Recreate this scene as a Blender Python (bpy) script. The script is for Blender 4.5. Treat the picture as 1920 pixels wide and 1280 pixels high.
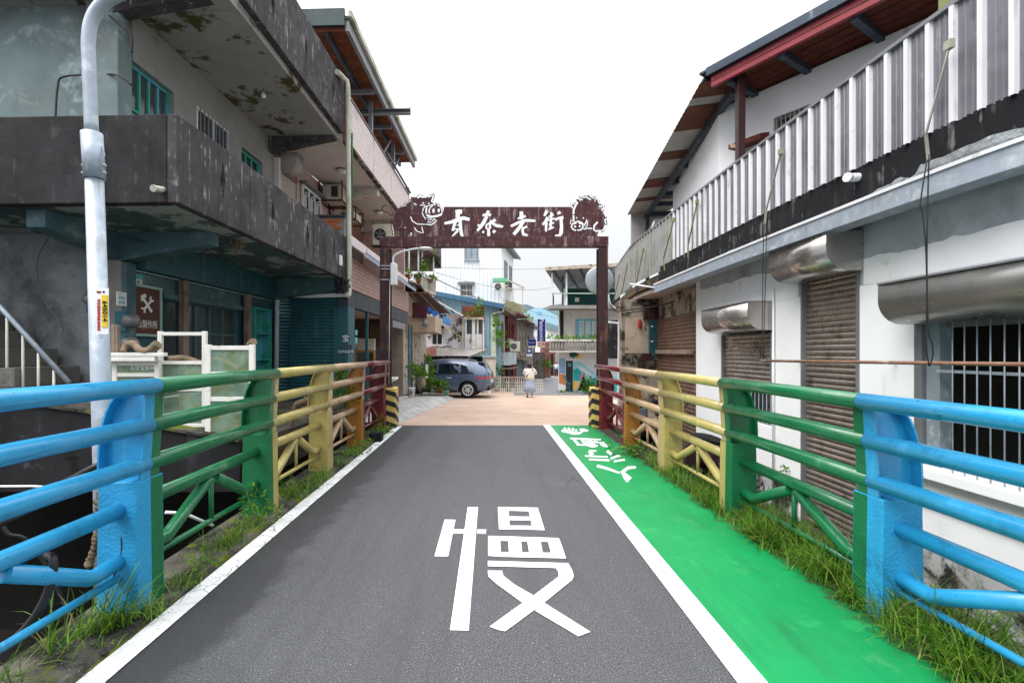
import bpy, bmesh, math, random
from mathutils import Vector, Matrix, noise
R = math.radians
rnd = random.Random(7)
for o in list(bpy.data.objects): bpy.data.objects.remove(o)
S = bpy.context.scene
COL = S.collection

# ------------------------------------------------------------------ camera, sky, sun, exposure
CAM_H, FPX, VX, VY = 1.7, 900.0, 915.0, 660.0
cam = bpy.data.cameras.new('camera'); cam.sensor_width = 36; cam.lens = FPX / 1920 * 36
cam.shift_x = (960 - VX) / 1920; cam.shift_y = (VY - 640) / 1920
cam.clip_start = 0.05; cam.clip_end = 3000
camo = bpy.data.objects.new('camera', cam); COL.objects.link(camo)
camo.location = (0, 0, CAM_H); camo.rotation_euler = (R(90), 0, 0)
S.camera = camo

W = bpy.data.worlds.new('World'); S.world = W; W.use_nodes = True
wn = W.node_tree; wn.nodes.clear()
wo = wn.nodes.new('ShaderNodeOutputWorld'); wb = wn.nodes.new('ShaderNodeBackground')
sky = wn.nodes.new('ShaderNodeTexSky'); sky.sky_type = 'NISHITA'; sky.sun_disc = False
SUN_EL, SUN_AZ = 56, 238
sky.sun_elevation = R(SUN_EL); sky.sun_rotation = R(SUN_AZ); sky.altitude = 50
sky.air_density = 1.0; sky.dust_density = 4.0
hs = wn.nodes.new('ShaderNodeHueSaturation'); hs.inputs['Saturation'].default_value = 0.12
wn.links.new(sky.outputs[0], hs.inputs['Color'])
tc = wn.nodes.new('ShaderNodeTexCoord')
nz = wn.nodes.new('ShaderNodeTexNoise'); nz.inputs['Scale'].default_value = 1.6; nz.inputs['Detail'].default_value = 5
wn.links.new(tc.outputs['Generated'], nz.inputs['Vector'])
rp = wn.nodes.new('ShaderNodeValToRGB')
rp.color_ramp.elements[0].position = .3; rp.color_ramp.elements[0].color = (9.0, 9.5, 10.2, 1)
rp.color_ramp.elements[1].position = .62; rp.color_ramp.elements[1].color = (11.0, 11.2, 11.5, 1)
wn.links.new(nz.outputs['Fac'], rp.inputs[0])
sxyz = wn.nodes.new('ShaderNodeSeparateXYZ'); wn.links.new(tc.outputs['Generated'], sxyz.inputs[0])
cu_ = wn.nodes.new('ShaderNodeMath'); cu_.operation = 'POWER'; cu_.use_clamp = True; wn.links.new(sxyz.outputs[2], cu_.inputs[0]); cu_.inputs[1].default_value = 2.6
mr = wn.nodes.new('ShaderNodeMapRange'); mr.inputs['From Min'].default_value = 0; mr.inputs['From Max'].default_value = 1
mr.inputs['To Min'].default_value = .375; mr.inputs['To Max'].default_value = 1.95; wn.links.new(cu_.outputs[0], mr.inputs['Value'])   # an overcast sky is brightest overhead
ov = wn.nodes.new('ShaderNodeVectorMath'); ov.operation = 'SCALE'; wn.links.new(rp.outputs[0], ov.inputs[0]); wn.links.new(mr.outputs[0], ov.inputs['Scale'])
mx = wn.nodes.new('ShaderNodeMixRGB'); mx.inputs[0].default_value = .94      # a thick cloud layer over the clear sky
wn.links.new(hs.outputs[0], mx.inputs[1]); wn.links.new(ov.outputs[0], mx.inputs[2])
wn.links.new(mx.outputs[0], wb.inputs[0]); wb.inputs[1].default_value = 0.1
wn.links.new(wb.outputs[0], wo.inputs[0])

sun = bpy.data.lights.new('sun', 'SUN'); sun.energy = 1.5; sun.angle = R(40); sun.color = (1, .97, .93)
suno = bpy.data.objects.new('sun', sun); COL.objects.link(suno)
az = R(SUN_AZ); el = R(SUN_EL)
sd = Vector((math.sin(az) * math.cos(el), math.cos(az) * math.cos(el), math.sin(el)))
suno.rotation_euler = sd.to_track_quat('Z', 'Y').to_euler(); suno.location = (0, -10, 30)
S.view_settings.view_transform = 'Standard'; S.view_settings.look = 'None'
S.view_settings.exposure = 1.17; S.view_settings.gamma = 1; S.view_settings.use_curve_mapping = False
S.render.engine = 'CYCLES'
S.cycles.max_bounces = 6

# ------------------------------------------------------------------ measuring: a photo pixel on a real plane
def P(px, py, Y): return Vector(((px - VX) / FPX * Y, Y, CAM_H - (py - VY) / FPX * Y))
def G(px, py, z=0.0):
    Y = (CAM_H - z) * FPX / (py - VY); return Vector(((px - VX) / FPX * Y, Y, z))
class Frame:
    """a vertical facade plane: s runs along it, n out of it, z up"""
    def __init__(f, ox, oy, deg, side):
        a = R(deg); f.o = Vector((ox, oy, 0)); f.sa = Vector((math.sin(a), math.cos(a), 0))
        f.na = Vector((math.cos(a), -math.sin(a), 0)) * side
        f.M = Matrix(((f.sa.x, f.na.x, 0, ox), (f.sa.y, f.na.y, 0, oy), (0, 0, 1, 0), (0, 0, 0, 1)))
    def w(f, s, n, z): return f.M @ Vector((s, n, z))
    def fp(f, px, py, n=0.0):
        d = Vector(((px - VX) / FPX, 1, -(py - VY) / FPX)); Y = (n + f.o.dot(f.na)) / (d.x * f.na.x + d.y * f.na.y)
        p = d * Y; q = p - f.o; return q.dot(f.sa), CAM_H + p.z
    def rect(f, x0, y0, x1, y1, n=0.0):
        a, b = f.fp(x0, y0, n), f.fp(x1, y1, n); s0, s1 = sorted((a[0], b[0]))
        zt = f.fp(x0, y0, n)[1]; zb = f.fp(x1, y1, n)[1]
        return s0, s1, min(zt, zb), max(zt, zb)
I4 = Matrix.Identity(4)

# ------------------------------------------------------------------ mesh builder
class MB:
    def __init__(m, M=None): m.v = []; m.f = []; m.mi = []; m.sm = []; m.M = M or I4
    def add(m, vs, fs, mi=0, smooth=False):
        b = len(m.v); m.v += [m.M @ Vector(p) for p in vs]
        for f in fs: m.f.append([b + i for i in f]); m.mi.append(mi); m.sm.append(smooth)
        return m
    def box(m, a0, a1, b0, b1, c0, c1, mi=0):
        vs = [(x, y, z) for z in (c0, c1) for y in (b0, b1) for x in (a0, a1)]
        return m.add(vs, [(0, 2, 3, 1), (4, 5, 7, 6), (0, 1, 5, 4), (2, 6, 7, 3), (0, 4, 6, 2), (1, 3, 7, 5)], mi)
    def hexa(m, lo, hi, mi=0):
        """lo, hi: four points each, in the same turn"""
        n = len(lo)
        return m.add(list(lo) + list(hi), [tuple(range(n - 1, -1, -1)), tuple(range(n, 2 * n))] + [(i, (i + 1) % n, n + (i + 1) % n, n + i) for i in range(n)], mi)
    def prism(m, poly, axis, c0, c1, mi=0):
        """poly of 2-d points pushed along an axis (x,y,z)"""
        def e(p, c): return {'x': (c, p[0], p[1]), 'y': (p[0], c, p[1]), 'z': (p[0], p[1], c)}[axis]
        return m.hexa([e(p, c0) for p in poly], [e(p, c1) for p in poly], mi)
    def bar(m, p, q, w, h=None, up=(0, 0, 1), mi=0):
        p, q = Vector(p), Vector(q); d = (q - p).normalized(); h = h or w; u = Vector(up)
        if abs(d.dot(u)) > .98: u = Vector((0, 1, 0))
        a = d.cross(u).normalized() * w / 2; b = a.cross(d).normalized() * h / 2
        c = [-a - b, a - b, a + b, -a + b]
        return m.hexa([p + k for k in c], [q + k for k in c], mi)
    def tube(m, pts, r, seg=10, mi=0, caps=True):
        pts = [Vector(p) for p in pts]; rs = r if isinstance(r, (list, tuple)) else [r] * len(pts)
        vs, fs = [], []; prev = None
        for i, p in enumerate(pts):
            d = (pts[min(i + 1, len(pts) - 1)] - pts[max(i - 1, 0)]).normalized()
            if prev is None: a = d.orthogonal().normalized()
            else: a = (prev - d * prev.dot(d)); a = a.normalized() if a.length > 1e-6 else d.orthogonal().normalized()
            prev = a; b = d.cross(a)
            vs += [p + (a * math.cos(t) + b * math.sin(t)) * rs[i] for t in [2 * math.pi * k / seg for k in range(seg)]]
        for i in range(len(pts) - 1):
            for k in range(seg):
                k2 = (k + 1) % seg; fs.append((i * seg + k, i * seg + k2, (i + 1) * seg + k2, (i + 1) * seg + k))
        m.add(vs, fs, mi, True)
        if caps:
            n = len(pts) - 1
            m.add(vs[:seg], [tuple(range(seg - 1, -1, -1))], mi); m.add(vs[n * seg:], [tuple(range(seg))], mi)
        return m
    def lathe(m, c, prof, seg=16, mi=0, axis='z', caps=True):
        """prof: (radius, height) pairs round an axis through c"""
        vs, fs = [], []; c = Vector(c)
        for r, h in prof:
            for k in range(seg):
                t = 2 * math.pi * k / seg; x, y = r * math.cos(t), r * math.sin(t)
                vs.append(c + Vector({'z': (x, y, h), 'y': (x, h, y), 'x': (h, x, y)}[axis]))
        for i in range(len(prof) - 1):
            for k in range(seg):
                k2 = (k + 1) % seg; fs.append((i * seg + k, i * seg + k2, (i + 1) * seg + k2, (i + 1) * seg + k))
        n = len(prof) - 1
        if caps: fs += [tuple(range(seg - 1, -1, -1)), tuple(n * seg + k for k in range(seg))]
        return m.add(vs, fs, mi, True)
    def ell(m, c, r, u=10, v=7, mi=0, wob=0):
        vs, fs = [], []; c = Vector(c)
        for i in range(v + 1):
            a = math.pi * i / v
            for k in range(u):
                t = 2 * math.pi * k / u; w = 1 + (rnd.uniform(-wob, wob) if wob else 0)
                vs.append(c + Vector((r[0] * math.sin(a) * math.cos(t), r[1] * math.sin(a) * math.sin(t), r[2] * math.cos(a))) * w)
        for i in range(v):
            for k in range(u):
                k2 = (k + 1) % u; fs.append((i * u + k, (i + 1) * u + k, (i + 1) * u + k2, i * u + k2))
        return m.add(vs, fs, mi, True)
    def quad(m, a, b, c, d, mi=0): return m.add([a, b, c, d], [(0, 1, 2, 3)], mi)
    def mesh(m, name, mats, off=Vector((0, 0, 0)), bevel=0, recalc=True, seg=2):
        me = bpy.data.meshes.new(name)
        me.from_pydata([p - off for p in m.v], [], m.f)
        for x in (mats if isinstance(mats, (list, tuple)) else [mats]): me.materials.append(x)
        me.polygons.foreach_set('material_index', m.mi); me.polygons.foreach_set('use_smooth', m.sm)
        if recalc or bevel:
            bm = bmesh.new(); bm.from_mesh(me)
            bmesh.ops.remove_doubles(bm, verts=bm.verts, dist=1e-5)
            bmesh.ops.recalc_face_normals(bm, faces=bm.faces)
            if bevel:
                es = [e for e in bm.edges if len(e.link_faces) == 2 and e.calc_face_angle(0) > .5]
                if es: bmesh.ops.bevel(bm, geom=es, offset=bevel, segments=seg, affect='EDGES', profile=.5, clamp_overlap=True)
            bm.to_mesh(me); bm.free()
        return me
    def build(m, name, mats, parent=None, bevel=0, label=None, recalc=True):
        off = wloc(parent)
        return link(name, m.mesh(name, mats, off, bevel, recalc), parent, label)
WL = {}
def wloc(o): return WL.get(o.name, Vector((0, 0, 0))) if o else Vector((0, 0, 0))
def link(name, data, parent=None, label=None, loc=None):
    """loc: world place of the object's own origin (None: same origin as its parent)"""
    o = bpy.data.objects.new(name, data); COL.objects.link(o)
    if parent: o.parent = parent
    w = wloc(parent)
    if loc is not None: o.location = Vector(loc) - w; WL[o.name] = Vector(loc)
    else: WL[o.name] = w.copy()
    if label: o['label'] = label
    return o
def thing(name, label, cat, loc=(0, 0, 0), group=None, data=None):
    o = link(name, data, None, label, Vector(loc)); o['category'] = cat
    if group: o['group'] = group
    return o
def tag(o, label, cat, group=None):
    o['label'] = label; o['category'] = cat
    if group: o['group'] = group
    return o
def solo(name, mb, mats, label, cat, loc, group=None, bevel=0):
    o = link(name, mb.mesh(name, mats, Vector(loc), bevel), None, label, Vector(loc)); o['category'] = cat
    if group: o['group'] = group
    return o
def struct(name, mb, mats, kind='structure', bevel=0, recalc=True):
    o = mb.build(name, mats, None, bevel, recalc=recalc); o['kind'] = kind; return o
def inst(name, me, parent, M):
    """a piece that shares its mesh with alike pieces; M is its world matrix"""
    o = bpy.data.objects.new(name, me); COL.objects.link(o); o.parent = parent
    N = M.copy(); N.translation = N.translation - wloc(parent); o.matrix_basis = N; WL[o.name] = M.translation.copy(); return o
def evalmesh(o, name):
    dg = bpy.context.evaluated_depsgraph_get(); dg.update()
    me = bpy.data.meshes.new_from_object(o.evaluated_get(dg)); me.name = name; return me
def cut(o, cutter):
    """subtract the cutter mesh builder from o's mesh, in place"""
    c = bpy.data.objects.new('cutter', cutter.mesh('cutter', [], wloc(o))); COL.objects.link(c); c.location = wloc(o)
    b = o.modifiers.new('b', 'BOOLEAN'); b.operation = 'DIFFERENCE'; b.solver = 'EXACT'; b.use_self = True; b.object = c
    bpy.context.view_layer.update()
    me = evalmesh(o, o.data.name); o.modifiers.clear(); o.data = me; bpy.data.objects.remove(c)
    return o
def text_mesh(body, size, mat, depth=0.002, align='CENTER'):
    cu = bpy.data.curves.new('t', 'FONT'); cu.body = body; cu.size = size; cu.extrude = depth; cu.align_x = align; cu.align_y = 'CENTER'; cu.resolution_u = 3
    o = bpy.data.objects.new('t', cu); COL.objects.link(o); bpy.context.view_layer.update()
    me = evalmesh(o, 'lettering'); bpy.data.objects.remove(o); me.materials.clear(); me.materials.append(mat); return me
def lettering(body, size, mat, parent, c, xdir, zdir=(0, 0, 1), depth=0.002, sx=1.0):
    """flat print: words centred at c, reading along xdir, upright along zdir"""
    x = Vector(xdir).normalized(); z = Vector(zdir).normalized(); n = x.cross(z)
    M = Matrix((( x.x, z.x, n.x, c[0]), (x.y, z.y, n.y, c[1]), (x.z, z.z, n.z, c[2]), (0, 0, 0, 1))) @ Matrix.Diagonal((sx, 1, 1, 1))
    return inst('lettering', text_mesh(body, size, mat, depth), parent, M)

# ------------------------------------------------------------------ materials
class NT:
    def __init__(s, name):
        s.m = bpy.data.materials.new(name); s.m.use_nodes = True; s.t = s.m.node_tree
        s.b = s.t.nodes['Principled BSDF']; s.pos = s.n('ShaderNodeNewGeometry').outputs['Position']
    def n(s, k, **kw):
        x = s.t.nodes.new(k)
        for a, b in kw.items(): setattr(x, a, b)
        return x
    def l(s, a, b): s.t.links.new(a, b)
    def noise(s, scale, detail=4, rough=.6, stretch=None, dist=0):
        v = s.pos
        if stretch:
            mp = s.n('ShaderNodeMapping'); mp.inputs['Scale'].default_value = stretch; s.l(v, mp.inputs[0]); v = mp.outputs[0]
        x = s.n('ShaderNodeTexNoise'); x.inputs['Scale'].default_value = scale; x.inputs['Detail'].default_value = detail
        x.inputs['Roughness'].default_value = rough; x.inputs['Distortion'].default_value = dist; s.l(v, x.inputs['Vector']); return x.outputs['Fac']
    def ramp(s, f, a, b, va=0.0, vb=1.0):
        x = s.n('ShaderNodeMapRange'); x.inputs['From Min'].default_value = a; x.inputs['From Max'].default_value = b
        x.inputs['To Min'].default_value = va; x.inputs['To Max'].default_value = vb; x.clamp = True; s.l(f, x.inputs['Value']); return x.outputs[0]
    def mix(s, fac, a, b, mode='MIX'):
        x = s.n('ShaderNodeMixRGB', blend_type=mode)
        for i, val in ((0, fac), (1, a), (2, b)):
            if hasattr(val, 'is_linked') or hasattr(val, 'links'): s.l(val, x.inputs[i])
            elif i == 0: x.inputs[0].default_value = val
            else: x.inputs[i].default_value = (*val, 1)
        return x.outputs[0]
    def mul(s, a, b):
        x = s.n('ShaderNodeMath', operation='MULTIPLY'); s.l(a, x.inputs[0])
        if hasattr(b, 'links'): s.l(b, x.inputs[1])
        else: x.inputs[1].default_value = b
        return x.outputs[0]
    def bump(s, h, strength, dist=.01):
        x = s.n('ShaderNodeBump'); x.inputs['Strength'].default_value = strength; x.inputs['Distance'].default_value = dist
        s.l(h, x.inputs['Height']); s.l(x.outputs[0], s.b.inputs['Normal'])
def cracks(k, c, scale, colour, width=.02, cover=(.45, .6)):
    v = k.n('ShaderNodeTexVoronoi', feature='DISTANCE_TO_EDGE'); v.inputs['Scale'].default_value = scale; mp = k.n('ShaderNodeVectorMath', operation='ADD'); nn = k.n('ShaderNodeTexNoise'); nn.inputs['Scale'].default_value = scale * 1.5; k.l(k.pos, nn.inputs['Vector'])
    sc = k.n('ShaderNodeVectorMath', operation='SCALE'); sc.inputs['Scale'].default_value = .35 / scale; k.l(nn.outputs['Color'], sc.inputs[0]); k.l(k.pos, mp.inputs[0]); k.l(sc.outputs[0], mp.inputs[1]); k.l(mp.outputs[0], v.inputs['Vector'])
    return k.mix(k.mul(k.ramp(v.outputs['Distance'], 0, width, 1, 0), k.ramp(k.noise(scale * .4, 3), *cover)), c, colour)
def mat(name, col, rough=.75, metal=0, var=.18, vs=2.5, stains=(), streaks=(), specks=(), bump=.25, bs=60, bd=.004, spec=.4, coat=0, crack=None):
    """base colour with broad variation, stains (colour, scale, from, to), streaks (the same, drawn out downwards), specks"""
    k = NT(name); c = k.mix(k.ramp(k.noise(vs, 5), .3, .7), [x * (1 - var) for x in col], [min(1, x * (1 + var)) for x in col])
    for q, sc, a, b in stains: c = k.mix(k.ramp(k.noise(sc, 8, .68, dist=.3), a, b), c, q)
    for q, sc, a, b in streaks: c = k.mix(k.ramp(k.mul(k.noise(sc, 4, .6, (1, 1, .07)), k.ramp(k.noise(sc * .3, 3), .3, .62, .6, 1.15)), a, b), c, q)
    for q, sc, a, b in specks: c = k.mix(k.ramp(k.noise(sc, 2, .5), a, b), c, q)
    if crack: c = cracks(k, c, *crack)
    k.l(c, k.b.inputs['Base Color']); k.b.inputs['Metallic'].default_value = metal
    k.l(k.ramp(k.noise(vs * 3, 4), .25, .75, max(.02, rough - .12), min(1, rough + .12)), k.b.inputs['Roughness'])
    k.b.inputs['Specular IOR Level'].default_value = spec if rough < .7 else min(spec, .15); k.b.inputs['Coat Weight'].default_value = coat; k.b.inputs['Coat Roughness'].default_value = .1
    if bump: k.bump(k.noise(bs, 4, .6), bump, bd)
    return k.m
def glass(name, col=(.02, .03, .035), rough=.08, var=.3):
    m = mat(name, col, rough, var=var, vs=1.5, bump=.02, bs=6, spec=.7); return m
def clear_glass(name, tint=(.75, .85, .8), alpha=.35):
    k = NT(name); k.b.inputs['Base Color'].default_value = (*tint, 1); k.b.inputs['Roughness'].default_value = .1
    c = k.mix(k.ramp(k.noise(5, 6), .45, .65), tint, (.20, .24, .05)); k.l(c, k.b.inputs['Base Color'])
    k.l(k.ramp(k.noise(3, 5), .3, .7, alpha - .12, alpha + .3), k.b.inputs['Alpha']); return k.m
DK = (.012, .012, .012)
m_asphalt = None
def asphalt(name, col, damp):
    k = NT(name); c = k.mix(k.ramp(k.noise(1.1, 6), .3, .7), [x * .85 for x in col], [x * 1.15 for x in col])
    c = k.mix(k.ramp(k.noise(105, 2, .6), .40, .62), [x * .48 for x in col], [x * 1.12 for x in col])
    c = k.mix(k.ramp(k.noise(150, 1, .5), .60, .68, 0, .8), c, (.27, .27, .28))
    c = k.mix(k.ramp(k.noise(75, 2, .5), .70, .745, 0, .85), c, (.50, .50, .51))
    c = k.mix(k.ramp(k.noise(.9, 3), .58, .74, 0, .35), c, (.13, .128, .125)); c = k.mix(k.ramp(k.noise(6, 6, .7), .70, .76, 0, .5), c, (.045, .045, .046))
    c = k.mix(k.ramp(k.noise(.55, 4, stretch=(3, .35, 1)), .56, .7, 0, .45), c, [x * .6 for x in col])
    if damp:                                                           # a ragged damp margin along the left edge line
        sx = k.n('ShaderNodeSeparateXYZ'); k.l(k.pos, sx.inputs[0])
        nx = k.n('ShaderNodeMath', operation='MULTIPLY_ADD'); k.l(k.noise(3.2, 6, .65, stretch=(1, .8, 1)), nx.inputs[0]); nx.inputs[1].default_value = .55; k.l(sx.outputs[0], nx.inputs[2])
        d = k.ramp(nx.outputs[0], -1.36, -1.26, 1, 0); c = k.mix(k.mul(d, .66), c, (.022, .022, .024))
    c = cracks(k, c, .55, (.02, .02, .02), .006, (.52, .62))
    k.l(c, k.b.inputs['Base Color']); k.b.inputs['Roughness'].default_value = .58; k.b.inputs['Specular IOR Level'].default_value = .32
    k.bump(k.noise(110, 3, .6), .8, .006); return k.m
m_asphalt = asphalt('asphalt', (.080, .080, .086), True)
m_asphalt_far = asphalt('asphalt_far', (.2, .2, .21), False)
m_line = mat('line_paint', (.74, .74, .73), .65, var=.08, stains=[((.50, .50, .48), 3, .5, .7), ((.16, .16, .155), 10, .64, .72)], specks=[((.10, .10, .10), 60, .66, .71)], crack=(7, (.10, .10, .10), .035, (.42, .55)), bump=.5, bs=90, bd=.004)
m_line_new = mat('line_paint_fresh', (.80, .80, .80), .6, var=.05, stains=[((.62, .62, .61), 3, .55, .72)], specks=[((.16, .16, .16), 48, .69, .73), ((.3, .3, .3), 110, .68, .73)], bump=.4, bs=90, bd=.003)
m_walk = mat('walkway_paint', (.006, .245, .072), .42, var=.12, vs=1.2, stains=[((.012, .235, .07), 1.6, .5, .75), ((.012, .11, .045), 6, .66, .76), ((.02, .32, .105), 3.2, .58, .72)], specks=[((.01, .17, .055), 130, .66, .72), ((.02, .05, .03), 34, .73, .76)], bump=.6, bs=120, bd=.004, spec=.28)
m_edge = mat('edge_concrete', (.115, .105, .09), .95, var=.3, vs=4, stains=[((.022, .022, .02), 2.2, .42, .58), ((.10, .125, .010), 3.2, .52, .62)], specks=[((.4, .38, .34), 60, .68, .74)], bump=1, bs=45, bd=.015)
m_moss_margin = mat('mossy_margin', (.03, .03, .03), .95, var=.3, stains=[((.11, .13, .010), 2.4, .47, .58), ((.012, .012, .012), 6, .55, .7)], specks=[((.3, .3, .28), 70, .7, .75)], bump=1, bs=60, bd=.01)
m_dirt = mat('dirt', (.055, .048, .036), .97, var=.4, vs=5, stains=[((.05, .07, .015), 1.6, .5, .7)], specks=[((.25, .24, .2), 40, .68, .74)], bump=1, bs=25, bd=.03)
m_far_ground = mat('far_ground', (.22, .21, .19), .95)
def brickpave():
    k = NT('brick_paving'); mp = k.n('ShaderNodeMapping'); mp.inputs['Rotation'].default_value = (0, 0, R(45)); k.l(k.pos, mp.inputs[0])
    b = k.n('ShaderNodeTexBrick'); b.inputs['Scale'].default_value = 1; b.inputs['Brick Width'].default_value = .2; b.inputs['Row Height'].default_value = .1
    b.inputs['Mortar Size'].default_value = .008; b.inputs['Color1'].default_value = (.50, .335, .25, 1); b.inputs['Color2'].default_value = (.43, .28, .20, 1); b.inputs['Mortar'].default_value = (.34, .26, .21, 1)
    k.l(mp.outputs[0], b.inputs['Vector'])
    c = k.mix(k.ramp(k.noise(.8, 5), .35, .7), b.outputs['Color'], (.54, .40, .31)); c = k.mix(k.ramp(k.noise(2.2, 6), .6, .75, 0, .5), c, (.3, .22, .17))
    k.l(c, k.b.inputs['Base Color']); k.b.inputs['Roughness'].default_value = .8; k.bump(b.outputs['Fac'], -.4, .004); return k.m
m_paving = brickpave()
m_slab = mat('pale_slab', (.40, .39, .37), .9, stains=[((.22, .21, .2), 3, .5, .7)], bump=.4)
def paint(name, c, chip=None):
    return mat(name, c, .34, var=.10, vs=3, coat=.3, stains=[([x * .60 for x in c], 4.5, .54, .72), ((.13, .07, .03), 9, .685, .75)], streaks=[([min(1, x * 1.25 + .03) for x in c], 9, .6, .8)], specks=[([x * .35 for x in c], 32, .70, .74)], bump=.12, bs=120, bd=.002, spec=.5)
def rough_paint(name, c):
    return mat(name, c, .55, var=.1, vs=3, stains=[([x * .6 for x in c], 3.5, .55, .72)], bump=.9, bs=55, bd=.008, spec=.4)
RC = dict(blue=(.020, .29, .55), green=(.004, .135, .046), yellow=(.42, .35, .115), tan=(.43, .295, .175), orange=(.32, .135, .018), red=(.135, .012, .018))
m_rail = {k: paint('rail_' + k, v) for k, v in RC.items()}; m_ped = {k: rough_paint('pedestal_' + k, v) for k, v in RC.items()}
m_iron = mat('rusted_plate', (.072, .022, .024), .62, metal=.25, var=.25, vs=3, stains=[((.20, .06, .022), 2.4, .6, .75), ((.045, .018, .022), 5, .5, .7)], streaks=[((.28, .20, .20), 12, .55, .72), ((.16, .11, .12), 30, .52, .7)], bump=.3, bs=40)
m_iron_dark = mat('arch_post_paint', (.048, .020, .021), .5, metal=.2, var=.25, streaks=[((.14, .07, .05), 8, .55, .7)], bump=.2)
m_steel = mat('galvanised_steel', (.37, .42, .48), .5, metal=.35, var=.14, vs=7, stains=[((.62, .65, .68), 6, .55, .7)], streaks=[((.3, .32, .34), 9, .55, .75)], bump=.15, bs=30)
m_alu = mat('corrugated_aluminium', (.235, .225, .25), .4, metal=.6, var=.15, vs=2, streaks=[((.15, .145, .16), 9, .52, .7), ((.34, .32, .33), 16, .62, .75)], bump=.1, bs=10, bd=.01)
m_alu_rib = mat('bright_rib', (.80, .80, .82), .35, metal=.15, var=.06, streaks=[((.5, .5, .5), 8, .6, .75)], bump=.05)
m_alu_moss = mat('mossy_sheet', (.34, .335, .325), .5, metal=.3, streaks=[((.22, .235, .16), 6, .5, .68)], stains=[((.17, .19, .10), 3, .6, .72)], bump=.15, bs=12)
m_inox = mat('stainless_hood', (.34, .34, .32), .30, metal=.75, var=.12, vs=1, streaks=[((.62, .64, .66), 3.5, .585, .63), ((.26, .10, .035), 3.2, .64, .69)], stains=[((.20, .20, .18), 1.2, .55, .75)], bump=0)
m_inox2 = mat('stainless_clean', (.50, .47, .45), .24, metal=.85, var=.06, vs=.8, stains=[((.36, .31, .27), 1, .5, .75)], bump=0)
m_shut = mat('brown_shutter', (.33, .285, .25), .3, metal=.7, var=.2, vs=5, stains=[((.36, .34, .33), 4, .58, .75), ((.09, .06, .04), 3, .55, .7)], bump=.1)
m_shut_old = mat('rusty_shutter', (.17, .105, .075), .6, metal=.3, var=.2, stains=[((.10, .055, .035), 3, .5, .7)], bump=.15)
m_teal = mat('teal_paint', (.017, .085, .108), .5, var=.15, streaks=[((.05, .12, .13), 6, .56, .72)], bump=.12)
m_teal_l = mat('teal_paint_light', (.055, .118, .14), .6, var=.15, stains=[((.2, .26, .27), 2.5, .55, .7)], bump=.15)
m_tealsoff = mat('teal_soffit', (.075, .115, .118), .85, var=.15, stains=[((.30, .34, .33), 1.7, .50, .54), ((.05, .075, .08), 4, .55, .7)], bump=.2)
m_green_w = mat('green_window_paint', (.03, .30, .22), .5, var=.15, stains=[((.08, .32, .4), 2, .5, .55)], bump=.2)
m_blue_w = mat('blue_window_paint', (.13, .42, .52), .5, var=.15, stains=[((.35, .45, .45), 6, .62, .7)], bump=.2)
m_conc_dark = mat('black_stained_concrete', (.080, .072, .075), .92, var=.22, vs=3, stains=[((.05, .045, .048), 1.4, .42, .66), ((.16, .07, .02), 9, .71, .74)], streaks=[((.30, .285, .285), 22, .56, .74), ((.04, .04, .042), 4, .5, .7)], bump=.5, bs=35, bd=.008)
m_conc_front = mat('shaded_front_concrete', (.034, .032, .035), .92, var=.3, vs=3, streaks=[((.07, .068, .07), 20, .58, .75), ((.018, .018, .019), 4, .5, .7)], stains=[((.09, .045, .015), 12, .735, .76)], bump=.5, bs=35, bd=.008)  # same concrete as the side parapet, with the front's shade put into its colour
m_conc_black = mat('blackened_concrete', (.015, .015, .017), .92, var=.3, vs=3, streaks=[((.17, .165, .165), 14, .59, .76), ((.030, .027, .027), 9, .52, .7)], stains=[((.016, .016, .018), 2, .5, .7), ((.12, .05, .015), 11, .73, .76)], bump=.5, bs=35, bd=.008)
m_soffit = mat('stained_soffit', (.34, .325, .31), .9, var=.12, vs=1.2, stains=[((.27, .255, .24), 1.0, .45, .7), ((.085, .076, .03), 1.5, .55, .60), ((.05, .045, .02), 4, .68, .71)], bump=.3, bs=30)
m_plaster = mat('weathered_plaster', (.175, .23, .235), .9, var=.2, vs=1.4, stains=[((.36, .44, .46), 3, .55, .68), ((.16, .165, .16), 1.6, .5, .72)], streaks=[((.10, .095, .085), 2.5, .58, .78)], bump=.4, bs=25, bd=.006)
m_row = mat('dingy_white_render', (.50, .48, .44), .9, stains=[((.2, .18, .16), 2, .55, .7)])
m_pale_old = mat('aged_white_render', (.62, .60, .57), .9, var=.08, stains=[((.36, .34, .31), 2.2, .58, .72), ((.10, .09, .08), 4, .70, .74)], bump=.3)
m_plaster2 = mat('grey_plaster', (.27, .26, .245), .9, var=.15, vs=2, stains=[((.22, .21, .20), 2, .5, .72)], streaks=[((.14, .135, .125), 3, .6, .8)], bump=.35, bs=30)
m_plaster_low = mat('dark_mottled_plaster', (.24, .262, .275), .9, var=.25, vs=1.6, stains=[((.085, .085, .088), 1.1, .48, .68), ((.30, .33, .345), 2.8, .58, .7)], bump=.35, bs=25)
m_white_wall = mat('white_wall_paint', (.86, .87, .88), .75, var=.04, vs=2, stains=[((.70, .73, .74), 2.5, .62, .78)], streaks=[((.58, .60, .60), 5, .68, .82)], bump=.15)
m_white_peel = mat('peeling_white_wall', (.80, .83, .84), .85, var=.05, stains=[((.50, .56, .57), 3, .60, .70), ((.22, .23, .23), 5, .69, .72)], bump=.4)
m_grey_wall = mat('bare_render', (.40, .45, .47), .9, var=.12, stains=[((.27, .28, .28), 2, .5, .7)], bump=.3)
m_mold = mat('moulded_wall', (.45, .46, .45), .9, stains=[((.03, .03, .028), 2.6, .46, .54), ((.12, .11, .09), 6, .5, .65)], bump=.5)
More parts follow.
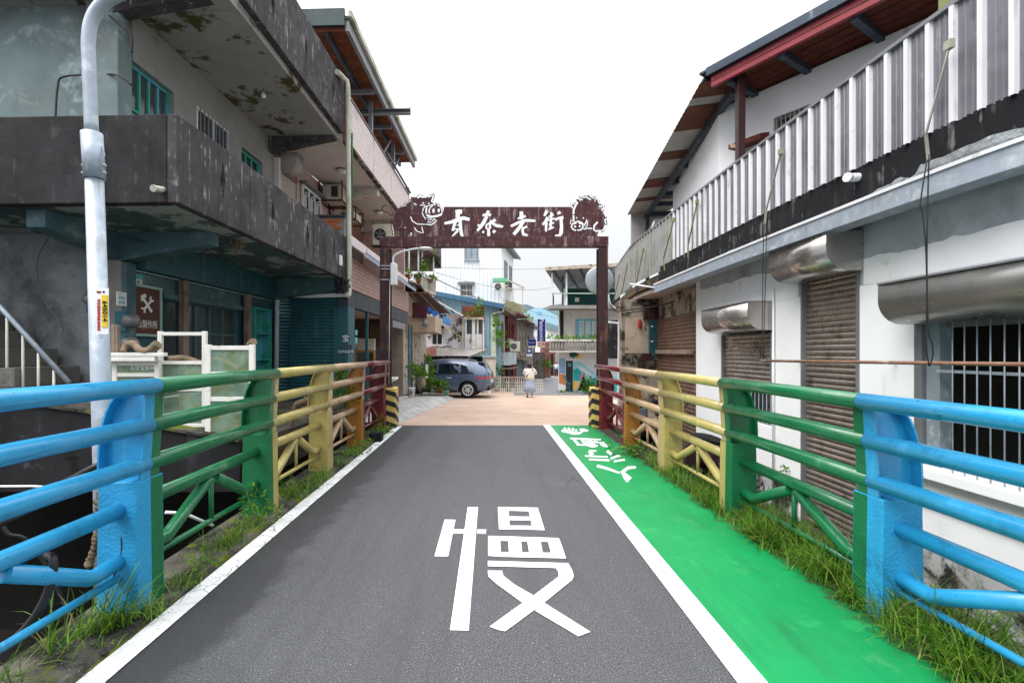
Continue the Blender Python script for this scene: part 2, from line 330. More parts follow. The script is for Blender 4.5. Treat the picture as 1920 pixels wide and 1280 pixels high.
m_mold2 = mat('blotched_render', (.52, .45, .37), .9, var=.15, stains=[((.07, .06, .05), 3, .56, .63), ((.26, .2, .15), 5, .5, .7), ((.12, .13, .09), 2, .62, .68)], bump=.5)
m_stain_wall = mat('mildewed_white_wall', (.66, .64, .68), .9, var=.1, stains=[((.05, .038, .03), 1.1, .54, .6), ((.3, .26, .24), 3, .6, .7)], streaks=[((.14, .11, .1), 3, .62, .76)], bump=.4)
m_pink = mat('pink_tile', (.50, .34, .31), .45, var=.15, vs=9, stains=[((.34, .22, .2), 3, .6, .75)], bump=.08)
m_pink_l = mat('pale_pink_tile', (.66, .56, .54), .4, var=.1, vs=9, streaks=[((.38, .27, .25), 4, .6, .78)], bump=.08)
m_joint = mat('red_brown_joint', (.27, .13, .11), .9)
m_brown_tile = mat('brown_tile', (.36, .215, .185), .45, var=.2, vs=6, bump=.08)
m_brick = mat('red_brick', (.42, .125, .055), .85, var=.25, vs=7, stains=[((.2, .07, .04), 5, .6, .72)], bump=.5)
m_mortar = mat('mortar', (.27, .25, .23), .95)
m_ceil = mat('white_ceiling', (.62, .575, .54), .85, var=.06, stains=[((.45, .40, .37), 2, .6, .75)], bump=.1)
m_plank = mat('brown_plank', (.17, .055, .028), .8, var=.35, vs=4, streaks=[((.30, .15, .09), 5, .55, .75)], stains=[((.06, .025, .016), 3, .55, .7)], bump=.3)
m_plank2 = mat('red_plank', (.12, .034, .022), .8, var=.3, vs=4, stains=[((.055, .02, .014), 3, .55, .7)], bump=.3)
m_grey_metal = mat('grey_painted_steel', (.22, .22, .235), .5, metal=.4, var=.15, stains=[((.2, .09, .04), 4, .64, .72)], bump=.2)
m_blue_steel = mat('blue_black_steel', (.045, .06, .085), .5, metal=.3, var=.3, stains=[((.2, .22, .26), 5, .6, .7)], bump=.2)
m_red_steel = mat('red_painted_steel', (.27, .03, .045), .45, var=.15, bump=.1)
m_dkred = mat('dark_red_paint', (.034, .009, .009), .4, var=.2, streaks=[((.3, .2, .17), 5, .7, .8)], bump=.1)
m_trim_green = mat('green_black_trim', (.03, .055, .055), .5, var=.3, bump=.2)
m_pvc = mat('dirty_pvc', (.50, .49, .42), .55, var=.15, streaks=[((.2, .2, .1), 6, .5, .7)], bump=.1)
m_pvc_w = mat('white_pvc', (.74, .76, .78), .45, var=.05, bump=.05)
m_wood = mat('weathered_wood', (.26, .20, .155), .85, var=.3, vs=6, streaks=[((.13, .10, .08), 8, .5, .7)], bump=.5)
m_whitewood = mat('chipped_white_paint', (.74, .72, .68), .7, var=.08, vs=5, stains=[((.42, .38, .32), 6, .6, .68), ((.25, .17, .11), 9, .69, .73)], bump=.4)
m_branch = mat('driftwood', (.21, .155, .105), .9, var=.3, vs=8, stains=[((.12, .13, .09), 5, .55, .7)], bump=.6)
m_cable = mat('black_cable', (.018, .018, .02), .55, var=.2, bump=.1)
m_cable_g = mat('grey_cable', (.16, .16, .15), .6, var=.2, bump=.1)
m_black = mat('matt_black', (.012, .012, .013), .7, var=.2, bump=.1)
m_glass = glass('dark_glass'); m_glass_g = glass('grey_glass', (.06, .075, .08), .1); m_glass_s = glass('sky_glass', (.30, .36, .42), .08)
m_oldglass = clear_glass('algae_glass', (.27, .40, .30), .36)
m_white = mat('white_enamel', (.78, .78, .77), .4, var=.04, bump=.05); m_cream = mat('cream_enamel', (.62, .57, .47), .5, var=.08, bump=.05)
m_yel = mat('warning_yellow', (.62, .46, .13), .6, var=.15, stains=[((.35, .25, .1), 6, .6, .7)], bump=.4); m_blk = mat('warning_black', (.02, .021, .025), .6, var=.2, bump=.4)
m_leaf = [mat('leaf_%s' % n, c, .55, var=.35, vs=14, bump=.1, spec=.35) for n, c in (('dark', (.03, .085, .010)), ('mid', (.075, .19, .014)), ('light', (.15, .29, .022)), ('dry', (.26, .24, .08)))]
m_petal = mat('red_petal', (.5, .05, .08), .6)
m_terra = mat('terracotta', (.40, .12, .05), .8, var=.2, bump=.3)
m_skin = mat('skin', (.46, .28, .2), .6, var=.05, bump=.05); m_hair = mat('dark_hair', (.012, .008, .008), .5, bump=.2)
m_pil = mat('sooty_blotched_render', (.36, .31, .25), .95, var=.2, vs=3, stains=[((.05, .042, .035), 2.6, .48, .58), ((.5, .44, .36), 5, .6, .68)], bump=.5)
for q_ in m_leaf:                                                      # thin leaves let some light through
    t_ = q_.node_tree; tr = t_.nodes.new('ShaderNodeBsdfTranslucent'); ms = t_.nodes.new('ShaderNodeMixShader'); ms.inputs[0].default_value = .38; pb_ = t_.nodes['Principled BSDF']; lk = pb_.inputs['Base Color'].links[0].from_socket
    t_.links.new(lk, tr.inputs['Color']); t_.links.new(pb_.outputs[0], ms.inputs[1]); t_.links.new(tr.outputs[0], ms.inputs[2]); t_.links.new(ms.outputs[0], t_.nodes['Material Output'].inputs[0])
def overlay(m, colour, fac):
    """a further layer of dirt over a finished material; fac(k) returns the mask socket"""
    k = NT.__new__(NT); k.m = m; k.t = m.node_tree; k.b = k.t.nodes['Principled BSDF']; k.pos = k.n('ShaderNodeNewGeometry').outputs['Position']
    old = k.b.inputs['Base Color'].links[0].from_socket; k.l(k.mix(fac(k), old, colour), k.b.inputs['Base Color'])
def soil_edge(k):
    sx = k.n('ShaderNodeSeparateXYZ'); k.l(k.pos, sx.inputs[0]); a = k.n('ShaderNodeMath', operation='MULTIPLY_ADD'); k.l(k.noise(5, 7, .7), a.inputs[0]); a.inputs[1].default_value = .7; k.l(sx.outputs[0], a.inputs[2]); return k.ramp(a.outputs[0], 2.71, 2.79, 0, .85)
overlay(m_walk, (.045, .05, .022), soil_edge)
overlay(m_walk, (.012, .09, .04), lambda k: k.mul(k.ramp(k.noise(1, 5, .65, (7, .5, 1)), .52, .72, 0, .5), k.ramp(k.noise(.8, 3), .45, .6)))
overlay(m_walk, (.10, .30, .15), lambda k: k.ramp(k.noise(2.6, 8, .75), .58, .70, 0, .5))
overlay(m_asphalt, (.045, .045, .047), lambda k: k.ramp(k.noise(1, 5, .65, (3.2, .22, 1)), .50, .70, 0, .42))
for q_ in (m_line, m_line_new): overlay(q_, (.30, .30, .29), lambda k: k.ramp(k.noise(1, 6, .7, (4, .8, 1)), .55, .75, 0, .5))
# ------------------------------------------------------------------ ground, bridge deck, road, markings
def gz(Y):
    if Y <= 11.2: return 0.0
    if Y <= 21: return -.28 * (Y - 11.2) / 9.8
    if Y <= 24: return -.28
    return -.28 - .0235 * (min(Y, 60) - 24)
def sheet(name, xs0, xs1, ys, dz, m, kind='structure'):
    """a strip of ground from x0 to x1 (numbers or functions of y) that follows the slope of the street"""
    b = MB(); f0 = xs0 if callable(xs0) else (lambda y: xs0); f1 = xs1 if callable(xs1) else (lambda y: xs1)
    vs, fs = [], []
    for y in ys: vs += [(f0(y), y, gz(y) + dz), (f1(y), y, gz(y) + dz)]
    for i in range(len(ys) - 1): fs.append((2 * i, 2 * i + 1, 2 * i + 3, 2 * i + 2))
    b.add(vs, fs); return struct(name, b, m, kind, recalc=False)
ys = [11.17, 13, 15, 17, 19, 21, 24, 30, 40, 60, 120, 300, 900]
sheet('ground', lambda y: -20 - y, lambda y: 20 + y, [10.9] + ys, -.02, m_far_ground)
sheet('brick_paving', -2.6, 5.2, [11.17, 13, 15, 17, 19, 21, 23.6], 0, m_paving)
sheet('alley_road', lambda y: 1.2 + (y - 22) * .045, lambda y: 5 + (y - 22) * .07, [22, 24, 30, 40, 60], .006, m_asphalt_far)
b = MB(); b.box(-2.58, 2.86, -4, 11.165, -.55, 0); struct('road', b, m_asphalt)
b = MB(); b.box(-40, 30, -25, 11, -3.4, -3.2); struct('riverbed', b, mat('shaded_mud', (.014, .013, .012), .7, var=.4, bump=.6, bs=12))  # near-black mud: the deep channel's shade is put into its colour
b = MB(); nx, ny = 14, 40
vs = [(2.86 + 1.6 * i / nx, -3 + 15.2 * j / ny, -.50 + .05 * noise.noise(Vector((i * .5, j * .5, 0))) + (.30 * max(0, 1 - i / 3))) for j in range(ny + 1) for i in range(nx + 1)]
b.add(vs, [(j * (nx + 1) + i, j * (nx + 1) + i + 1, (j + 1) * (nx + 1) + i + 1, (j + 1) * (nx + 1) + i) for j in range(ny) for i in range(nx)], smooth=True)
struct('alley_ground', b, m_dirt, recalc=False)
# left edge: a worn concrete kerb under the railing, then a mossy margin
b = MB(); n = 60
vs, fs = [], []
for i in range(n + 1):
    y = -3 + 14 * i / n; j = .018 * noise.noise(Vector((y * 2.2, 0, 0)))
    vs += [(-2.60 + j, y, -.5), (-2.59 + j, y, .035 + j * .5), (-2.16 + j * 1.5, y, .03), (-2.145 + j * 2, y, .004)]
for i in range(n):
    for k in range(3): fs.append((4 * i + k, 4 * i + k + 1, 4 * i + k + 5, 4 * i + k + 4))
b.add(vs, fs); struct('kerb', b, m_edge, recalc=False)
b = MB()
vs, fs = [], []
for i in range(n + 1):
    y = -3 + 14 * i / n; j = .03 * noise.noise(Vector((y * 3, 5, 0)))
    vs += [(-2.17, y, .0035), (-2.03 + j, y, .0035)]
for i in range(n): fs.append((2 * i, 2 * i + 1, 2 * i + 3, 2 * i + 2))
b.add(vs, fs); struct('road_margin', b, m_moss_margin, recalc=False)
b = MB(); vs, fs = [], []
for i in range(n + 1):
    y = -3 + 14.1 * i / n; j = .05 * noise.noise(Vector((y * 2, 9, 0)))
    vs += [(2.46 + j, y, .0085), (2.62, y, .03), (2.87, y, .02), (2.9, y, -.5)]
for i in range(n):
    for k in range(3): fs.append((4 * i + k, 4 * i + k + 1, 4 * i + k + 5, 4 * i + k + 4))
b.add(vs, fs); struct('kerb', b, m_dirt, recalc=False)
b = MB(); vs, fs = [], []
for i in range(n + 1):
    y = -3 + 14.02 * i / n; j = .006 * noise.noise(Vector((y * 9, 2, 0))); k = .006 * noise.noise(Vector((y * 9, 7, 0)))
    vs += [(-2.115 + j, y, .008), (-1.965 + k, y, .008)]
for i in range(n): fs.append((2 * i, 2 * i + 1, 2 * i + 3, 2 * i + 2))
b.add(vs, fs); struct('edge_line_marking', b, m_line, recalc=False)
b = MB(); b.quad((1.28, -3, .008), (1.435, -3, .008), (1.435, 11.15, .008), (1.28, 11.15, .008)); struct('edge_line_marking', b, m_line_new, recalc=False)
b = MB(); b.quad((1.43, -3, .004), (2.52, -3, .004), (2.40, 11.15, .004), (1.43, 11.15, .004)); struct('green_walkway', b, m_walk, recalc=False)

def marking(polys, ox, oy, sc, z0, m, label):
    b = MB(); z = z0
    for poly in polys:
        b.add([G(ox + x / sc, oy + y / sc, 0) + Vector((0, 0, z)) for x, y in poly], [tuple(range(len(poly)))]); z += .0002
    o = struct('road_marking', b, m, recalc=True); o['label'] = label; return o
def stroke(pts, w):
    """a pen stroke as a polygon: left side out, right side back; w a width or one per point"""
    pts = [Vector((p[0], p[1])) for p in pts]; ws = w if isinstance(w, (list, tuple)) else [w] * len(pts); L, Q = [], []
    for i, p in enumerate(pts):
        d = (pts[min(i + 1, len(pts) - 1)] - pts[max(i - 1, 0)]).normalized(); nn = Vector((-d.y, d.x)) * ws[i] / 2
        L.append(tuple(p + nn)); Q.append(tuple(p - nn))
    return L + Q[::-1]
slow = [[(230, 230), (316, 232), (257, 524), (147, 524)], [(414, 130), (496, 130), (421, 1118), (272, 1115)],
        [(300, 307), (393, 307), (388, 341), (293, 341)], [(492, 310), (563, 311), (556, 345), (488, 343)],
        [(655, 130), (740, 130), (750, 310), (664, 308)], [(895, 134), (974, 136), (1030, 316), (935, 313)],
        [(740, 131), (895, 134), (900, 165), (742, 160)], [(745, 206), (908, 208), (916, 238), (748, 236)], [(750, 279), (928, 281), (935, 313), (752, 310)],
        [(577, 362), (672, 364), (680, 530), (577, 522)], [(672, 364), (1142, 380), (1156, 413), (674, 402)], [(680, 492), (1186, 499), (1200, 543), (680, 530)],
        [(738, 404), (840, 407), (850, 495), (744, 493)], [(890, 408), (997, 411), (1013, 497), (906, 495)], [(1057, 412), (1156, 414), (1186, 499), (1080, 498)],
        [(575, 563), (1218, 582), (1240, 625), (575, 606)],
        [(1218, 583), (1250, 640), (1263, 685), (1250, 715), (1030, 895), (715, 1128), (660, 1118), (588, 1091), (850, 902), (940, 842), (1140, 690), (1140, 655), (1120, 622)],
        [(574, 642), (688, 643), (700, 685), (790, 755), (935, 838), (850, 898), (640, 745), (580, 690)],
        [(1028, 902), (1395, 1133), (1300, 1170), (950, 962)]]
marking(slow, 780, 920, 4.267, .0034, m_line_new, 'large white painted slow character on the grey asphalt')
ped = [stroke([(880, 690), (1010, 725), (1195, 790)], [34, 34, 24]), stroke([(1420, 710), (1310, 720), (1235, 775), (1290, 850), (1330, 890)], [26, 40, 60, 80, 92]),
       stroke([(715, 555), (1030, 568)], 22), stroke([(770, 603), (1055, 615)], 24), stroke([(770, 480), (870, 487)], 22), stroke([(775, 485), (820, 545)], [45, 55]),
       stroke([(1020, 485), (1085, 535)], 38), stroke([(1210, 548), (1150, 560), (1070, 595)], 30), stroke([(1270, 605), (1190, 618), (1115, 632)], 26),
       stroke([(510, 312), (760, 320)], 20), stroke([(760, 322), (935, 328)], 18), stroke([(560, 325), (625, 398)], 34), stroke([(770, 330), (850, 405)], 34), stroke([(600, 402), (895, 412)], 18),
       stroke([(655, 340), (770, 345)], 9), stroke([(660, 356), (780, 361)], 9), stroke([(672, 372), (795, 378)], 9), stroke([(685, 388), (810, 394)], 8),
       stroke([(835, 350), (900, 372)], 26), stroke([(905, 370), (990, 374)], 16), stroke([(920, 398), (1020, 404)], 16), stroke([(950, 420), (1035, 430)], 14), stroke([(740, 412), (800, 432), (870, 430)], 14)]
marking(ped, 1000, 780, 7.385, .0066, m_line_new, 'white pedestrian way characters on the green strip')
feet = [stroke([(390, 205), (480, 215), (560, 240), (640, 238), (680, 215)], [26, 44, 40, 36, 20]), stroke([(425, 165), (450, 200)], 30), stroke([(480, 165), (510, 200)], 30), stroke([(540, 170), (560, 205)], 30), stroke([(600, 185), (590, 215)], 24), stroke([(640, 180), (700, 205), (760, 200)], [22, 30, 22]), stroke([(680, 178), (720, 190)], 18)]
marking(feet, 1000, 780, 7.385, .0066, m_line_new, 'white footprint mark at the far end of the green strip')

# ------------------------------------------------------------------ rainbow bridge railings
BAYS = ['blue', 'blue', 'green', 'yellow', 'tan', 'red']               # bay colours, the nearest first
def railing(side, y0, step, dz, x4, label):
    root = thing('bridge_railing', label, 'railing', (side * (x4 - .03), y0 + step * 1.5, 0), 'rainbow painted railings of the bridge')
    X = lambda x: side * x
    xr = [x4 - .155, x4 - .11, x4 - .085]; zr = [1.475 + dz, 1.215 + dz, .955 + dz]; z4 = .68 + dz; rr = .053
    posts = [y0 + step * (i - 1) for i in range(6)]                    # the first stands out of the picture
    for i in range(6):
        yc = posts[i]; ca, cb = (BAYS[i], BAYS[min(i + 1, 5)])
        if i == 4: ca = 'orange'
        if i == 5: ca = cb = 'red'
        h = .865 + dz; hw = .125; xi, xo = x4 - .13, x4 + .145
        pb = MB()
        for ya, yb_, mi in ((yc - hw, yc, 0), (yc, yc + hw, 1)):
            lo = [(X(xi), ya, .0), (X(xo), ya, .0), (X(xo), yb_, .0), (X(xi), yb_, .0)]; hi = [(X(xi + .012), ya, h), (X(xo - .012), ya, h), (X(xo - .012), yb_, h), (X(xi + .012), yb_, h)]
            pb.hexa(lo, hi, mi)
        pm = [m_ped[ca], m_ped[cb]]
        post = pb.build('post', pm, root, bevel=.008)
        # curved fin: web, road-side flange in both colours, curved outer flange, stiffeners
        xb, xt = x4 - .10, x4 - .045 - .09; z0, z1 = h, zr[0] - .03
        inn = lambda z: xb + (xt - xb) * (z - z0) / (z1 - z0)
        outer = []
        for k in range(9):
            a = k / 8 * math.pi / 2; outer.append((xb + .085 + .175 * math.cos(a) * (1 if k else 1), z0 + (z1 - z0) * (.18 + .82 * math.sin(a))))
        outer = [(xb + .26, z0)] + outer; outer[-1] = (inn(z1) + .10, z1)
        web = MB(); poly = [(X(inn(z0)), z0), (X(inn(z1)), z1)] + [(X(a), z) for a, z in reversed(outer)]
        web.prism(poly, 'y', yc - .012, yc + .012); web.build('fin_web', m_rail[ca], post)
        fl = MB()
        for ya, yb_, mi in ((yc - .085, yc, 0), (yc, yc + .085, 1)):
            fl.hexa([(X(inn(z0) - .016), ya, z0), (X(inn(z0)), ya, z0), (X(inn(z0)), yb_, z0), (X(inn(z0) - .016), yb_, z0)],
                    [(X(inn(z1) - .016), ya, z1), (X(inn(z1)), ya, z1), (X(inn(z1)), yb_, z1), (X(inn(z1) - .016), yb_, z1)], mi)
        fl.build('fin_flange', [m_rail[ca], m_rail[cb]], post)
        of = MB()
        for k in range(len(outer) - 1):
            (a0, za), (a1, zb) = outer[k], outer[k + 1]
            of.hexa([(X(a0), yc - .085, za), (X(a0 + .012), yc - .085, za), (X(a0 + .012), yc + .085, za), (X(a0), yc + .085, za)],
                    [(X(a1), yc - .085, zb), (X(a1 + .012), yc - .085, zb + .004), (X(a1 + .012), yc + .085, zb + .004), (X(a1), yc + .085, zb)])
        of.build('fin_rim', m_rail[ca], post)
        st = MB(); zz = zr[1] + .005; st.box(*sorted((X(inn(zz)), X(x4 + .125))), yc - .08, yc - .012, zz - .006, zz + .006); st.build('fin_stiffener', m_rail[ca], post)
    for i in range(6):
        ya = posts[i - 1] if i else posts[0] - step; yb_ = posts[i]; c = BAYS[i]
        if i == 5: yb_ = posts[5] + .14
        for q in range(3):
            yy = yb_ + (.06 if i == 5 else 0)
            pb = MB(); pb.tube([(X(xr[q]), ya + .0015, zr[q]), (X(xr[q]), (ya + yy) / 2, zr[q] + .004), (X(xr[q]), yy - .0015, zr[q])], rr * (.999 if i % 2 else 1), 16); pb.build('rail', m_rail[c], root)
        if i == 0: continue
        a, e = ya + .125, posts[i] - .125; mid = (a + e) / 2
        pb = MB(); pb.tube([(X(x4), a - .01, z4), (X(x4), e + .01, z4)], .05, 14); pb.build('mid_rail', m_rail[c], root)
        for s0, s1 in ((a, 1), (e, -1)):
            pb = MB(); zl = .355 + dz * .8; pb.tube([(X(x4), s0 - .01 * s1, zl), (X(x4), s0 + .20 * s1, zl - .01), (X(x4), s0 + .24 * s1, zl + .005), (X(x4), mid - .05 * s1, z4 - .06)], .047, 12); pb.build('brace', m_rail[c], root)
        pb = MB(); pb.tube([(X(x4), mid, z4 - .03), (X(x4), mid, .27 + dz * .7)], .02, 8); pb.build('baluster', m_rail[c], root)
        pb = MB(); pb.tube([(X(x4), a - .01, .27 + dz * .7), (X(x4), e + .01, .25 + dz * .7)], .024, 8); pb.build('bottom_rail', m_rail[c], root)
    return root
railing(-1, 3.21, 1.82, 0.0, 2.375, 'rainbow railing beside the balcony house and the galvanised lamp pole')
railing(1, 3.14, 1.87, -.095, 2.60, 'rainbow railing along the green walkway by the shuttered white shophouse')

# ------------------------------------------------------------------ steel street gate
AY = 10.9
def A(x, y): return P(x, y, AY)
gate = thing('street_gate', 'rusty maroon steel gate with cut-out characters and two boars spanning the bridge end', 'gate', (0, AY, 0))
def hbeam(x0, x1, z0, z1, name):
    pb = MB(); pb.box(x0, x1, AY - .1, AY - .088, z0, z1); pb.box(x0, x1, AY + .088, AY + .1, z0, z1); c = (x0 + x1) / 2; pb.box(c - .006, c + .006, AY - .088, AY + .088, z0, z1); return pb.build(name, m_iron_dark, gate)
for x0, x1, base in ((714, 733, .93), (1120, 1138, .95)):
    a, c = A(x0, 600).x, A(x1, 600).x
    p = hbeam(a, c, base, 4.055, 'gate_post')
    pb = MB(); pb.box(a - .06, c + .06, AY - .16, AY + .16, base - .02, base); pb.build('base_plate', m_iron_dark, p)
zb0, zb1 = A(0, 464).z, A(0, 445).z
pb = MB(); pb.box(A(713, 0).x, A(1139, 0).x, AY - .1, AY + .1, zb0, zb1); pb.build('lower_beam', m_iron, gate, bevel=.006)
ztop = A(0, 388).z
def Bl(x, y): p = A(700 + x / 8.533, 350 + y / 8.533); return (p.x, p.z)
def Br(x, y): p = A(1040 + x / 9.843, 350 + y / 9.843); return (p.x, p.z)
def Lt(x, y): p = A(800 + x / 6.857, 370 + y / 6.857); return (p.x, p.z)
silL = [(350, 830), (352, 800), (300, 790), (300, 720), (283, 660), (275, 580), (285, 500), (312, 440), (350, 378), (415, 325), (420, 302), (482, 300), (488, 268), (560, 240), (570, 210), (600, 205), (596, 165), (690, 172), (700, 148), (740, 128), (790, 138), (850, 150), (862, 165), (920, 125), (975, 113), (983, 160), (952, 238), (1000, 265), (1060, 285), (1105, 345), (1120, 400)]
silR = [(860, 960), (857, 900), (862, 850), (905, 826), (930, 790), (945, 706), (972, 704), (965, 640), (945, 585), (972, 570), (940, 510), (905, 435), (925, 345), (845, 325), (820, 250), (750, 176), (735, 195), (630, 148), (615, 172), (545, 160), (540, 185), (450, 180), (440, 210), (370, 228), (415, 265), (385, 298), (290, 310), (300, 400)]
plate = MB()
outline = [(A(741, 0).x, zb1)] + [Bl(*q) for q in silL][1:] + [(A(833, 0).x, ztop), (A(1069, 0).x, ztop)] + [Br(*q) for q in silR[::-1]][:-1] + [(A(1127, 0).x, zb1)]
plate.prism(outline, 'y', AY - .006, AY + .006)
plo = plate.build('cut_out_panel', m_iron, gate)
ct = MB()
def slot(pts, w, T, sc):
    """one cut through the panel; w in picture pixels of the same zoom"""
    poly = [T(*q) for q in stroke(pts, [v * 1.22 for v in w] if isinstance(w, list) else w * (1.2 if T is Lt else 1.4))]; ct.prism(poly, 'y', AY - .05, AY + .05)
def hole(c, rx, ry, T): ct.prism([T(c[0] + rx * math.cos(t), c[1] + ry * math.sin(t)) for t in [2 * math.pi * k / 12 for k in range(12)]], 'y', AY - .05, AY + .05)
CH = [  # brush strokes of the four characters
 ([(370, 190), (405, 183), (455, 186)], [40, 46, 44]), ([(405, 200), (392, 262)], [50, 40]), ([(228, 335), (320, 318), (420, 275), (480, 268), (552, 286)], [28, 36, 44, 40, 34]),
 ([(372, 315), (348, 375), (330, 432)], [30, 30, 20]), ([(430, 300), (436, 400), (448, 470), (462, 506)], [34, 36, 34, 30]), ([(375, 305), (430, 300)], 26), ([(338, 425), (365, 405), (430, 412)], [20, 16, 20]), ([(385, 360), (425, 356)], 12), ([(402, 425), (360, 470), (320, 510)], [30, 22, 10]),
 ([(772, 178), (800, 200)], [30, 44]), ([(720, 238), (745, 222), (828, 224)], [28, 24, 30]), ([(775, 240), (735, 320), (690, 385), (648, 432)], [34, 40, 34, 24]), ([(655, 352), (690, 372)], 24), ([(885, 285), (835, 320), (790, 340)], [36, 26, 20]), ([(815, 300), (850, 335), (900, 365), (982, 376)], [24, 32, 34, 24]),
 ([(770, 345), (765, 405)], 20), ([(812, 340), (815, 405)], 24), ([(770, 405), (812, 405)], 18), ([(770, 345), (812, 340)], 16), ([(795, 410), (798, 470), (795, 500)], [26, 34, 26]), ([(715, 440), (740, 450)], 26), ([(855, 425), (878, 452)], [30, 40]),
 ([(1215, 180), (1222, 240), (1212, 285)], [34, 46, 40]), ([(1170, 275), (1225, 258), (1275, 240)], [20, 26, 24]), ([(1082, 372), (1180, 325), (1280, 296), (1398, 302)], [28, 32, 32, 26]), ([(1265, 285), (1220, 350), (1160, 430), (1118, 478)], [24, 34, 38, 34]), ([(1240, 378), (1232, 430), (1245, 475), (1298, 488)], [26, 30, 34, 24]), ([(1245, 400), (1292, 372)], [18, 26]),
 ([(1550, 170), (1530, 205), (1510, 240)], [36, 30, 22]), ([(1560, 255), (1530, 310), (1490, 352)], [34, 32, 22]), ([(1538, 320), (1534, 440)], [30, 22]), ([(1605, 192), (1592, 405)], [26, 24]), ([(1568, 250), (1635, 222)], 18), ([(1565, 300), (1645, 268)], 18), ([(1570, 352), (1640, 325)], 18), ([(1565, 412), (1635, 382)], [22, 20]),
 ([(1680, 212), (1722, 190)], [24, 34]), ([(1645, 290), (1700, 268), (1758, 258)], [26, 28, 34]), ([(1728, 275), (1734, 380), (1728, 460), (1705, 496), (1652, 490)], [34, 36, 40, 34, 20])]
for q, w in CH: slot(q, w, Lt, 1)
BL = [([(392, 368), (345, 420), (312, 490), (303, 560)], 15), ([(365, 365), (430, 318), (500, 305), (530, 298)], 13), ([(490, 285), (560, 250), (592, 225)], 13), ([(297, 590), (305, 650), (322, 710)], 12), ([(312, 730), (345, 740), (345, 785), (315, 775)], 30),
      ([(403, 710), (403, 795)], 24), ([(460, 515), (464, 600), (425, 660), (355, 674)], 13), ([(470, 655), (520, 655)], 11), ([(595, 478), (625, 550), (700, 598), (835, 604)], 12), ([(655, 655), (700, 712), (760, 735), (800, 745), (775, 640)], 11), ([(605, 735), (605, 805)], 16), ([(560, 770), (585, 800)], 14),
      ([(705, 180), (745, 150), (790, 165), (835, 158), (850, 175)], 24), ([(880, 170), (930, 142), (958, 138), (950, 190), (930, 235)], 17), ([(925, 235), (965, 255), (990, 285)], 13), ([(650, 265), (690, 295)], 11), ([(745, 297), (800, 297), (830, 300)], 11), ([(835, 305), (800, 350), (790, 400)], 12), ([(858, 305), (848, 360), (843, 430)], 17), ([(870, 310), (935, 290), (1000, 285)], 13),
      ([(900, 430), (890, 380), (915, 330), (950, 305)], 15), ([(1020, 290), (1075, 320), (1102, 385), (1095, 435)], 14), ([(850, 455), (930, 482), (1020, 470), (1095, 440)], 26), ([(780, 410), (800, 465), (840, 520)], 11), ([(860, 495), (920, 510), (960, 545), (920, 572), (865, 565)], 11), ([(870, 535), (920, 535)], 10), ([(960, 510), (1010, 545), (965, 585), (920, 612), (845, 600)], 14)]
for q, w in BL: slot(q, w, Bl, 1)
for c, rx, ry in (((797, 262), 14, 14), ((887, 268), 14, 14), ((962, 385), 21, 36), ((1047, 380), 20, 32)): hole(c, rx, ry, Bl)
BR = [([(425, 282), (380, 355), (350, 430), (347, 510)], 26), ([(348, 525), (350, 640)], 24), ([(380, 232), (430, 220), (520, 245)], 18), ([(455, 205), (470, 270)], 12), ([(460, 192), (560, 205)], 14), ([(555, 180), (650, 230), (670, 245)], 20), ([(640, 165), (720, 215)], 20), ([(742, 205), (745, 275)], 12), ([(755, 195), (800, 250), (830, 320)], 18),
      ([(815, 362), (905, 350), (900, 400), (860, 440)], 22), ([(820, 405), (870, 385)], 9), ([(895, 450), (920, 500), (950, 562)], 20), ([(930, 590), (935, 660), (950, 690)], 20), ([(930, 705), (915, 780), (870, 815)], 22), ([(305, 320), (370, 318)], 16), ([(303, 325), (330, 400)], 18),
      ([(290, 690), (300, 600), (335, 660)], 13), ([(355, 665), (440, 638), (510, 670), (530, 705)], 20), ([(595, 605), (580, 660), (545, 715)], 18), ([(610, 640), (605, 720), (560, 748)], 14), ([(530, 785), (600, 770), (690, 770)], 18), ([(795, 650), (730, 720), (720, 790), (770, 830), (805, 800)], 24), ([(840, 800), (830, 860), (822, 915)], [40, 50, 70]),
      ([(395, 808), (340, 790), (306, 740), (325, 690), (400, 672)], 20), ([(440, 668), (510, 690), (528, 740), (490, 795), (415, 805)], 20)]
for q, w in BR: slot(q, w, Br, 1)
for c, rx, ry in (((405, 575), 13, 16), ((528, 580), 14, 16), ((378, 736), 20, 22), ((462, 730), 19, 22)): hole(c, rx, ry, Br)
cut(plo, ct)
pb = MB(); pb.tube([(x, AY, z) for x, z in [Bl(*q) for q in [(300, 465), (262, 440), (240, 400), (185, 405), (160, 380), (132, 350), (140, 320), (190, 298), (240, 300), (275, 330), (295, 380), (305, 430)]]], .012, 6); pb.build('boar_tail', m_iron, gate)
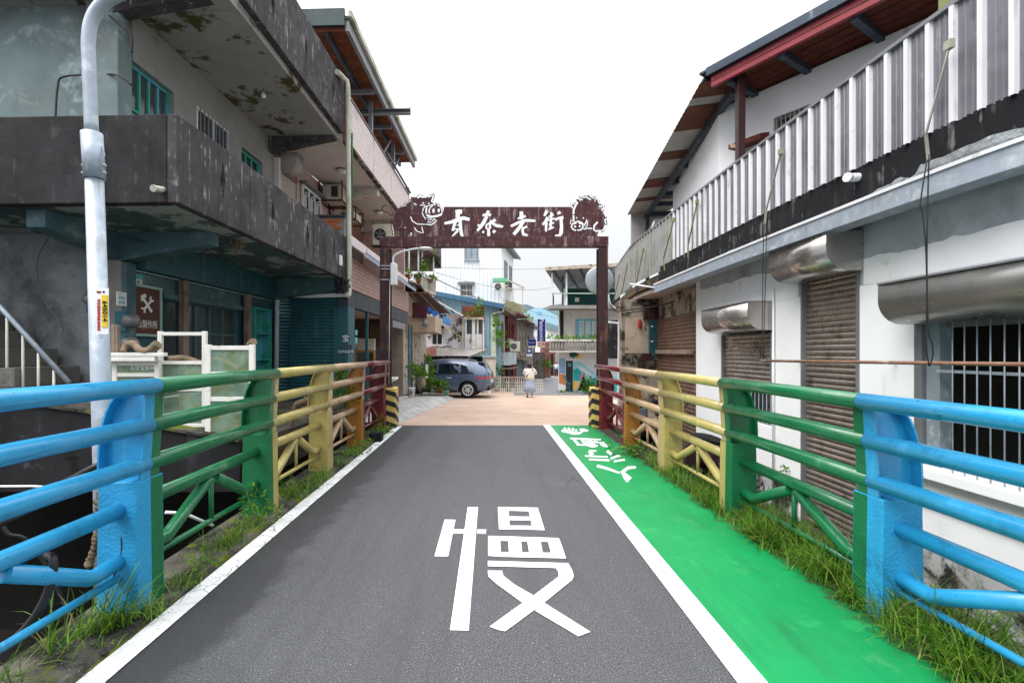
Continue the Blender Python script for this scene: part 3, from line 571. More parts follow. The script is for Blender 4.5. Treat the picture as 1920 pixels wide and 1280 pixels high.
for x0, x1, yt, yb in ((722, 741, 722, 785), (1107, 1133, 722, 797)):
    c = (A(x0, 0).x + A(x1, 0).x) / 2; w = .155; side = -1 if c < 0 else 1; c += side * (-.0)
    o = thing('striped_plinth', 'yellow and black striped concrete plinth %s' % ('beside the grocery' if c < 0 else 'at the end of the green walkway'), 'bollard', (c, AY, 0), 'striped plinths of the gate')
    pb = MB(); k = 7; h = .91
    pb.box(c - w, c + w, AY - .19, AY + .19, 0, h)
    pb.build('plinth_body', m_yel, o, bevel=.03)
    for j in range(4):
        z = .10 + j * .235; pb = MB()
        poly = [(c - w - .004, z), (c + w + .004, z - .11), (c + w + .004, z - .0), (c - w - .004, z + .11)]
        pb.prism([(a, max(.004, min(h - .02, q))) for a, q in poly], 'y', AY - .194, AY - .186)
        sx = c + (w + .001 if c < 0 else -w - .001) * 1
        za = z - .11 if c < 0 else z; pb.prism([(AY - .19, max(.004, za)), (AY + .19, max(.004, za - .16)), (AY + .19, max(.01, za - .05)), (AY - .19, min(h - .02, za + .11))], 'x', sx - .005, sx + .005); pb.build('black_stripe', m_blk, o)
# ------------------------------------------------------------------ facade helpers
def hole_wall(M, s0, s1, z0, z1, holes, n0, n1):
    """a wall slab along s with real openings (s0,s1,z0,z1)"""
    b = MB(M); ss = sorted({s0, s1, *[h[0] for h in holes], *[h[1] for h in holes]}); zs = sorted({z0, z1, *[h[2] for h in holes], *[h[3] for h in holes]})
    ss = [s for s in ss if s0 <= s <= s1]; zs = [z for z in zs if z0 <= z <= z1]
    solid = lambda i, j: 0 <= i < len(ss) - 1 and 0 <= j < len(zs) - 1 and not any(h[0] - 1e-6 <= ss[i] and ss[i + 1] <= h[1] + 1e-6 and h[2] - 1e-6 <= zs[j] and zs[j + 1] <= h[3] + 1e-6 for h in holes)
    for i in range(len(ss) - 1):
        for j in range(len(zs) - 1):
            if not solid(i, j): continue
            a, c, d, e = ss[i], ss[i + 1], zs[j], zs[j + 1]
            b.quad((a, n0, d), (c, n0, d), (c, n0, e), (a, n0, e)); b.quad((a, n1, d), (a, n1, e), (c, n1, e), (c, n1, d))
            if not solid(i - 1, j): b.quad((a, n0, d), (a, n0, e), (a, n1, e), (a, n1, d))
            if not solid(i + 1, j): b.quad((c, n0, d), (c, n1, d), (c, n1, e), (c, n0, e))
            if not solid(i, j - 1): b.quad((a, n0, d), (a, n1, d), (c, n1, d), (c, n0, d))
            if not solid(i, j + 1): b.quad((a, n0, e), (c, n0, e), (c, n1, e), (a, n1, e))
    return b
def window(M, s0, s1, z0, z1, n, parent, fm, pm, cols=2, rows=2, fw=.05, bars=0, barm=None, d=.06, name='window', label=None):
    """frame and glazing bars as one part, each pane a sub-part; bars: upright security bars in front"""
    b = MB(M); mw = fw * .7
    b.box(s0, s0 + fw, n, n + d, z0, z1); b.box(s1 - fw, s1, n, n + d, z0, z1); b.box(s0 + fw, s1 - fw, n + .002, n + d - .002, z0, z0 + fw); b.box(s0 + fw, s1 - fw, n + .002, n + d - .002, z1 - fw, z1)
    xs = [s0 + fw + (s1 - s0 - 2 * fw) * i / cols for i in range(cols + 1)]; zs = [z0 + fw + (z1 - z0 - 2 * fw) * i / rows for i in range(rows + 1)]
    for x in xs[1:-1]: b.box(x - mw / 2, x + mw / 2, n + .006, n + d - .006, z0 + fw, z1 - fw)
    for z in zs[1:-1]: b.box(s0 + fw, s1 - fw, n + .01, n + d - .01, z - mw / 2, z + mw / 2)
    w = b.build(name, fm, parent, label=label)
    pb = MB(); pb.box(-.5, .5, -.004, .004, -.5, .5); pme = pb.mesh('pane', pm)
    for i in range(cols):
        for j in range(rows):
            sx, sz = xs[i + 1] - xs[i], zs[j + 1] - zs[j]
            inst('pane', pme, w, M @ Matrix.Translation(((xs[i] + xs[i + 1]) / 2, n + .02, (zs[j] + zs[j + 1]) / 2)) @ Matrix.Diagonal((sx, 1, sz, 1)))
    if bars:
        bb = MB(); bb.tube([(0, 0, -.5), (0, 0, .5)], 1, 6); bme = bb.mesh('bar', barm or fm)
        for i in range(bars):
            s = s0 + (s1 - s0) * (i + .5) / bars
            inst('bar', bme, w, M @ Matrix.Translation((s, n + d + .03, (z0 + z1) / 2)) @ Matrix.Diagonal((.009, .009, z1 - z0, 1)))
    return w
def slat_mesh(name, m, pitch, depth=.018):
    """one interlocking roller-shutter slat, one metre long, rolled profile"""
    b = MB(); pr = [(0, 0), (depth * .55, pitch * .12), (depth, pitch * .38), (depth * .9, pitch * .66), (depth * .35, pitch * .9), (0, pitch * .985), (-.006, pitch * .985), (-.006, 0)]
    b.hexa([(-.5, p, q) for p, q in pr], [(.5, p, q) for p, q in pr]); return b.mesh(name, m)
def shutter(M, s0, s1, z0, z1, n, parent, m, pitch=.075, name='roller_shutter', label=None, guide=True, gm=None):
    b = MB(M); b.box(s0, s1, n - .03, n - .012, z0, z1)
    if guide: b.box(s0 - .05, s0 - .002, n - .03, n + .05, z0, z1); b.box(s1 + .002, s1 + .05, n - .03, n + .05, z0, z1)
    o = b.build(name, gm or m, parent, label=label); me = slat_mesh('slat', m, pitch); k = int((z1 - z0) / pitch)
    for i in range(k): inst('slat', me, o, M @ Matrix.Translation(((s0 + s1) / 2, n + rnd.uniform(-.002, .002), z0 + i * (z1 - z0) / k)) @ Matrix.Diagonal((s1 - s0 - .004, 1, (z1 - z0) / k / pitch, 1)))
    return o
def tiles(M, s0, s1, z0, z1, n, parent, m, tw, th, gap=.006, name='tile', stag=True, dep=.012):
    """a tiled face: every tile a piece, joints recessed"""
    b = MB(); b.box(-.5, .5, 0, dep, -.5, .5); me = b.mesh(name, m); rows = max(1, round((z1 - z0) / th)); cols = max(1, round((s1 - s0) / tw)); a, h = (s1 - s0) / cols, (z1 - z0) / rows
    for j in range(rows):
        off = a / 2 if (stag and j % 2) else 0
        for i in range(cols + (1 if off else 0)):
            x0 = max(s0, s0 + i * a - off); x1 = min(s1, s0 + (i + 1) * a - off)
            if x1 - x0 < .02: continue
            inst(name, me, parent, M @ Matrix.Translation(((x0 + x1) / 2, n + rnd.uniform(-.0015, .0015), z0 + (j + .5) * h)) @ Matrix.Diagonal((x1 - x0 - gap, 1, h - gap, 1)))
def planks(M, s0, s1, n0, n1, zf, parent, m, pw, across='s', name='plank', gap=.006, th=.02):
    """boards under a roof; zf(s, n) gives the height; boards run along n and repeat along s (across='s') or the other way"""
    b = MB(); b.box(-.5, .5, -.5, .5, 0, th); me = b.mesh(name, m)
    L = (s1 - s0) if across == 's' else (n1 - n0); k = max(1, round(L / pw)); w = L / k
    for i in range(k):
        c = (s0 if across == 's' else n0) + (i + .5) * w; z = rnd.uniform(-.003, .003)
        if across == 's':
            za, zb = zf(c, n0), zf(c, n1); ang = math.atan2(zb - za, n1 - n0); ln = math.hypot(zb - za, n1 - n0)
            N = Matrix.Translation((c, (n0 + n1) / 2, (za + zb) / 2 + z)) @ Matrix.Rotation(ang, 4, 'X') @ Matrix.Diagonal((w - gap, ln, 1, 1))
        else:
            za, zb = zf(s0, c), zf(s1, c); ang = math.atan2(zb - za, s1 - s0); ln = math.hypot(zb - za, s1 - s0)
            N = Matrix.Translation(((s0 + s1) / 2, c, (za + zb) / 2 + z)) @ Matrix.Rotation(-ang, 4, 'Y') @ Matrix.Diagonal((ln, w - gap, 1, 1))
        inst(name, me, parent, M @ N)
def cable(name, pts, r, label, m=None, group=None, cat='cable', seg=6, sag=0):
    pts = [Vector(p) for p in pts]
    if sag and len(pts) == 2:
        a, b = pts; pts = [a.lerp(b, t / 14) - Vector((0, 0, sag * 4 * (t / 14) * (1 - t / 14))) for t in range(15)]
    b = MB(); b.tube(pts, r, seg); return solo(name, b, m or m_cable, label, cat, pts[0], group)
def smooth(pts, k=6):
    """a rounder path through the points"""
    P_ = [Vector(p) for p in pts]; out = []
    for i in range(len(P_) - 1):
        p0, p1, p2, p3 = P_[max(i - 1, 0)], P_[i], P_[i + 1], P_[min(i + 2, len(P_) - 1)]
        for t in [q / k for q in range(k)]: out.append(.5 * ((2 * p1) + (p2 - p0) * t + (2 * p0 - 5 * p1 + 4 * p2 - p3) * t * t + (3 * p1 - p0 - 3 * p2 + p3) * t ** 3))
    return out + [P_[-1]]

# ------------------------------------------------------------------ grey balcony house on the left bank
FL = Frame(-3.494, 0, 1.9, 1); ML = FL.M; NW = -1.65
S0, S1 = 6.44, 10.68
house = thing('balcony_house', 'weathered grey concrete house with two black-stained balconies and a teal workshop front', 'building', FL.w(8.5, -3, .65))
def lb(name, m, boxes, bevel=0, label=None, parent=None):
    b = MB(ML)
    for q in boxes: b.box(*q)
    return b.build(name, m, parent or house, bevel, label)
def sx(px, n=NW): return FL.fp(px, 600, n)[0]
def zy(px, py, n=NW): return FL.fp(px, py, n)[1]
# upper floor, side wall with three windows
wa = (sx(248), sx(326), zy(248, 113) - 1.25, zy(248, 113)); wb_ = (sx(369), sx(431), zy(369, 198) - 1.15, zy(369, 198)); wc = (sx(453), sx(492), zy(453, 275) - 1.2, zy(453, 275))
hole_wall(ML, S0 + .16, S1, 3.3, 6.52, [wa, wb_, wc], NW - .15, NW).build('side_wall', m_plaster2, house)
window(ML, *wa, NW - .13, house, m_green_w, m_glass_g, 4, 2, .05, label='turquoise framed window')
window(ML, *wb_, NW - .06, house, m_white, m_glass_g, 2, 1, .035, bars=9, barm=m_grey_metal, label='white framed window behind bars')
window(ML, *wc, NW - .13, house, m_green_w, m_glass, 3, 2, .05, label='green framed window')
lb('front_wall', m_plaster, [(S0, S0 + .15, -9, NW, 3.3, 6.52)])
lb('corner_column', m_plaster, [(S0 - .12, S0 + .13, NW - .42, NW + .02, 3.3, 6.5)], .01)
lb('lower_front_wall', m_plaster_low, [(S0, S0 + .15, -9, NW - .36, .3, 3.3)])
lb('lower_corner_column', m_plaster2, [(S0 - .05, S0 + .2, NW - .35, NW + .02, .3, 3.3)], .01)
lb('top_storey_wall', m_plaster, [(S0 + .1, S0 + .25, -9, NW, 6.7, 9.6), (S0 + .25, S1, NW - .15, NW, 6.7, 9.6)])
# lower balcony
sl = lb('balcony_slab', m_tealsoff, [(5.25, S1 - .01, NW, -.11, 3.305, 3.42), (5.25, 6.43, -9, NW - .001, 3.305, 3.42)])
def para(s0, s1, n, z0, z1, diam, name):
    o = lb(name, m_conc_dark, [(s0, s1, n - .115, n, z0, z1)], .012); c = MB(ML)
    for px, py, hh in diam:
        s, z = FL.fp(px, py, n); c.prism([(s - .055, z), (s, z - hh), (s + .055, z), (s, z + hh)], 'y', n - .075, n + .05)
    cut(o, c); d = MB(ML)
    for px, py, hh in diam:
        s, z = FL.fp(px, py, n); d.prism([(s - .054, z), (s, z - hh + .01), (s + .054, z), (s, z + hh - .01)], 'y', n - .074, n - .07)
    d.build('drain_slit_shade', m_conc_black, o); return o  # black inserts stand in for the shade inside the slits
para(5.14, 10.66, 0, 3.30, 4.25, [(418, 338, .25), (512, 405, .25), (577, 443, .25), (627, 468, .25)], 'balcony_parapet')
lb('balcony_front_parapet', m_conc_front, [(5.14, 5.26, -9, -.117, 3.30, 4.25)], .012)
b = MB(); p0 = P(313, 357, 5.2); p1 = P(287, 353, 4.98); b.tube([p0, p0.lerp(p1, .9)], .032, 10); b.tube([p0.lerp(p1, .9), p1], .036, 10); b.build('drain_spout', m_pvc, house)
# brackets and beams under it
def beam(s0, s1, n0, n1, za0, za1, top, name='bracket', m=m_teal_l):
    """tapered cantilever along n: underside za0 at n0, za1 at n1"""
    b = MB(ML); b.hexa([(s0, n0, za0), (s1, n0, za0), (s1, n1, za1), (s0, n1, za1)], [(s0, n0, top), (s1, n0, top), (s1, n1, top), (s0, n1, top)]); return b.build(name, m, house, .006)
beam(6.36, 6.58, NW, -.42, 2.92, 3.14, 3.302); beam(10.4, 10.62, NW, -.2, 2.84, 3.05, 3.302)
b = MB(ML); b.hexa([(5.32, -1.86, 3.1), (5.32, -1.64, 3.1), (6.43, -1.64, 2.93), (6.43, -1.86, 2.93)], [(5.32, -1.86, 3.302), (5.32, -1.64, 3.302), (6.43, -1.64, 3.302), (6.43, -1.86, 3.302)]); b.build('bracket', m_teal_l, house, .006)
lb('wall_beam', m_teal, [(6.59, 10.39, NW, NW + .2, 2.84, 3.303)], .006)
# upper balcony
lb('balcony_slab', m_soffit, [(6.62, S1 - .01, NW - .14, -.17, 6.525, 6.41), (6.0, 6.6, -9, -.17, 6.40, 6.62)])
para(6.6, 10.62, -.05, 6.52, 7.72, [(512, 6, .25), (574, 92, .25), (625, 168, .25)], 'balcony_parapet')
lb('roof_overhang', m_conc_black, [(5.95, 6.62, -9, -.06, 6.63, 7.0)], .01)
beam(6.3, 6.5, NW - .05, -.3, 6.2, 6.42, 6.524, m=m_conc_dark); beam(10.42, 10.62, NW, -.2, 6.08, 6.36, 6.524, m=m_conc_dark)
lb('parapet_stub', m_conc_black, [(10.45, 10.75, -.4, -.17, 6.67, 8.0)], .01)
# workshop front
zt = 2.84
b = hole_wall(ML, 6.65, S1, .6, zt, [(sx(302), sx(448), 1.0, zy(345, 560))], NW - .1, NW); b.build('shop_wall', m_teal, house)
s0, s1 = sx(303), sx(447)
window(ML, s0, s1, 1.02, zy(345, 560) - .01, NW - .09, house, m_teal_l, m_glass_g, 5, 3, .07, label='teal shop window in small panes')
for a, c in ((sx(243), sx(326) - .01), (sx(338), sx(449) - .01), (sx(458), sx(500))): lb('upper_panel', m_teal_l, [(a, c, NW + .002, NW + .03, zy(345, 556), zt - .03)], .004)
lb('panel_ledge', m_teal_l, [(sx(300), sx(449), NW + .031, NW + .07, zy(345, 560) - .05, zy(345, 556))])
for a, c in ((327, 337), (450, 458)): lb('wooden_post', m_wood, [(sx(a), sx(c), NW + .072, NW + .15, .6, zt - .01)], .004)
lb('corner_post', m_teal_l, [(sx(224), sx(242), NW + .03, NW + .1, .6, 2.9)], .004)
# display shelf by the far end of the front
a, c = sx(460), sx(492); z0, z1 = 1.0, zy(470, 577)
sh = lb('display_shelf', m_green_w, [(a, a + .04, NW + .002, NW + .2, z0, z1), (c - .04, c, NW + .002, NW + .2, z0, z1), (a + .04, c - .04, NW + .002, NW + .2, z1 - .04, z1), (a + .04, c - .04, NW + .002, NW + .015, z0, z1 - .04)] + [(a + .04, c - .04, NW + .016, NW + .19, z0 + (z1 - z0) * k / 3, z0 + (z1 - z0) * k / 3 + .025) for k in (0, 1, 2)], label='pale green shelf by the shop window')
# ------------------------------------------------------------------ things on the workshop front
def fpt(px, py, n=0.0, F=None):
    F = F or FL; s, z = F.fp(px, py, n); return F.w(s, n, z)
o = thing('workshop_sign', 'brown wooden sign board with white hammer and wrench emblem in a pale green frame', 'sign', fpt(275, 620, NW + .1))
a, c, z0, z1 = sx(250, NW + .05), sx(298, NW + .05), zy(275, 626, NW + .05), zy(275, 540, NW + .05)
b = MB(ML); b.box(a, c, NW + .035, NW + .06, z0, z1); b.build('board', mat('sign_board_brown', (.085, .022, .012), .5, var=.2, streaks=[((.14, .05, .03), 9, .5, .7)]), o)
b = MB(ML); f = .035
for q in ((a - f, a, z0 - f, z1 + f), (c, c + f, z0 - f, z1 + f), (a, c, z1, z1 + f), (a, c, z0 - f, z0)): b.box(q[0], q[1], NW + .033, NW + .075, q[2], q[3])
b.build('frame', mat('pale_green_frame', (.30, .48, .42), .6), o)
b = MB(ML); cs, cz = (a + c) / 2, z0 + (z1 - z0) * .64; k = (c - a)
def em(pts, w, d):
    b.prism([(cs + x * k, cz + y * k) for x, y in stroke(pts, w)], 'y', NW + .061, NW + .065 + d)
em([(-.16, .16), (.17, -.2)], .085, 0); em([(-.22, .08), (-.2, .2), (-.06, .27)], [.06, .13, .1], .001); em([(.16, .14), (-.12, -.14)], .07, .002); em([(.12, .25), (.12, .13), (.24, .13)], .06, .003); em([(-.24, -.13), (-.12, -.13), (-.12, -.25)], .06, .004)
b.build('emblem', m_white, o)
lettering('後製作所', .125, m_white, o, ML @ Vector((cs, NW + .063, z0 + (z1 - z0) * .2)), FL.sa, sx=(c - a) / .62)
def plate(name, label, cat, F, n, x0, y0, x1, y1, m, words=(), bevel=0, thick=.012):
    """a small plate fixed on a facade at photo pixels, with printed words (text, height share, mat, y share)"""
    s0_, z1_ = F.fp(x0, y0, n); s1_, z0_ = F.fp(x1, y0, n)[0], F.fp(x0, y1, n)[1]
    b = MB(F.M); b.box(min(s0_, s1_), max(s0_, s1_), n, n + thick, z0_, z1_); c = F.w((s0_ + s1_) / 2, n + thick, (z0_ + z1_) / 2)
    o = thing(name, label, cat, F.w((s0_ + s1_) / 2, n, z0_)); b.build('panel', m, o)
    for t, hs_, tm, ys_, wsx in words: lettering(t, hs_ * (z1_ - z0_), tm, o, F.w((s0_ + s1_) / 2, n + thick + .001, z0_ + (z1_ - z0_) * ys_), F.sa if F.na.x > 0 else -F.sa, sx=wsx)
    return o
m_cyan = mat('cyan_plate', (.05, .42, .52), .4, var=.05); m_teal_ink = mat('teal_ink', (.02, .12, .15), .5, var=0)
plate('house_number_plate', 'cyan and white house number plate reading 80 above the brown sign board', 'sign', FL, NW + .035, 251, 522, 265, 536, m_white, [('80', .9, m_teal_ink, .5, .8)])
plate('street_name_plate', 'small teal plate above the number 80', 'sign', FL, NW + .035, 251, 513, 265, 521, m_cyan)
plate('pasted_notice', 'torn white notice with cyan print pasted on the corner post', 'notice', FL, NW + .1, 218, 546, 236, 572, m_white, [('80號', .3, m_cyan, .22, 1), ('貢寮街', .22, m_cyan, .55, 1)])
for px, py, lab in ((243, 602, 'upper electric meter on the corner post beside the sign board'), (241, 645, 'lower electric meter on the corner post under the other meter')):
    p = fpt(px, py, NW + .12); o = thing('electric_meter', lab, 'meter', p, 'electric meters of the workshop')
    b = MB(); b.box(p.x - .16, p.x - .02, p.y - .05, p.y + .1, p.z - .14, p.z + .13); b.build('meter_box', mat('meter_box_blue', (.02, .13, .19), .5), o)
    b = MB(); b.lathe((p.x + .06, p.y - .06, p.z), [(.0, -.1), (.06, -.1), (.085, -.07), (.09, 0), (.1, .02), (.1, .06)], 14, axis='y'); b.build('meter_dome', m_grey_metal, o)
p = P(168, 565, 6.3); o = thing('electric_meter', 'electric meter on the front wall half hidden by the lamp pole', 'meter', p, 'electric meters of the workshop')
b = MB(); b.box(p.x - .06, p.x + .1, 6.32, 6.43, p.z - .15, p.z + .1); b.build('meter_box', m_teal, o); b = MB(); b.lathe((p.x, 6.3, p.z + .03), [(0, -.07), (.06, -.06), (.075, 0), (.08, .03)], 12, axis='y'); b.build('meter_dome', m_grey_metal, o)

# teal downpipes and cables of the house
def pipe(label, pts, r, m, name='downpipe', cat='pipe', group=None):
    b = MB(); b.tube(pts, r, 10); return solo(name, b, m, label, cat, pts[0], group)
pv = lambda px, py, n=.12: fpt(px, py, n)
pipe('grey-green drainpipe running from the upper parapet down between the two houses', smooth([pv(632, 135, .02), pv(645, 148, .03), pv(652, 165, .08), pv(653, 260, .08), pv(654, 400, .08), pv(655, 540, .08), pv(650, 552, .06)], 4), .055, m_pvc)
pipe('thin green pipe beside the thick drainpipe', [pv(660, 250, .06), pv(660, 330, .06), pv(659, 430, .06)], .022, m_leaf[1])
pipe('white overflow pipe running level under the far end of the lower balcony', [FL.w(10.72, .03, zy(650, 552, 0)), FL.w(10.66, -.8, zy(650, 552, 0) - .03), FL.w(10.6, NW + .12, zy(650, 552, 0) - .05), FL.w(10.58, NW + .1, .7)], .05, m_pvc_w)
cable('wall_cable', smooth([P(104, 222, 6.41), P(108, 165, 6.41), P(120, 144, 6.41), P(190, 140, 6.41), P(222, 142, 6.30), P(247, 160, 6.30)]), .012, 'black cable looped over the upper front wall')
cable('wall_cable', smooth([P(205, 30, 6.3), P(228, 50, 6.3), P(246, 66, 6.3), P(247, 100, 6.3)]), .014, 'black cable under the eaves above the turquoise window')
cable('wall_cable', smooth([P(91, 445, 6.41), P(72, 480, 6.40), P(70, 520, 6.40), P(88, 570, 6.40), P(110, 600, 6.40), P(118, 618, 6.40), P(114, 630, 6.40)]), .009, 'loose grey wire hanging on the mottled front wall', m_cable_g)
cable('ceiling_wire', smooth([fpt(220, 440, -1.5), fpt(310, 462, -1.1), fpt(380, 460, -.6), fpt(430, 455, -.45)]), .008, 'black wire run along the first bracket', m_cable)
for i in range(3): pass
p = fpt(447, 460, -.35); b = MB()
for i in range(9):
    q = [p + Vector((rnd.uniform(-.1, .1), rnd.uniform(-.12, .12), .12)), p + Vector((rnd.uniform(-.09, .09), rnd.uniform(-.1, .1), rnd.uniform(-.02, .06))), p + Vector((rnd.uniform(-.09, .09), rnd.uniform(-.1, .1), rnd.uniform(-.12, -.02)))]; b.tube(smooth(q, 3), .012, 5)
solo('wire_bundle', b, m_branch, 'tangle of dry twigs or wires at the end of the first bracket', 'bundle', p)
p = fpt(494, 172, -.8); p.z = 6.5
o = thing('bare_bulb', 'bare light bulb hanging under the upper balcony', 'lamp', p); b = MB(); b.tube([p, p - Vector((0, 0, .18))], .008, 5); b.build('flex', m_cable_g, o); b = MB(); b.lathe(p - Vector((0, 0, .27)), [(.0, 0), (.03, .01), (.042, .04), (.03, .07), (.02, .1)], 10); b.build('bulb', m_white, o)
p = fpt(638, 490, .01); o = thing('junction_box', 'white junction box at the far end of the lower parapet', 'box', p)
b = MB(); b.box(p.x, p.x + .05, p.y - .1, p.y, p.z - .1, p.z + .12); b.build('cover', m_white, o, .008); b = MB(); b.tube(smooth([p + Vector((.03, 0, -.1)), p + Vector((.04, .05, -.3)), p + Vector((.02, .12, -.5))]), .012, 5); b.build('lead', m_cable, o)
b = MB(); p = fpt(648, 540, 0)
for i in range(16):
    q = [p + Vector((rnd.uniform(-.16, .12), rnd.uniform(-.25, .2), rnd.uniform(-.14, .2))) for _ in range(4)]; b.tube(smooth(q, 4), rnd.choice((.008, .012)), 5)
solo('cable_bundle', b, m_cable, 'tangled black cables at the foot of the drainpipe', 'bundle', p)

# ------------------------------------------------------------------ bank: retaining wall, terrace, stairs
o = thing('retaining_wall', 'dark mossy concrete retaining wall under the window-frame screens', 'wall', (-3.5, 5.4, .16))
top = [(-9, 1.17), (-5.06, 1.12), (-4.42, 1.03), (-3.72, .87), (-2.74, .71)]
b = MB()
for (x0, z0), (x1, z1) in zip(top, top[1:]): b.hexa([(x0, 5.30, .16), (x1, 5.30, .16), (x1, 5.48, .16), (x0, 5.48, .16)], [(x0, 5.30, z0), (x1, 5.30, z1), (x1, 5.48, z1), (x0, 5.48, z0)])
b.build('bank_wall', mat('wet_black_concrete', (.020, .020, .022), .9, var=.3, stains=[((.022, .022, .024), 1.3, .45, .62), ((.09, .09, .095), 5, .62, .75), ((.09, .05, .03), 9, .66, .72)], streaks=[((.07, .07, .078), 3, .58, .78), ((.012, .012, .012), 4, .52, .7)], bump=.6, bs=22, spec=.15, crack=(1.6, (.006, .006, .006), .012, (.5, .6))), o)
b = MB()
for (x0, z0), (x1, z1) in zip(top, top[1:]): b.hexa([(x0, 5.27, z0 + .002), (x1, 5.27, z1 + .002), (x1, 5.5, z1 + .002), (x0, 5.5, z0 + .002)], [(x0, 5.27, z0 + .03), (x1, 5.27, z1 + .03), (x1, 5.5, z1 + .03), (x0, 5.5, z0 + .03)])
b.build('coping', m_edge, o)
b = MB(); b.hexa([(-2.92, 5.485, .16), (-2.74, 5.485, .16), (-2.70, 10.6, .16), (-2.88, 10.6, .16)], [(-2.92, 5.485, .68), (-2.74, 5.485, .68), (-2.70, 10.6, .55), (-2.88, 10.6, .55)])
b.build('side_wall', mat('brown_mossy_concrete', (.10, .085, .07), .95, var=.3, stains=[((.03, .028, .026), 2.5, .45, .65), ((.12, .06, .03), 4, .6, .7), ((.2, .19, .17), 7, .62, .72)], bump=.8, bs=25, bd=.02), o)
b = MB(); b.box(-9, -2.93, 5.5, 10.74, .1, .62); struct('terrace', b, m_edge)
b = MB(); b.box(-9, -2.6, 8.5, 10.74, -3.2, .09); struct('culvert_wall', b, mat('culvert_shade', (.015, .015, .014), .9, spec=.1))  # coloured near black for the shade inside the culvert
st = thing('concrete_stairs', 'bare concrete stairs with a steel handrail beside the mottled front wall', 'stairs', (-5.6, 6, .62))
sm = MB(); sm.box(-.5, .5, -.5, .5, -.5, .5)
m_step = mat('stair_concrete', (.15, .145, .135), .92, var=.25, stains=[((.05, .05, .048), 2, .5, .7)], bump=.4); sme = sm.mesh('step', m_step, bevel=.01)
for i in range(9):
    x1 = -4.55 - i * .3; z = .62 + (i + 1) * .225
    inst('step', sme, st, Matrix.Translation(((x1 - 9) / 2, 5.97, z - .11)) @ Matrix.Diagonal((x1 + 9, .9, .22, 1)))
hr = [P(-60, 510, 5.6), P(0, 575, 5.6), P(130, 718, 5.6)]
b = MB(); b.tube(hr, .028, 10); b.build('handrail', m_steel, st)
bb = MB(); bb.tube([(0, 0, 0), (0, 0, 1)], .014, 8); bme = bb.mesh('baluster', m_pvc)
for px, yt, yb in ((18, 595, 720), (48, 628, 722), (77, 662, 724), (106, 694, 726), (133, 720, 755)):
    p = P(px, yt, 5.6); inst('baluster', bme, st, Matrix.Translation((p.x - .03, 5.6, .9)) @ Matrix.Diagonal((1, 1, p.z - .9, 1)))

# ------------------------------------------------------------------ screens made of old window frames, standing on the wall
SY = 5.42
def sframe(label, x0, x1, y0, y1, cross, panes, w=9, Y=SY):
    """old window sash: outer frame at photo pixels, cross rails at the given rows, glass in the named fields"""
    a, c = P(x0, 0, Y).x, P(x1, 0, Y).x; zt, zb = P(0, y0, Y).z, P(0, y1, Y).z; t = w / 900 * Y
    o = thing('window_frame_screen', label, 'window frame', ((a + c) / 2, Y, zb), 'old window frames set on the wall')
    for q in ((a, a + t, zb, zt), (c - t, c, zb, zt)):
        b = MB(); b.box(q[0], q[1], Y - .02, Y + .02, q[2], q[3]); b.build('stile', m_whitewood, o, .004)
    rows = [zt - t] + [P(0, q, Y).z for q in cross] + [zb]
    for z in rows: b = MB(); b.box(a + t + .001, c - t - .001, Y - .017, Y + .017, z, z + t * .8); b.build('cross_rail', m_whitewood, o, .003)
    for i, f in enumerate(panes):
        if f: b = MB(); b.box(a + t, c - t, Y - .003, Y + .003, rows[i + 1] + t * .8, rows[i]); b.build('glass_pane', m_oldglass, o)
    return o
fr = sframe('white window frame with two dusty panes nearest the lamp pole', 212, 300, 676, 782, [706], [1, 1])
lettering('石宇宝藝林', .055, m_white, fr, P(267, 690, SY - .01), (1, 0, 0))
sframe('tall white window frame with an empty upper field between the other two', 297, 388, 621, 800, [683, 733], [0, 1, 1], 8, 5.52)
sframe('white window frame with three greenish panes nearest the teal shutter', 386, 478, 646, 820, [705, 752], [1, 1, 1], 10)
b = MB(); b.box(P(204, 0, SY).x, P(317, 0, SY).x, SY - .09, SY - .02, P(0, 668, SY).z, P(0, 661, SY).z); b.box(P(204, 0, SY).x, P(300, 0, SY).x, SY - .09, SY - .03, P(0, 677, SY).z, P(0, 669, SY).z)
solo('weathered_plank', b, m_whitewood, 'weathered white double plank laid across the first window frame', 'plank', P(260, 678, SY), bevel=.005)
b = MB(); b.box(P(204, 0, SY).x, P(211, 0, SY).x, SY + .03, SY + .09, P(0, 782, SY).z, P(0, 608, SY).z); b.box(P(212, 0, SY).x, P(216, 0, SY).x, SY + .03, SY + .08, P(0, 782, SY).z, P(0, 609, SY).z)
solo('timber_post', b, m_wood, 'narrow timber post with a white edge just right of the lamp pole', 'post', P(210, 782, SY), bevel=.004)
def branch(label, pts, rs, Y):
    b = MB(); q = smooth([P(x, y, Y + d) for x, y, d in pts], 5); n = len(q); b.tube(q, [rs[0] + (rs[1] - rs[0]) * i / n + rnd.uniform(-.004, .004) for i in range(n)], 9); return solo('driftwood_branch', b, m_branch, label, 'branch', q[0], 'driftwood on the screens')
branch('curved greenish driftwood lying on the white plank', [(231, 660, 0), (236, 648, .05), (250, 644, .05), (262, 656, 0), (278, 658, 0), (290, 650, 0), (297, 645, 0)], (.03, .055), SY - .05)
branch('long driftwood branch passing through the middle frame', [(315, 674, 0), (345, 672, .1), (375, 680, .1), (405, 674, .15), (430, 682, .1), (455, 696, .1)], (.045, .03), SY + .13)
branch('stub of driftwood sticking up over the greenish frame', [(450, 690, .1), (460, 660, .1), (468, 645, .05), (476, 640, 0)], (.02, .04), SY + .1)
branch('forked driftwood standing behind the yellow railing', [(545, 800, 0), (550, 775, 0), (556, 758, 0), (572, 752, 0), (577, 748, 0)], (.03, .06), 6.9)
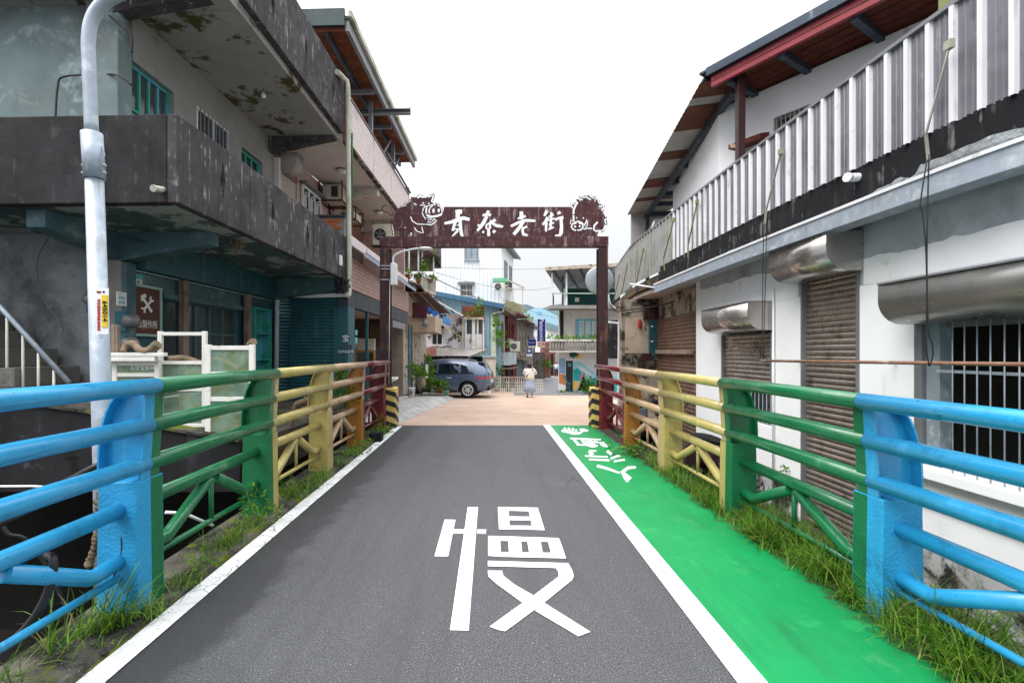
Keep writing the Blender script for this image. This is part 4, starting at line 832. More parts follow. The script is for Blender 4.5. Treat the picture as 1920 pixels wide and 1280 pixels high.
# ------------------------------------------------------------------ pink tiled house beyond the balcony house
pinkh = thing('pink_tiled_house', 'pink tiled house with a planked roof terrace above a teal shop front', 'building', FL.w(14, -3, 0))
def pk(name, m, boxes, bevel=0, label=None, parent=None):
    b = MB(ML)
    for q in boxes: b.box(*q)
    return b.build(name, m, parent or pinkh, bevel, label)
T0, T1 = 10.76, 17.6
pp = pk('terrace_parapet', m_joint, [(T0, T1, -.12, -.012, 6.43, 7.44)])
tiles(ML, T0 + .01, T1, 6.45, 7.43, -.012, pp, m_pink_l, .24, .109, .012, dep=.016, stag=False)
pk('parapet_coping', m_plaster2, [(T0, T1, -.14, .03, 7.442, 7.48)], .006)
pk('ceiling', m_ceil, [(T0, T1, NW, -.125, 6.435, 6.6)])
pk('parapet_underside', mat('black_drip_edge', (.05, .045, .04), .9, stains=[((.35, .3, .28), 6, .5, .6)]), [(T0, T1, -.124, -.0, 6.39, 6.43)])
m_beam = mat('stained_beam', (.55, .50, .46), .9, stains=[((.12, .11, .08), 3, .55, .62)])
for s in (13.75, 17.2):
    b = MB(ML); b.hexa([(s, NW, 6.02), (s + .22, NW, 6.02), (s + .22, -.13, 6.22), (s, -.13, 6.22)], [(s, NW, 6.434), (s + .22, NW, 6.434), (s + .22, -.13, 6.434), (s, -.13, 6.434)])
    b.build('ceiling_beam', m_beam, pinkh)
pk('white_pier', m_ceil, [(10.69, 10.75, NW - .02, NW + .12, 3.3, 6.05)])
rw = pk('recess_wall', m_joint, [(10.75, T1, NW - .15, NW - .012, 3.4, 6.43)])
tiles(ML, 11.9, 15.2, 4.3, 6.42, NW - .012, rw, m_pink, .22, .22, .01, stag=False, dep=.014)
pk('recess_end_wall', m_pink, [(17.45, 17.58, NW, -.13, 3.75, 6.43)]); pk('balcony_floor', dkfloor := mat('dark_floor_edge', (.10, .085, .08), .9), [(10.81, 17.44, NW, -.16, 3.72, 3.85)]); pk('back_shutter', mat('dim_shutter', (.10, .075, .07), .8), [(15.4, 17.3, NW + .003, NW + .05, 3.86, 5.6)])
a, c = FL.fp(513, 330, NW)[0], FL.fp(552, 330, NW)[0]
shutter(ML, 10.9, c, 4.0, FL.fp(552, 345, NW)[1], NW + .02, pinkh, mat('beige_shutter', (.42, .35, .31), .5, var=.1), .085)
def hood(M, s0, s1, z0, z1, n, m, parent, n0=0.004, name='shutter_hood', label=None, capm=None):
    """rounded metal cover over a roller shutter"""
    r = min(n - n0, z1 - z0) * .62; prof = [(n0, z0), (n - r, z0)] + [(n - r + r * math.sin(t), z0 + r - r * math.cos(t)) for t in [math.pi / 2 * k / 8 for k in range(1, 9)]] + [(n, z1), (n0, z1)]
    b = MB(M); b.hexa([(s0, p, q) for p, q in prof], [(s1, p, q) for p, q in prof]); me = b.mesh(name, m, wloc(parent))
    for f in me.polygons: f.use_smooth = len(f.vertices) == 4 and abs(f.normal.z) < .999
    o = link(name, me, parent, label)
    e = MB(M); e.box(s0, s1, n0, n + .012, z1 + .001, z1 + .016); e.build('hood_lip', m_grey_metal, o); return o
hood(ML, 10.95, FL.fp(566, 320, NW + .35)[0] , FL.fp(552, 345, NW)[1], FL.fp(552, 345, NW)[1] + .42, NW + .4, mat('beige_hood', (.34, .30, .28), .55, var=.2, stains=[((.2, .12, .09), 5, .6, .7)]), pinkh, NW)
g0, g1 = FL.fp(563, 360, NW)[0], FL.fp(597, 360, NW)[0]; gt = FL.fp(563, 345, NW)[1]
w = window(ML, g0, g1, gt - 1.2, gt, NW + .02, pinkh, m_white, m_glass, 3, 1, .05, label='arched white window grille')
b = MB(ML)
for i in range(3):
    cx = g0 + (g1 - g0) * (i + .5) / 3; rr = (g1 - g0) / 7.5
    for q in (1, .55): b.tube([(cx - rr * q, NW + .1, gt - 1.1), (cx - rr * q, NW + .1, gt - .15 - rr)] + [(cx - rr * q * math.cos(t), NW + .1, gt - .15 - rr + rr * q * math.sin(t)) for t in [math.pi * k / 8 for k in range(1, 8)]] + [(cx + rr * q, NW + .1, gt - .15 - rr), (cx + rr * q, NW + .1, gt - 1.1)], .012, 6)
b.build('arched_grille', m_white, w)
pk('window_hood', m_grey_metal, [(g0 - .08, g1 + .08, NW + .005, NW + .2, gt + .01, gt + .06)])
# ceiling lamps, window air conditioners in their cages
def ceil_lamp(px, py, label):
    n = -.7; s, z = FL.fp(px, py, n); s = (6.43 - 1.7) / (z - 1.7) * s if z > 1.8 else s
    p = FL.w(s, n, 6.43); o = thing('ceiling_lamp', label, 'lamp', p, 'round ceiling lamps of the pink house'); b = MB(); b.lathe(p, [(.12, -.002), (.15, -.03)], 14); b.build('rim', m_grey_metal, o); b = MB(); b.lathe(p, [(.14, -.031), (.12, -.08), (.05, -.11), (.01, -.115)], 14); b.build('shade', m_white, o)
ceil_lamp(640, 318, 'round white ceiling lamp under the pink house ceiling near the drainpipe'); ceil_lamp(706, 396, 'round white ceiling lamp above the outdoor unit beside the gate')
def caged_ac(px0, px1, y0, y1, n1, label):
    s, zt_ = FL.fp(px0, y0, NW + .01); zb_ = FL.fp(px0, y1, NW + .01)[1]
    o = thing('air_conditioner', label, 'air conditioner', FL.w(s, NW + .02, zb_), 'caged air conditioners of the pink house'); d = .75
    b = MB(ML); b.box(s + .06, s + d, NW + .1, n1 - .06, zb_ + .08, zt_ - .1); b.build('case', m_cream, o, .01)
    b = MB(ML); b.box(s + .05, s + .058, NW + .35, n1 - .14, zb_ + .12, zt_ - .14); b.build('dark_grille', m_black, o)
    for i in range(5): b = MB(ML); z = zb_ + .12 + (zt_ - zb_ - .26) * (i + .5) / 5; b.box(s + .043, s + .049, NW + .35, n1 - .14, z - .008, z + .008); b.build('louvre', m_grey_metal, o)
    b = MB(ML)
    for n in (NW + .03, n1):
        for ss in (s, s + d): b.bar((ss, n, zb_), (ss, n, zt_), .035)
    for z in (zb_, zt_):
        for ss in (s, s + d): b.bar((ss, NW + .01, z), (ss, n1 + .017, z), .035)
        for n in (NW + .03, n1): b.bar((s, n, z), (s + d, n, z), .03)
    b.build('iron_cage', m_iron_dark, o)
caged_ac(597, 640, 338, 376, -.98, 'upper caged air conditioner on the pink tiled wall'); caged_ac(617, 650, 388, 412, -.85, 'lower caged air conditioner on the pink tiled wall')
# brick stub wall between the two balconies: every brick a piece
bw = pk('brick_parapet', m_mortar, [(10.70, 10.80, -1.35, -.06, 3.5, 4.70)])
bm_ = MB(); bm_.box(-.5, .5, -.5, .5, -.5, .5); bme_ = bm_.mesh('brick', m_brick)
for j in range(9):
    for i in range(7):
        n = -1.34 + (i + (.5 if j % 2 else 0)) * .205
        if n + .19 > -.05: continue
        inst('brick', bme_, bw, ML @ Matrix.Translation((10.697 + rnd.uniform(-.006, .003), n + .095, 4.04 + j * .073)) @ Matrix.Diagonal((.035, .19, .06, 1)))
pk('brick_coping', m_conc_dark, [(10.64, 10.84, -1.36, -.05, 4.701, 4.75)], .006)
# pale band, small awning, tile fascia
pk('pale_band', m_pink_l, [(10.85, 17.4, -.05, .02, 4.14, 4.36)], .004)
b = MB(ML); k = 44
pr = []
for i in range(k + 1):
    s = 10.95 + 6.3 * i / k; dz = .02 * (i % 2); pr.append((s, dz))
vs = [(s, .021, 4.12 + d) for s, d in pr] + [(s, .30, 3.93 + d) for s, d in pr]
b.add(vs, [(i, i + 1, k + 2 + i, k + 1 + i) for i in range(k)]); b.build('corrugated_awning', mat('dark_corrugated', (.05, .045, .05), .7, var=.3), pinkh, recalc=False)
pk('awning_gutter', m_steel, [(10.95, 17.2, .30, .34, 3.87, 3.95)], .004)
pk('awning_gutter', mat('blue_hose', (.03, .13, .4), .5), [(10.95, 17.2, .341, .355, 3.955, 3.975)])
tf = pk('tile_fascia', m_joint, [(10.72, 17.5, -.15, .008, 3.13, 3.86)])
tiles(ML, 10.73, 17.49, 3.14, 3.855, .008, tf, m_brown_tile, .24, .09, .01, dep=.014)
dkbeam = mat('dark_slate_beam', (.065, .075, .085), .7, var=.2, stains=[((.12, .1, .09), 3, .6, .7)])
pk('shop_beam', dkbeam, [(10.76, 17.5, -.2, 0, 2.74, 3.125)])
# teal end wall with a roller shutter facing the bridge, and its pillar
MF = lambda Y: Matrix(((1, 0, 0, 0), (0, -1, 0, Y), (0, 0, 1, 0), (0, 0, 0, 1)))
px_ = lambda p: P(p, 0, 10.76).x
pk('teal_pillar', m_teal, [(10.76, 11.25, -.34, 0, .1, 2.735)], .006)
shutter(MF(10.8), px_(548), px_(634), .62, 3.06, 0.0, pinkh, m_teal, .075, label='teal roller shutter facing the bridge')
shutter(MF(10.85), px_(512), px_(544), .62, 3.06, 0.0, pinkh, m_teal, .075, label='narrow teal roller shutter')
b = MB(); b.box(px_(545), px_(547.5), 10.74, 10.82, .62, 3.06); b.box(px_(505), px_(636), 10.82, 10.86, 3.06, 3.14); b.box(px_(505), px_(636), 10.9, 10.95, 0, 3.3); b.build('shutter_frame', m_teal, pinkh)
o = plate('stencilled_mark', 'white stencilled emblem on the teal pillar', 'sign', Frame(0, 10.755, 90, 1), .001, 641, 627, 656, 643, m_teal, [('宝', .9, m_white, .5, 1)], thick=.003)
o = plate('stencilled_mark', 'row of small white characters on the teal pillar', 'sign', Frame(0, 10.755, 90, 1), .001, 637, 656, 660, 663, m_teal, [('石宇宝藝林', .85, m_white, .5, 1)], thick=.003)
o = plate('stencilled_mark', 'faded red characters on the teal pillar', 'sign', Frame(0, 10.755, 90, 1), .001, 640, 646, 660, 655, m_teal, [('工作室', .8, mat('faded_red_ink', (.16, .05, .07), .7), .5, 1)], thick=.003)
for y0, y1, l in ((618, 628, 'upper cyan sticker on the pillar side'), (632, 644, 'lower cyan sticker on the pillar side')): plate('door_sticker', l, 'sticker', FL, .002, 666, y0, 670, y1, m_cyan, [('84', .4, m_white, .6, .8)], thick=.003)
# open shop front
pk('shop_ceiling', mat('beige_ceiling', (.45, .36, .26), .8), [(11.26, 17.4, -3.6, -.21, 2.9, 2.95)])
pk('shop_floor', m_slab, [(11.26, 17.5, -3.6, .0, 0, .12)])
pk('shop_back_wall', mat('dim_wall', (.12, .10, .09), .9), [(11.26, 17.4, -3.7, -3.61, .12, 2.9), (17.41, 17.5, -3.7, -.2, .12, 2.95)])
for pxx, r in ((688, .03), (767, .05), (772, .035)):
    s = FL.fp(pxx, 700, -.06)[0]; b = MB(ML); b.box(s - r, s + r, -.1, -.03, .1, 2.738); b.build('teal_post', m_teal_l if pxx > 700 else m_teal, pinkh)
shutter(Matrix.Translation((0, 17.3, 0)) @ Matrix(((1, 0, 0, 0), (0, -1, 0, 0), (0, 0, 1, 0), (0, 0, 0, 1))), -4.2, -3.45, .12, 2.7, 0, pinkh, m_shut_old, .09)
pk('wood_panel', mat('grey_wood_panel', (.24, .20, .17), .8, var=.25), [(17.2, 17.28, -.55, -.12, .12, 2.6)])
pk('rolled_shutter', m_grey_metal, [(15.2, 17.1, -.19, -.02, 2.5, 2.72)])
o = thing('drinks_fridge', 'yellow framed glass-door drinks fridge inside the dim shop', 'fridge', FL.w(14.6, -1.4, .12))
m_yw = mat('ochre_frame', (.42, .22, .04), .5)
b = MB(ML); b.box(14.9, 15.5, -2.4, -.5, .12, 1.9); b.build('case', m_black, o)
for i in range(3):
    n0 = -2.4 + i * .64; b = MB(ML)
    for q in ((n0, n0 + .05, .2, 1.75), (n0 + .57, n0 + .62, .2, 1.75), (n0 + .05, n0 + .57, 1.69, 1.75), (n0 + .05, n0 + .57, .2, .26)): b.box(14.84, 14.895, q[0], q[1], q[2], q[3])
    d = b.build('door', m_yw, o); b = MB(ML); b.box(14.87, 14.88, n0 + .05, n0 + .57, .26, 1.69); b.build('glass', m_glass_g, d)
b = MB(ML); b.box(14.82, 14.9, -2.4, -.5, 1.76, 2.12); b.build('poster_strip', mat('drink_poster', (.55, .50, .40), .5, stains=[((.12, .3, .25), 9, .55, .6), ((.5, .25, .05), 7, .6, .65)]), o)
p = FL.w(16.2, -.35, .12); o = thing('wash_basin', 'white stoneware basin on a pedestal at the shop entrance', 'basin', p)
b = MB(); b.lathe(p, [(.12, 0), (.07, .05), (.06, .5), (.1, .58)], 12); b.build('pedestal', m_plaster2, o); b = MB(); b.lathe(p, [(.1, .58), (.26, .66), (.28, .74), (.25, .74), (.2, .68)], 14); b.build('bowl', m_white, o)
# planked roof over the upper terrace
Z0 = 8.52
planks(ML, 10.0, 17.3, -3.4, .24, lambda s, n: Z0, pinkh, m_plank, .21, 's', 'plank')
pk('roof_sheet', m_trim_green, [(9.95, 17.4, -3.5, .28, 8.60, 8.66)])
pk('roof_edge', m_trim_green, [(9.92, 9.98, -3.5, .2, 8.45, 8.80)]); pk('roof_gutter', m_pvc, [(9.9, 17.42, .285, .36, 8.60, 8.74)], .01); pk('roof_fascia', m_grey_metal, [(9.98, 17.38, .20, .28, 8.36, 8.595)])
pk('end_board', m_plank2, [(9.985, 10.02, -3.4, .19, 8.36, 8.515)])
for n in (-.25, -1.5, -2.8): pk('roof_beam', m_blue_steel, [(10.03, 17.3, n - .04, n + .04, 8.38, 8.515)])
for s in (12.2, 14.1, 15.9): pk('cross_beam', m_grey_metal, [(s, s + .08, -3, .19, 8.27, 8.375)])
for pxx in (695, 737):
    s = FL.fp(pxx, 250, -.06)[0]; pk('roof_post', m_grey_metal, [(s - .06, s + .06, -.11, -.01, 7.485, 8.37)])
pk('projecting_channel', m_grey_metal, [(12.86, 12.98, -1.3, .98, 8.08, 8.09), (12.86, 12.98, -1.3, .98, 8.2, 8.21), (12.97, 12.98, -1.3, .98, 8.09, 8.2), (12.86, 12.98, .97, .98, 8.211, 8.29)])
for s in (14.2, 15.5): b = MB(ML); b.bar((s, -.06, 7.6), (s + .9, -.06, 8.4), .05); b.build('brace', m_grey_metal, pinkh)
pk('upper_back_wall', m_grey_wall, [(10.7, 17.4, -3.6, -3.5, 6.6, 8.5)])
pk('parapet_rail', m_blue_steel, [(14.0, 17.6, .04, .09, 7.5, 7.55)])
be = pk('brick_end_wall', m_mortar, [(17.62, 17.75, -1.4, .0, 6.5, 7.75)])
for j in range(14):
    for i in range(6):
        inst('brick', bme_, be, ML @ Matrix.Translation((17.618, -1.3 + i * .23 + (.11 if j % 2 else 0) * (i < 5), 6.62 + j * .08)) @ Matrix.Diagonal((.04, .21, .066, 1)))
# outdoor unit on a bracket
def outdoor_unit(p, w, h, d, label, group='air conditioner outdoor units', rz=0, cat='air conditioner'):
    o = thing('outdoor_unit', label, cat, p, group); M = Matrix.Translation(p) @ Matrix.Rotation(rz, 4, 'Z')
    b = MB(M); b.box(-w / 2, w / 2, 0, d, 0, h); b.build('case', m_cream, o, .012)
    r = min(h, w * .7) * .42; c = (-w * .12, 0, h / 2)
    b = MB(M); b.lathe(c, [(r, -.004), (r, -.02), (r * .93, -.02), (r * .93, -.004)], 20, axis='y'); b.build('fan_ring', m_black, o)
    b = MB(M); b.lathe(c, [(0.001, -.006), (r * .92, -.006), (r * .92, -.003)], 20, axis='y'); b.build('fan_opening', m_black, o)
    b = MB(M)
    for k in range(5):
        t = k * 2 * math.pi / 5; b.quad((c[0], -.008, c[2]), (c[0] + r * .85 * math.cos(t), -.012, c[2] + r * .85 * math.sin(t)), (c[0] + r * .9 * math.cos(t + .5), -.008, c[2] + r * .9 * math.sin(t + .5)), (c[0] + r * .3 * math.cos(t + .9), -.008, c[2] + r * .3 * math.sin(t + .9)))
    b.build('fan_blades', m_grey_metal, o)
    b = MB(M)
    for q in (.25, .5, .75): b.tube([(c[0] + r * q * math.cos(t), -.024, c[2] + r * q * math.sin(t)) for t in [2 * math.pi * i / 20 for i in range(21)]], .004, 4, caps=False)
    b.lathe(c, [(.001, -.03), (r * .14, -.028), (r * .14, -.018)], 10, axis='y'); b.build('fan_guard', m_grey_metal, o); return o
pa = P(717, 459, 15.2); outdoor_unit(pa, .62, .66, .3, 'large outdoor unit with a black fan behind the left boar'); b = MB(); b.box(pa.x - .36, pa.x + .36, 15.2, 15.5, pa.z - .04, pa.z - .004); b.build('unit_shelf', m_iron_dark, pinkh)
# pavement in front of the shop
b = MB(); vs = []; sw = [(11.2, -2.45, .06), (13, -2.3, .06), (15.5, -2.1, .05), (17.6, -1.95, .02), (19.5, -1.75, -.08), (20.6, -1.75, -.16), (21.6, -2.3, -.22)]
for y_, x_, z_ in sw: vs += [(-5.5, y_, z_), (x_, y_, z_), (x_ + .32, y_, gz(y_) + .004)]
b.add(vs, [(3 * i + k, 3 * i + k + 1, 3 * i + k + 4, 3 * i + k + 3) for i in range(len(sw) - 1) for k in (0, 1)]); struct('sidewalk', b, m_slab, recalc=False)
def swz(y_):
    for (a, _, za), (c, _, zc) in zip(sw, sw[1:]):
        if a <= y_ <= c: return za + (zc - za) * (y_ - a) / (c - a)
    return gz(y_)

# ------------------------------------------------------------------ roofs, balcony and awnings beyond
FB = lambda Y: Frame(0, Y, 90, 1)
def fbox(b, Y, x0, x1, y0, y1, d0=0, d1=.1, mi=0):
    """box behind the plane Y: photo pixels on that plane, d metres back from it"""
    a, c = P(x0, y0, Y), P(x1, y1, Y); b.box(a.x, c.x, Y + d0, Y + d1, c.z, a.z, mi); return b
bal = thing('plant_balcony_house', 'narrow old house with a plant-filled upper balcony behind the gate', 'building', P(775, 745, 18.2))
m_corr_dk = mat('brown_corrugated', (.10, .072, .058), .75, var=.3, stains=[((.2, .12, .08), 3, .55, .7)])
m_blockwall = mat('grey_block', (.24, .20, .165), .9, var=.2)
b = MB(); fbox(b, 22.6, 745, 812, 440, 508, 0, .1); wl_ = b.build('block_wall', m_mortar, bal)
bb = MB(); bb.box(-.5, .5, -.5, .5, -.5, .5); bme = bb.mesh('block', m_blockwall)
for j in range(7):
    for i in range(6):
        x = P(762, 0, 22.6).x + i * .22 + (.11 if j % 2 else 0); inst('block', bme, wl_, Matrix.Translation((x, 22.59, 5.55 + j * .12)) @ Matrix.Diagonal((.205, .05, .105, 1)))
b = MB(); A0, A1 = (-3.45, 17.85), (-2.42, 22.5)
b.hexa([(A0[0] - 2, A0[1], 4.34), (A0[0], A0[1], 4.34), (A1[0], A1[1], 4.34), (A1[0] - 2, A1[1], 4.34)], [(A0[0] - 2, A0[1], 4.48), (A0[0], A0[1], 4.48), (A1[0], A1[1], 4.48), (A1[0] - 2, A1[1], 4.48)]); b.build('balcony_slab', m_mold2, bal)
b = MB(); b.hexa([(-5.6, 17.9, 0), (-3.5, 17.9, 0), (-2.9, 22.5, 0), (-5.6, 22.5, 0)], [(-5.6, 17.9, 4.33), (-3.5, 17.9, 4.33), (-2.9, 22.5, 4.33), (-5.6, 22.5, 4.33)]); b.build('wall', m_mold2, bal)
b = MB(); b.hexa([(-5.6, 17.85, 6.25), (-3.3, 17.85, 6.1), (-2.2, 22.6, 6.1), (-5.6, 22.6, 6.25)], [(-5.6, 17.85, 6.35), (-3.3, 17.85, 6.2), (-2.2, 22.6, 6.2), (-5.6, 22.6, 6.35)]); b.build('roof', m_corr_dk, bal)
b = MB(); fbox(b, 22.65, 806, 827, 440, 503, 0, .06); b.build('side_flashing', mat('grey_flashing', (.13, .11, .115), .8), bal)
b = MB(); b.prism([(P(798, 0, 22.5).x, P(0, 470, 22.5).z), (P(826, 0, 22.5).x, P(0, 503, 22.5).z), (P(826, 0, 22.5).x, P(0, 498, 22.5).z), (P(800, 0, 22.5).x, P(0, 466, 22.5).z)], 'y', 22.5, 22.58); b.build('rake_board', m_black, bal)
for t in (.05, .3, .52, .62, .93):
    x, y = A0[0] + (A1[0] - A0[0]) * t - .03, A0[1] + (A1[1] - A0[1]) * t; b = MB(); b.tube([(x, y, 4.48), (x, y, 6.12)], .035, 8); b.build('balcony_post', m_pvc_w if t > .1 else m_wood, bal)
bal_me = MB(); bal_me.box(-.5, .5, -.5, .5, 0, 1); bl_me = bal_me.mesh('railing_bar', m_pvc)
rl = MB(); rl.bar((A0[0] + .55, A0[1] + 2.45, 4.98), (A1[0] - .03, A1[1], 4.98), .05); rlo = rl.build('balcony_railing', m_pvc, bal)
for i in range(16):
    t = .52 + .47 * i / 15; inst('railing_bar', bl_me, rlo, Matrix.Translation((A0[0] + (A1[0] - A0[0]) * t - .03, A0[1] + (A1[1] - A0[1]) * t, 4.48)) @ Matrix.Diagonal((.05, .05, .5, 1)))
def awning(label, Y0, Y1, xa, za, xb, zb, m, n=14, th=.03, edge=None, name='awning', group=None):
    """sloped corrugated canopy: rake faces the camera, ridges run down the slope"""
    o = thing(name, label, 'awning', (xa, Y0, za), group); b = MB(); vs = []
    for i in range(n + 1):
        y = Y0 + (Y1 - Y0) * i / n; d = .03 * (i % 2); vs += [(xa, y, za + d), (xb, y, zb + d)]
    b.add(vs, [(2 * i, 2 * i + 1, 2 * i + 3, 2 * i + 2) for i in range(n)]); b.build('sheet', m, o, recalc=False)
    b = MB(); b.bar((xa, Y0, za - .02), (xb, Y0, zb - .02), .04, .07); b.build('rake_bar', edge or m_grey_metal, o)
    for t in (.3, .62, .96):
        b = MB(); x, z = xa + (xb - xa) * t, za + (zb - za) * t - .05; b.bar((x, Y0, z), (x, Y1, z), .05, .05); b.build('purlin', m_wood, o)
    return o
def pz(x, y, Y): p = P(x, y, Y); return p.x, p.z
def eave_awning(label, a, b_, c, d, m):
    """corrugated canopy along the house fronts: a, b_ near inner/outer corners, c, d far outer/inner"""
    o = thing('awning', label, 'awning', b_); n = 26; vs = []; q = MB()
    for i in range(n + 1):
        t = i / n; dz = Vector((0, 0, .025 * (i % 2))); vs += [a.lerp(d, t) + dz, b_.lerp(c, t) + dz]
    q.add(vs, [(2 * i, 2 * i + 1, 2 * i + 3, 2 * i + 2) for i in range(n)]); q.build('sheet', m, o, recalc=False)
    q = MB(); q.bar(b_ - Vector((0, 0, .03)), c - Vector((0, 0, .03)), .05, .07); q.build('eave_bar', m_iron_dark, o); q = MB(); q.bar(a - Vector((0, 0, .03)), b_ - Vector((0, 0, .03)), .05, .06); q.build('rake_bar', m_wood, o)
    for t in (.35, .7): q = MB(); q.bar(a.lerp(b_, t) - Vector((0, 0, .05)), d.lerp(c, t) - Vector((0, 0, .05)), .05); q.build('purlin', m_wood, o)
eave_awning('upper dark brown corrugated awning below the plant balcony', P(742, 518, 17.8), P(787, 532, 17.8), P(816, 574, 23), P(770, 566, 23), m_corr_dk)
eave_awning('lower brown corrugated awning ending above the blue cloth', P(752, 546, 19), P(801, 547, 19), P(843, 587, 24.4), P(785, 590, 24.4), m_corr_dk)
x0, z0 = pz(806, 556, 24.2); x1, z1 = pz(868, 591, 24.2); awning('white sheet awning in front of the blue corrugated house', 24.2, 26.6, x0, z0, x1, z1, m_white, edge=m_white)
b = MB(); fbox(b, 19.2, 752, 816, 592, 622, 0, 2.5); solo('canopy_box', b, mat('beige_canopy', (.42, .34, .26), .85), 'beige sign box hanging under the brown awnings', 'canopy', P(790, 622, 19.2))
b = MB(); fbox(b, 19.0, 773, 800, 567, 596, 0, .05); solo('dark_banner', b, mat('dark_purple_cloth', (.07, .02, .03), .85), 'dark maroon board hung above the round lamp', 'banner', P(787, 596, 19))
p = P(797, 607, 18.9); o = thing('round_lamp', 'round grey drum lamp hanging from the beige canopy', 'lamp', p); b = MB(); b.lathe((p.x, p.y, p.z), [(.0, -.02), (.12, -.02), (.13, .0), (.13, .16), (.05, .2)], 16, axis='y'); b.build('drum', m_grey_metal, o); b = MB(); b.tube([p + Vector((-.08, .1, -.02)), p + Vector((-.1, .1, .33))], .012, 6); b.build('hanger', m_black, o)
def cloth(label, pts, Y, m, name='cloth'):
    b = MB(); n = 12; vs = []
    (a, b0), (c, d) = pts
    for i in range(n + 1):
        t = i / n; p = P(*a, Y).lerp(P(*c, Y), t); q = P(*b0, Y).lerp(P(*d, Y), t); o_ = Vector((0, .05 * math.sin(i * 1.9) - .02, 0))
        vs += [p + o_ * .3, p.lerp(q, .5) + o_, q + o_ * 1.5]
    for i in range(n):
        for k in range(2): b.add([vs[3 * i + k], vs[3 * i + k + 1], vs[3 * i + 4 + k], vs[3 * i + 3 + k]], [(0, 1, 2, 3)], 0, True)
    return solo(name, b, m, label, 'cloth', P(*a, Y))
m_tarp = mat('blue_tarp', (.02, .13, .48), .5, var=.25, vs=6); m_towel = mat('light_blue_cloth', (.14, .36, .68), .8, var=.15, vs=6)
cloth('dark blue tarpaulin sagging under the lower awning', [((786, 564), (790, 572)), ((824, 588), (816, 595))], 20.0, m_tarp, 'tarpaulin')
cloth('pale blue cloth hung out at the tip of the lower awning', [((830, 591), (831, 606)), ((846, 600), (844, 611))], 20.2, m_towel, 'hanging_cloth')
# ------------------------------------------------------------------ mildewed white house with a lean-to
mh = thing('mildewed_house', 'old white house with black mildew behind the lean-to and the parked car', 'building', P(815, 745, 25.2))
F25 = FB(25.2)
def wall_front(Y, x0, x1, y0, y1, m, parent, holes=(), th=.2, name='wall'):
    F = FB(Y); a, c = P(x0, y0, Y), P(x1, y1, Y); hs_ = [(P(h[0], 0, Y).x, P(h[1], 0, Y).x, P(0, h[3], Y).z, P(0, h[2], Y).z) for h in holes]
    return hole_wall(F.M, a.x, c.x, c.z, a.z, hs_, -th, 0).build(name, m, parent)
def win_front(Y, x0, x1, y0, y1, parent, fm, pm, cols=2, rows=1, fw=.05, n=-.08, **kw):
    return window(FB(Y).M, P(x0, 0, Y).x, P(x1, 0, Y).x, P(0, y1, Y).z, P(0, y0, Y).z, n, parent, fm, pm, cols, rows, fw, **kw)
wall_front(25.2, 755, 870, 589, 745, m_stain_wall, mh, [(809, 830, 616, 647)])
win_front(25.2, 809, 830, 616, 647, mh, m_white, m_glass, 2, 1, .045)
b = MB(); fbox(b, 25.2, 806, 833, 611, 616, -.25, -.005); b.build('window_hood', m_black, mh)
b = MB(); fbox(b, 25.2, 806, 833, 647, 650, -.08, -.003); b.build('window_sill', m_stain_wall, mh)
b = MB(); fbox(b, 25.0, 866, 869.5, 588, 660, 0, .1); b.build('downpipe', m_pvc, mh)
b = MB(); fbox(b, 25.2, 871, 909, 597, 662, .3, .6); b.build('bay_back', m_glass_g, mh)
for x in (872, 885, 894, 905):
    b = MB(); fbox(b, 25.0, x, x + (6 if x == 885 else 3), 597, 662, 0, .12); b.build('bay_post', m_whitewood, mh)
b = MB(); fbox(b, 25.02, 875, 904, 626, 660, .02, .06); b.build('bay_panel', m_stain_wall, mh); b = MB(); fbox(b, 25.0, 868, 912, 595, 599, -.15, .3); b.build('bay_ledge', m_mold2, mh)
pb_ = MB(); fbox(pb_, 25.0, 866, 908, 574, 595, 0, .35); pl = pb_.build('brick_planter', m_conc_dark, mh); m_dbrick = mat('sooty_brick', (.20, .075, .045), .9, var=.35, stains=[((.06, .045, .04), 4, .5, .65)]); q_ = MB(); q_.box(-.5, .5, -.5, .5, -.5, .5); dbme = q_.mesh('brick', m_dbrick)
for j in range(7):
    for i in range(7):
        x = P(868, 0, 25).x + i * .165 + (.08 if j % 2 else 0); inst('brick', dbme, pl, Matrix.Translation((x, 24.99, P(0, 594, 25).z + .04 + j * .083)) @ Matrix.Diagonal((.15, .04, .068, 1)))
lt = thing('lean_to_roof', 'low rusty corrugated lean-to roof above the parked car', 'roof', P(830, 667, 22.6))
b = MB(); n = 46; vs = []; mi = []
for i in range(n + 1):
    t = i / n; pf = P(784 + 95 * t, 667.5, 22.6); pbk = P(762 + 150 * t, 650 + 5 * t, 25.0); d = .035 * (i % 2); vs += [pf + Vector((0, 0, d)), pbk + Vector((0, 0, d))]
for i in range(n): b.add([vs[2 * i], vs[2 * i + 1], vs[2 * i + 3], vs[2 * i + 2]], [(0, 1, 2, 3)], 0 if i < 17 else 1)
b.build('corrugated_sheet', [mat('rust_red_sheet', (.22, .085, .06), .75, var=.3, stains=[((.35, .3, .28), 4, .58, .68)]), mat('weathered_grey_sheet', (.33, .30, .28), .65, var=.25, stains=[((.2, .12, .09), 4, .55, .68)])], lt, recalc=False)
b = MB(); n = 12; vs = []
for i in range(n + 1):
    t = i / n; pf = P(879 + 36 * t, 667.5 - 12 * t, 22.6 + 2.4 * t); vs += [pf, pf + Vector((0, 0, -.08))]
for i in range(n): b.quad(vs[2 * i], vs[2 * i + 1], vs[2 * i + 3], vs[2 * i + 2])
b.build('side_edge', m_wood, lt)
for x, Y, yb in ((790, 22.7, 745), (878, 22.7, 745), (912, 24.9, 742)):
    p = P(x, 668, Y); b = MB(); b.bar((p.x, Y, -.3), (p.x, Y, p.z), .08); b.build('post', m_wood, lt)
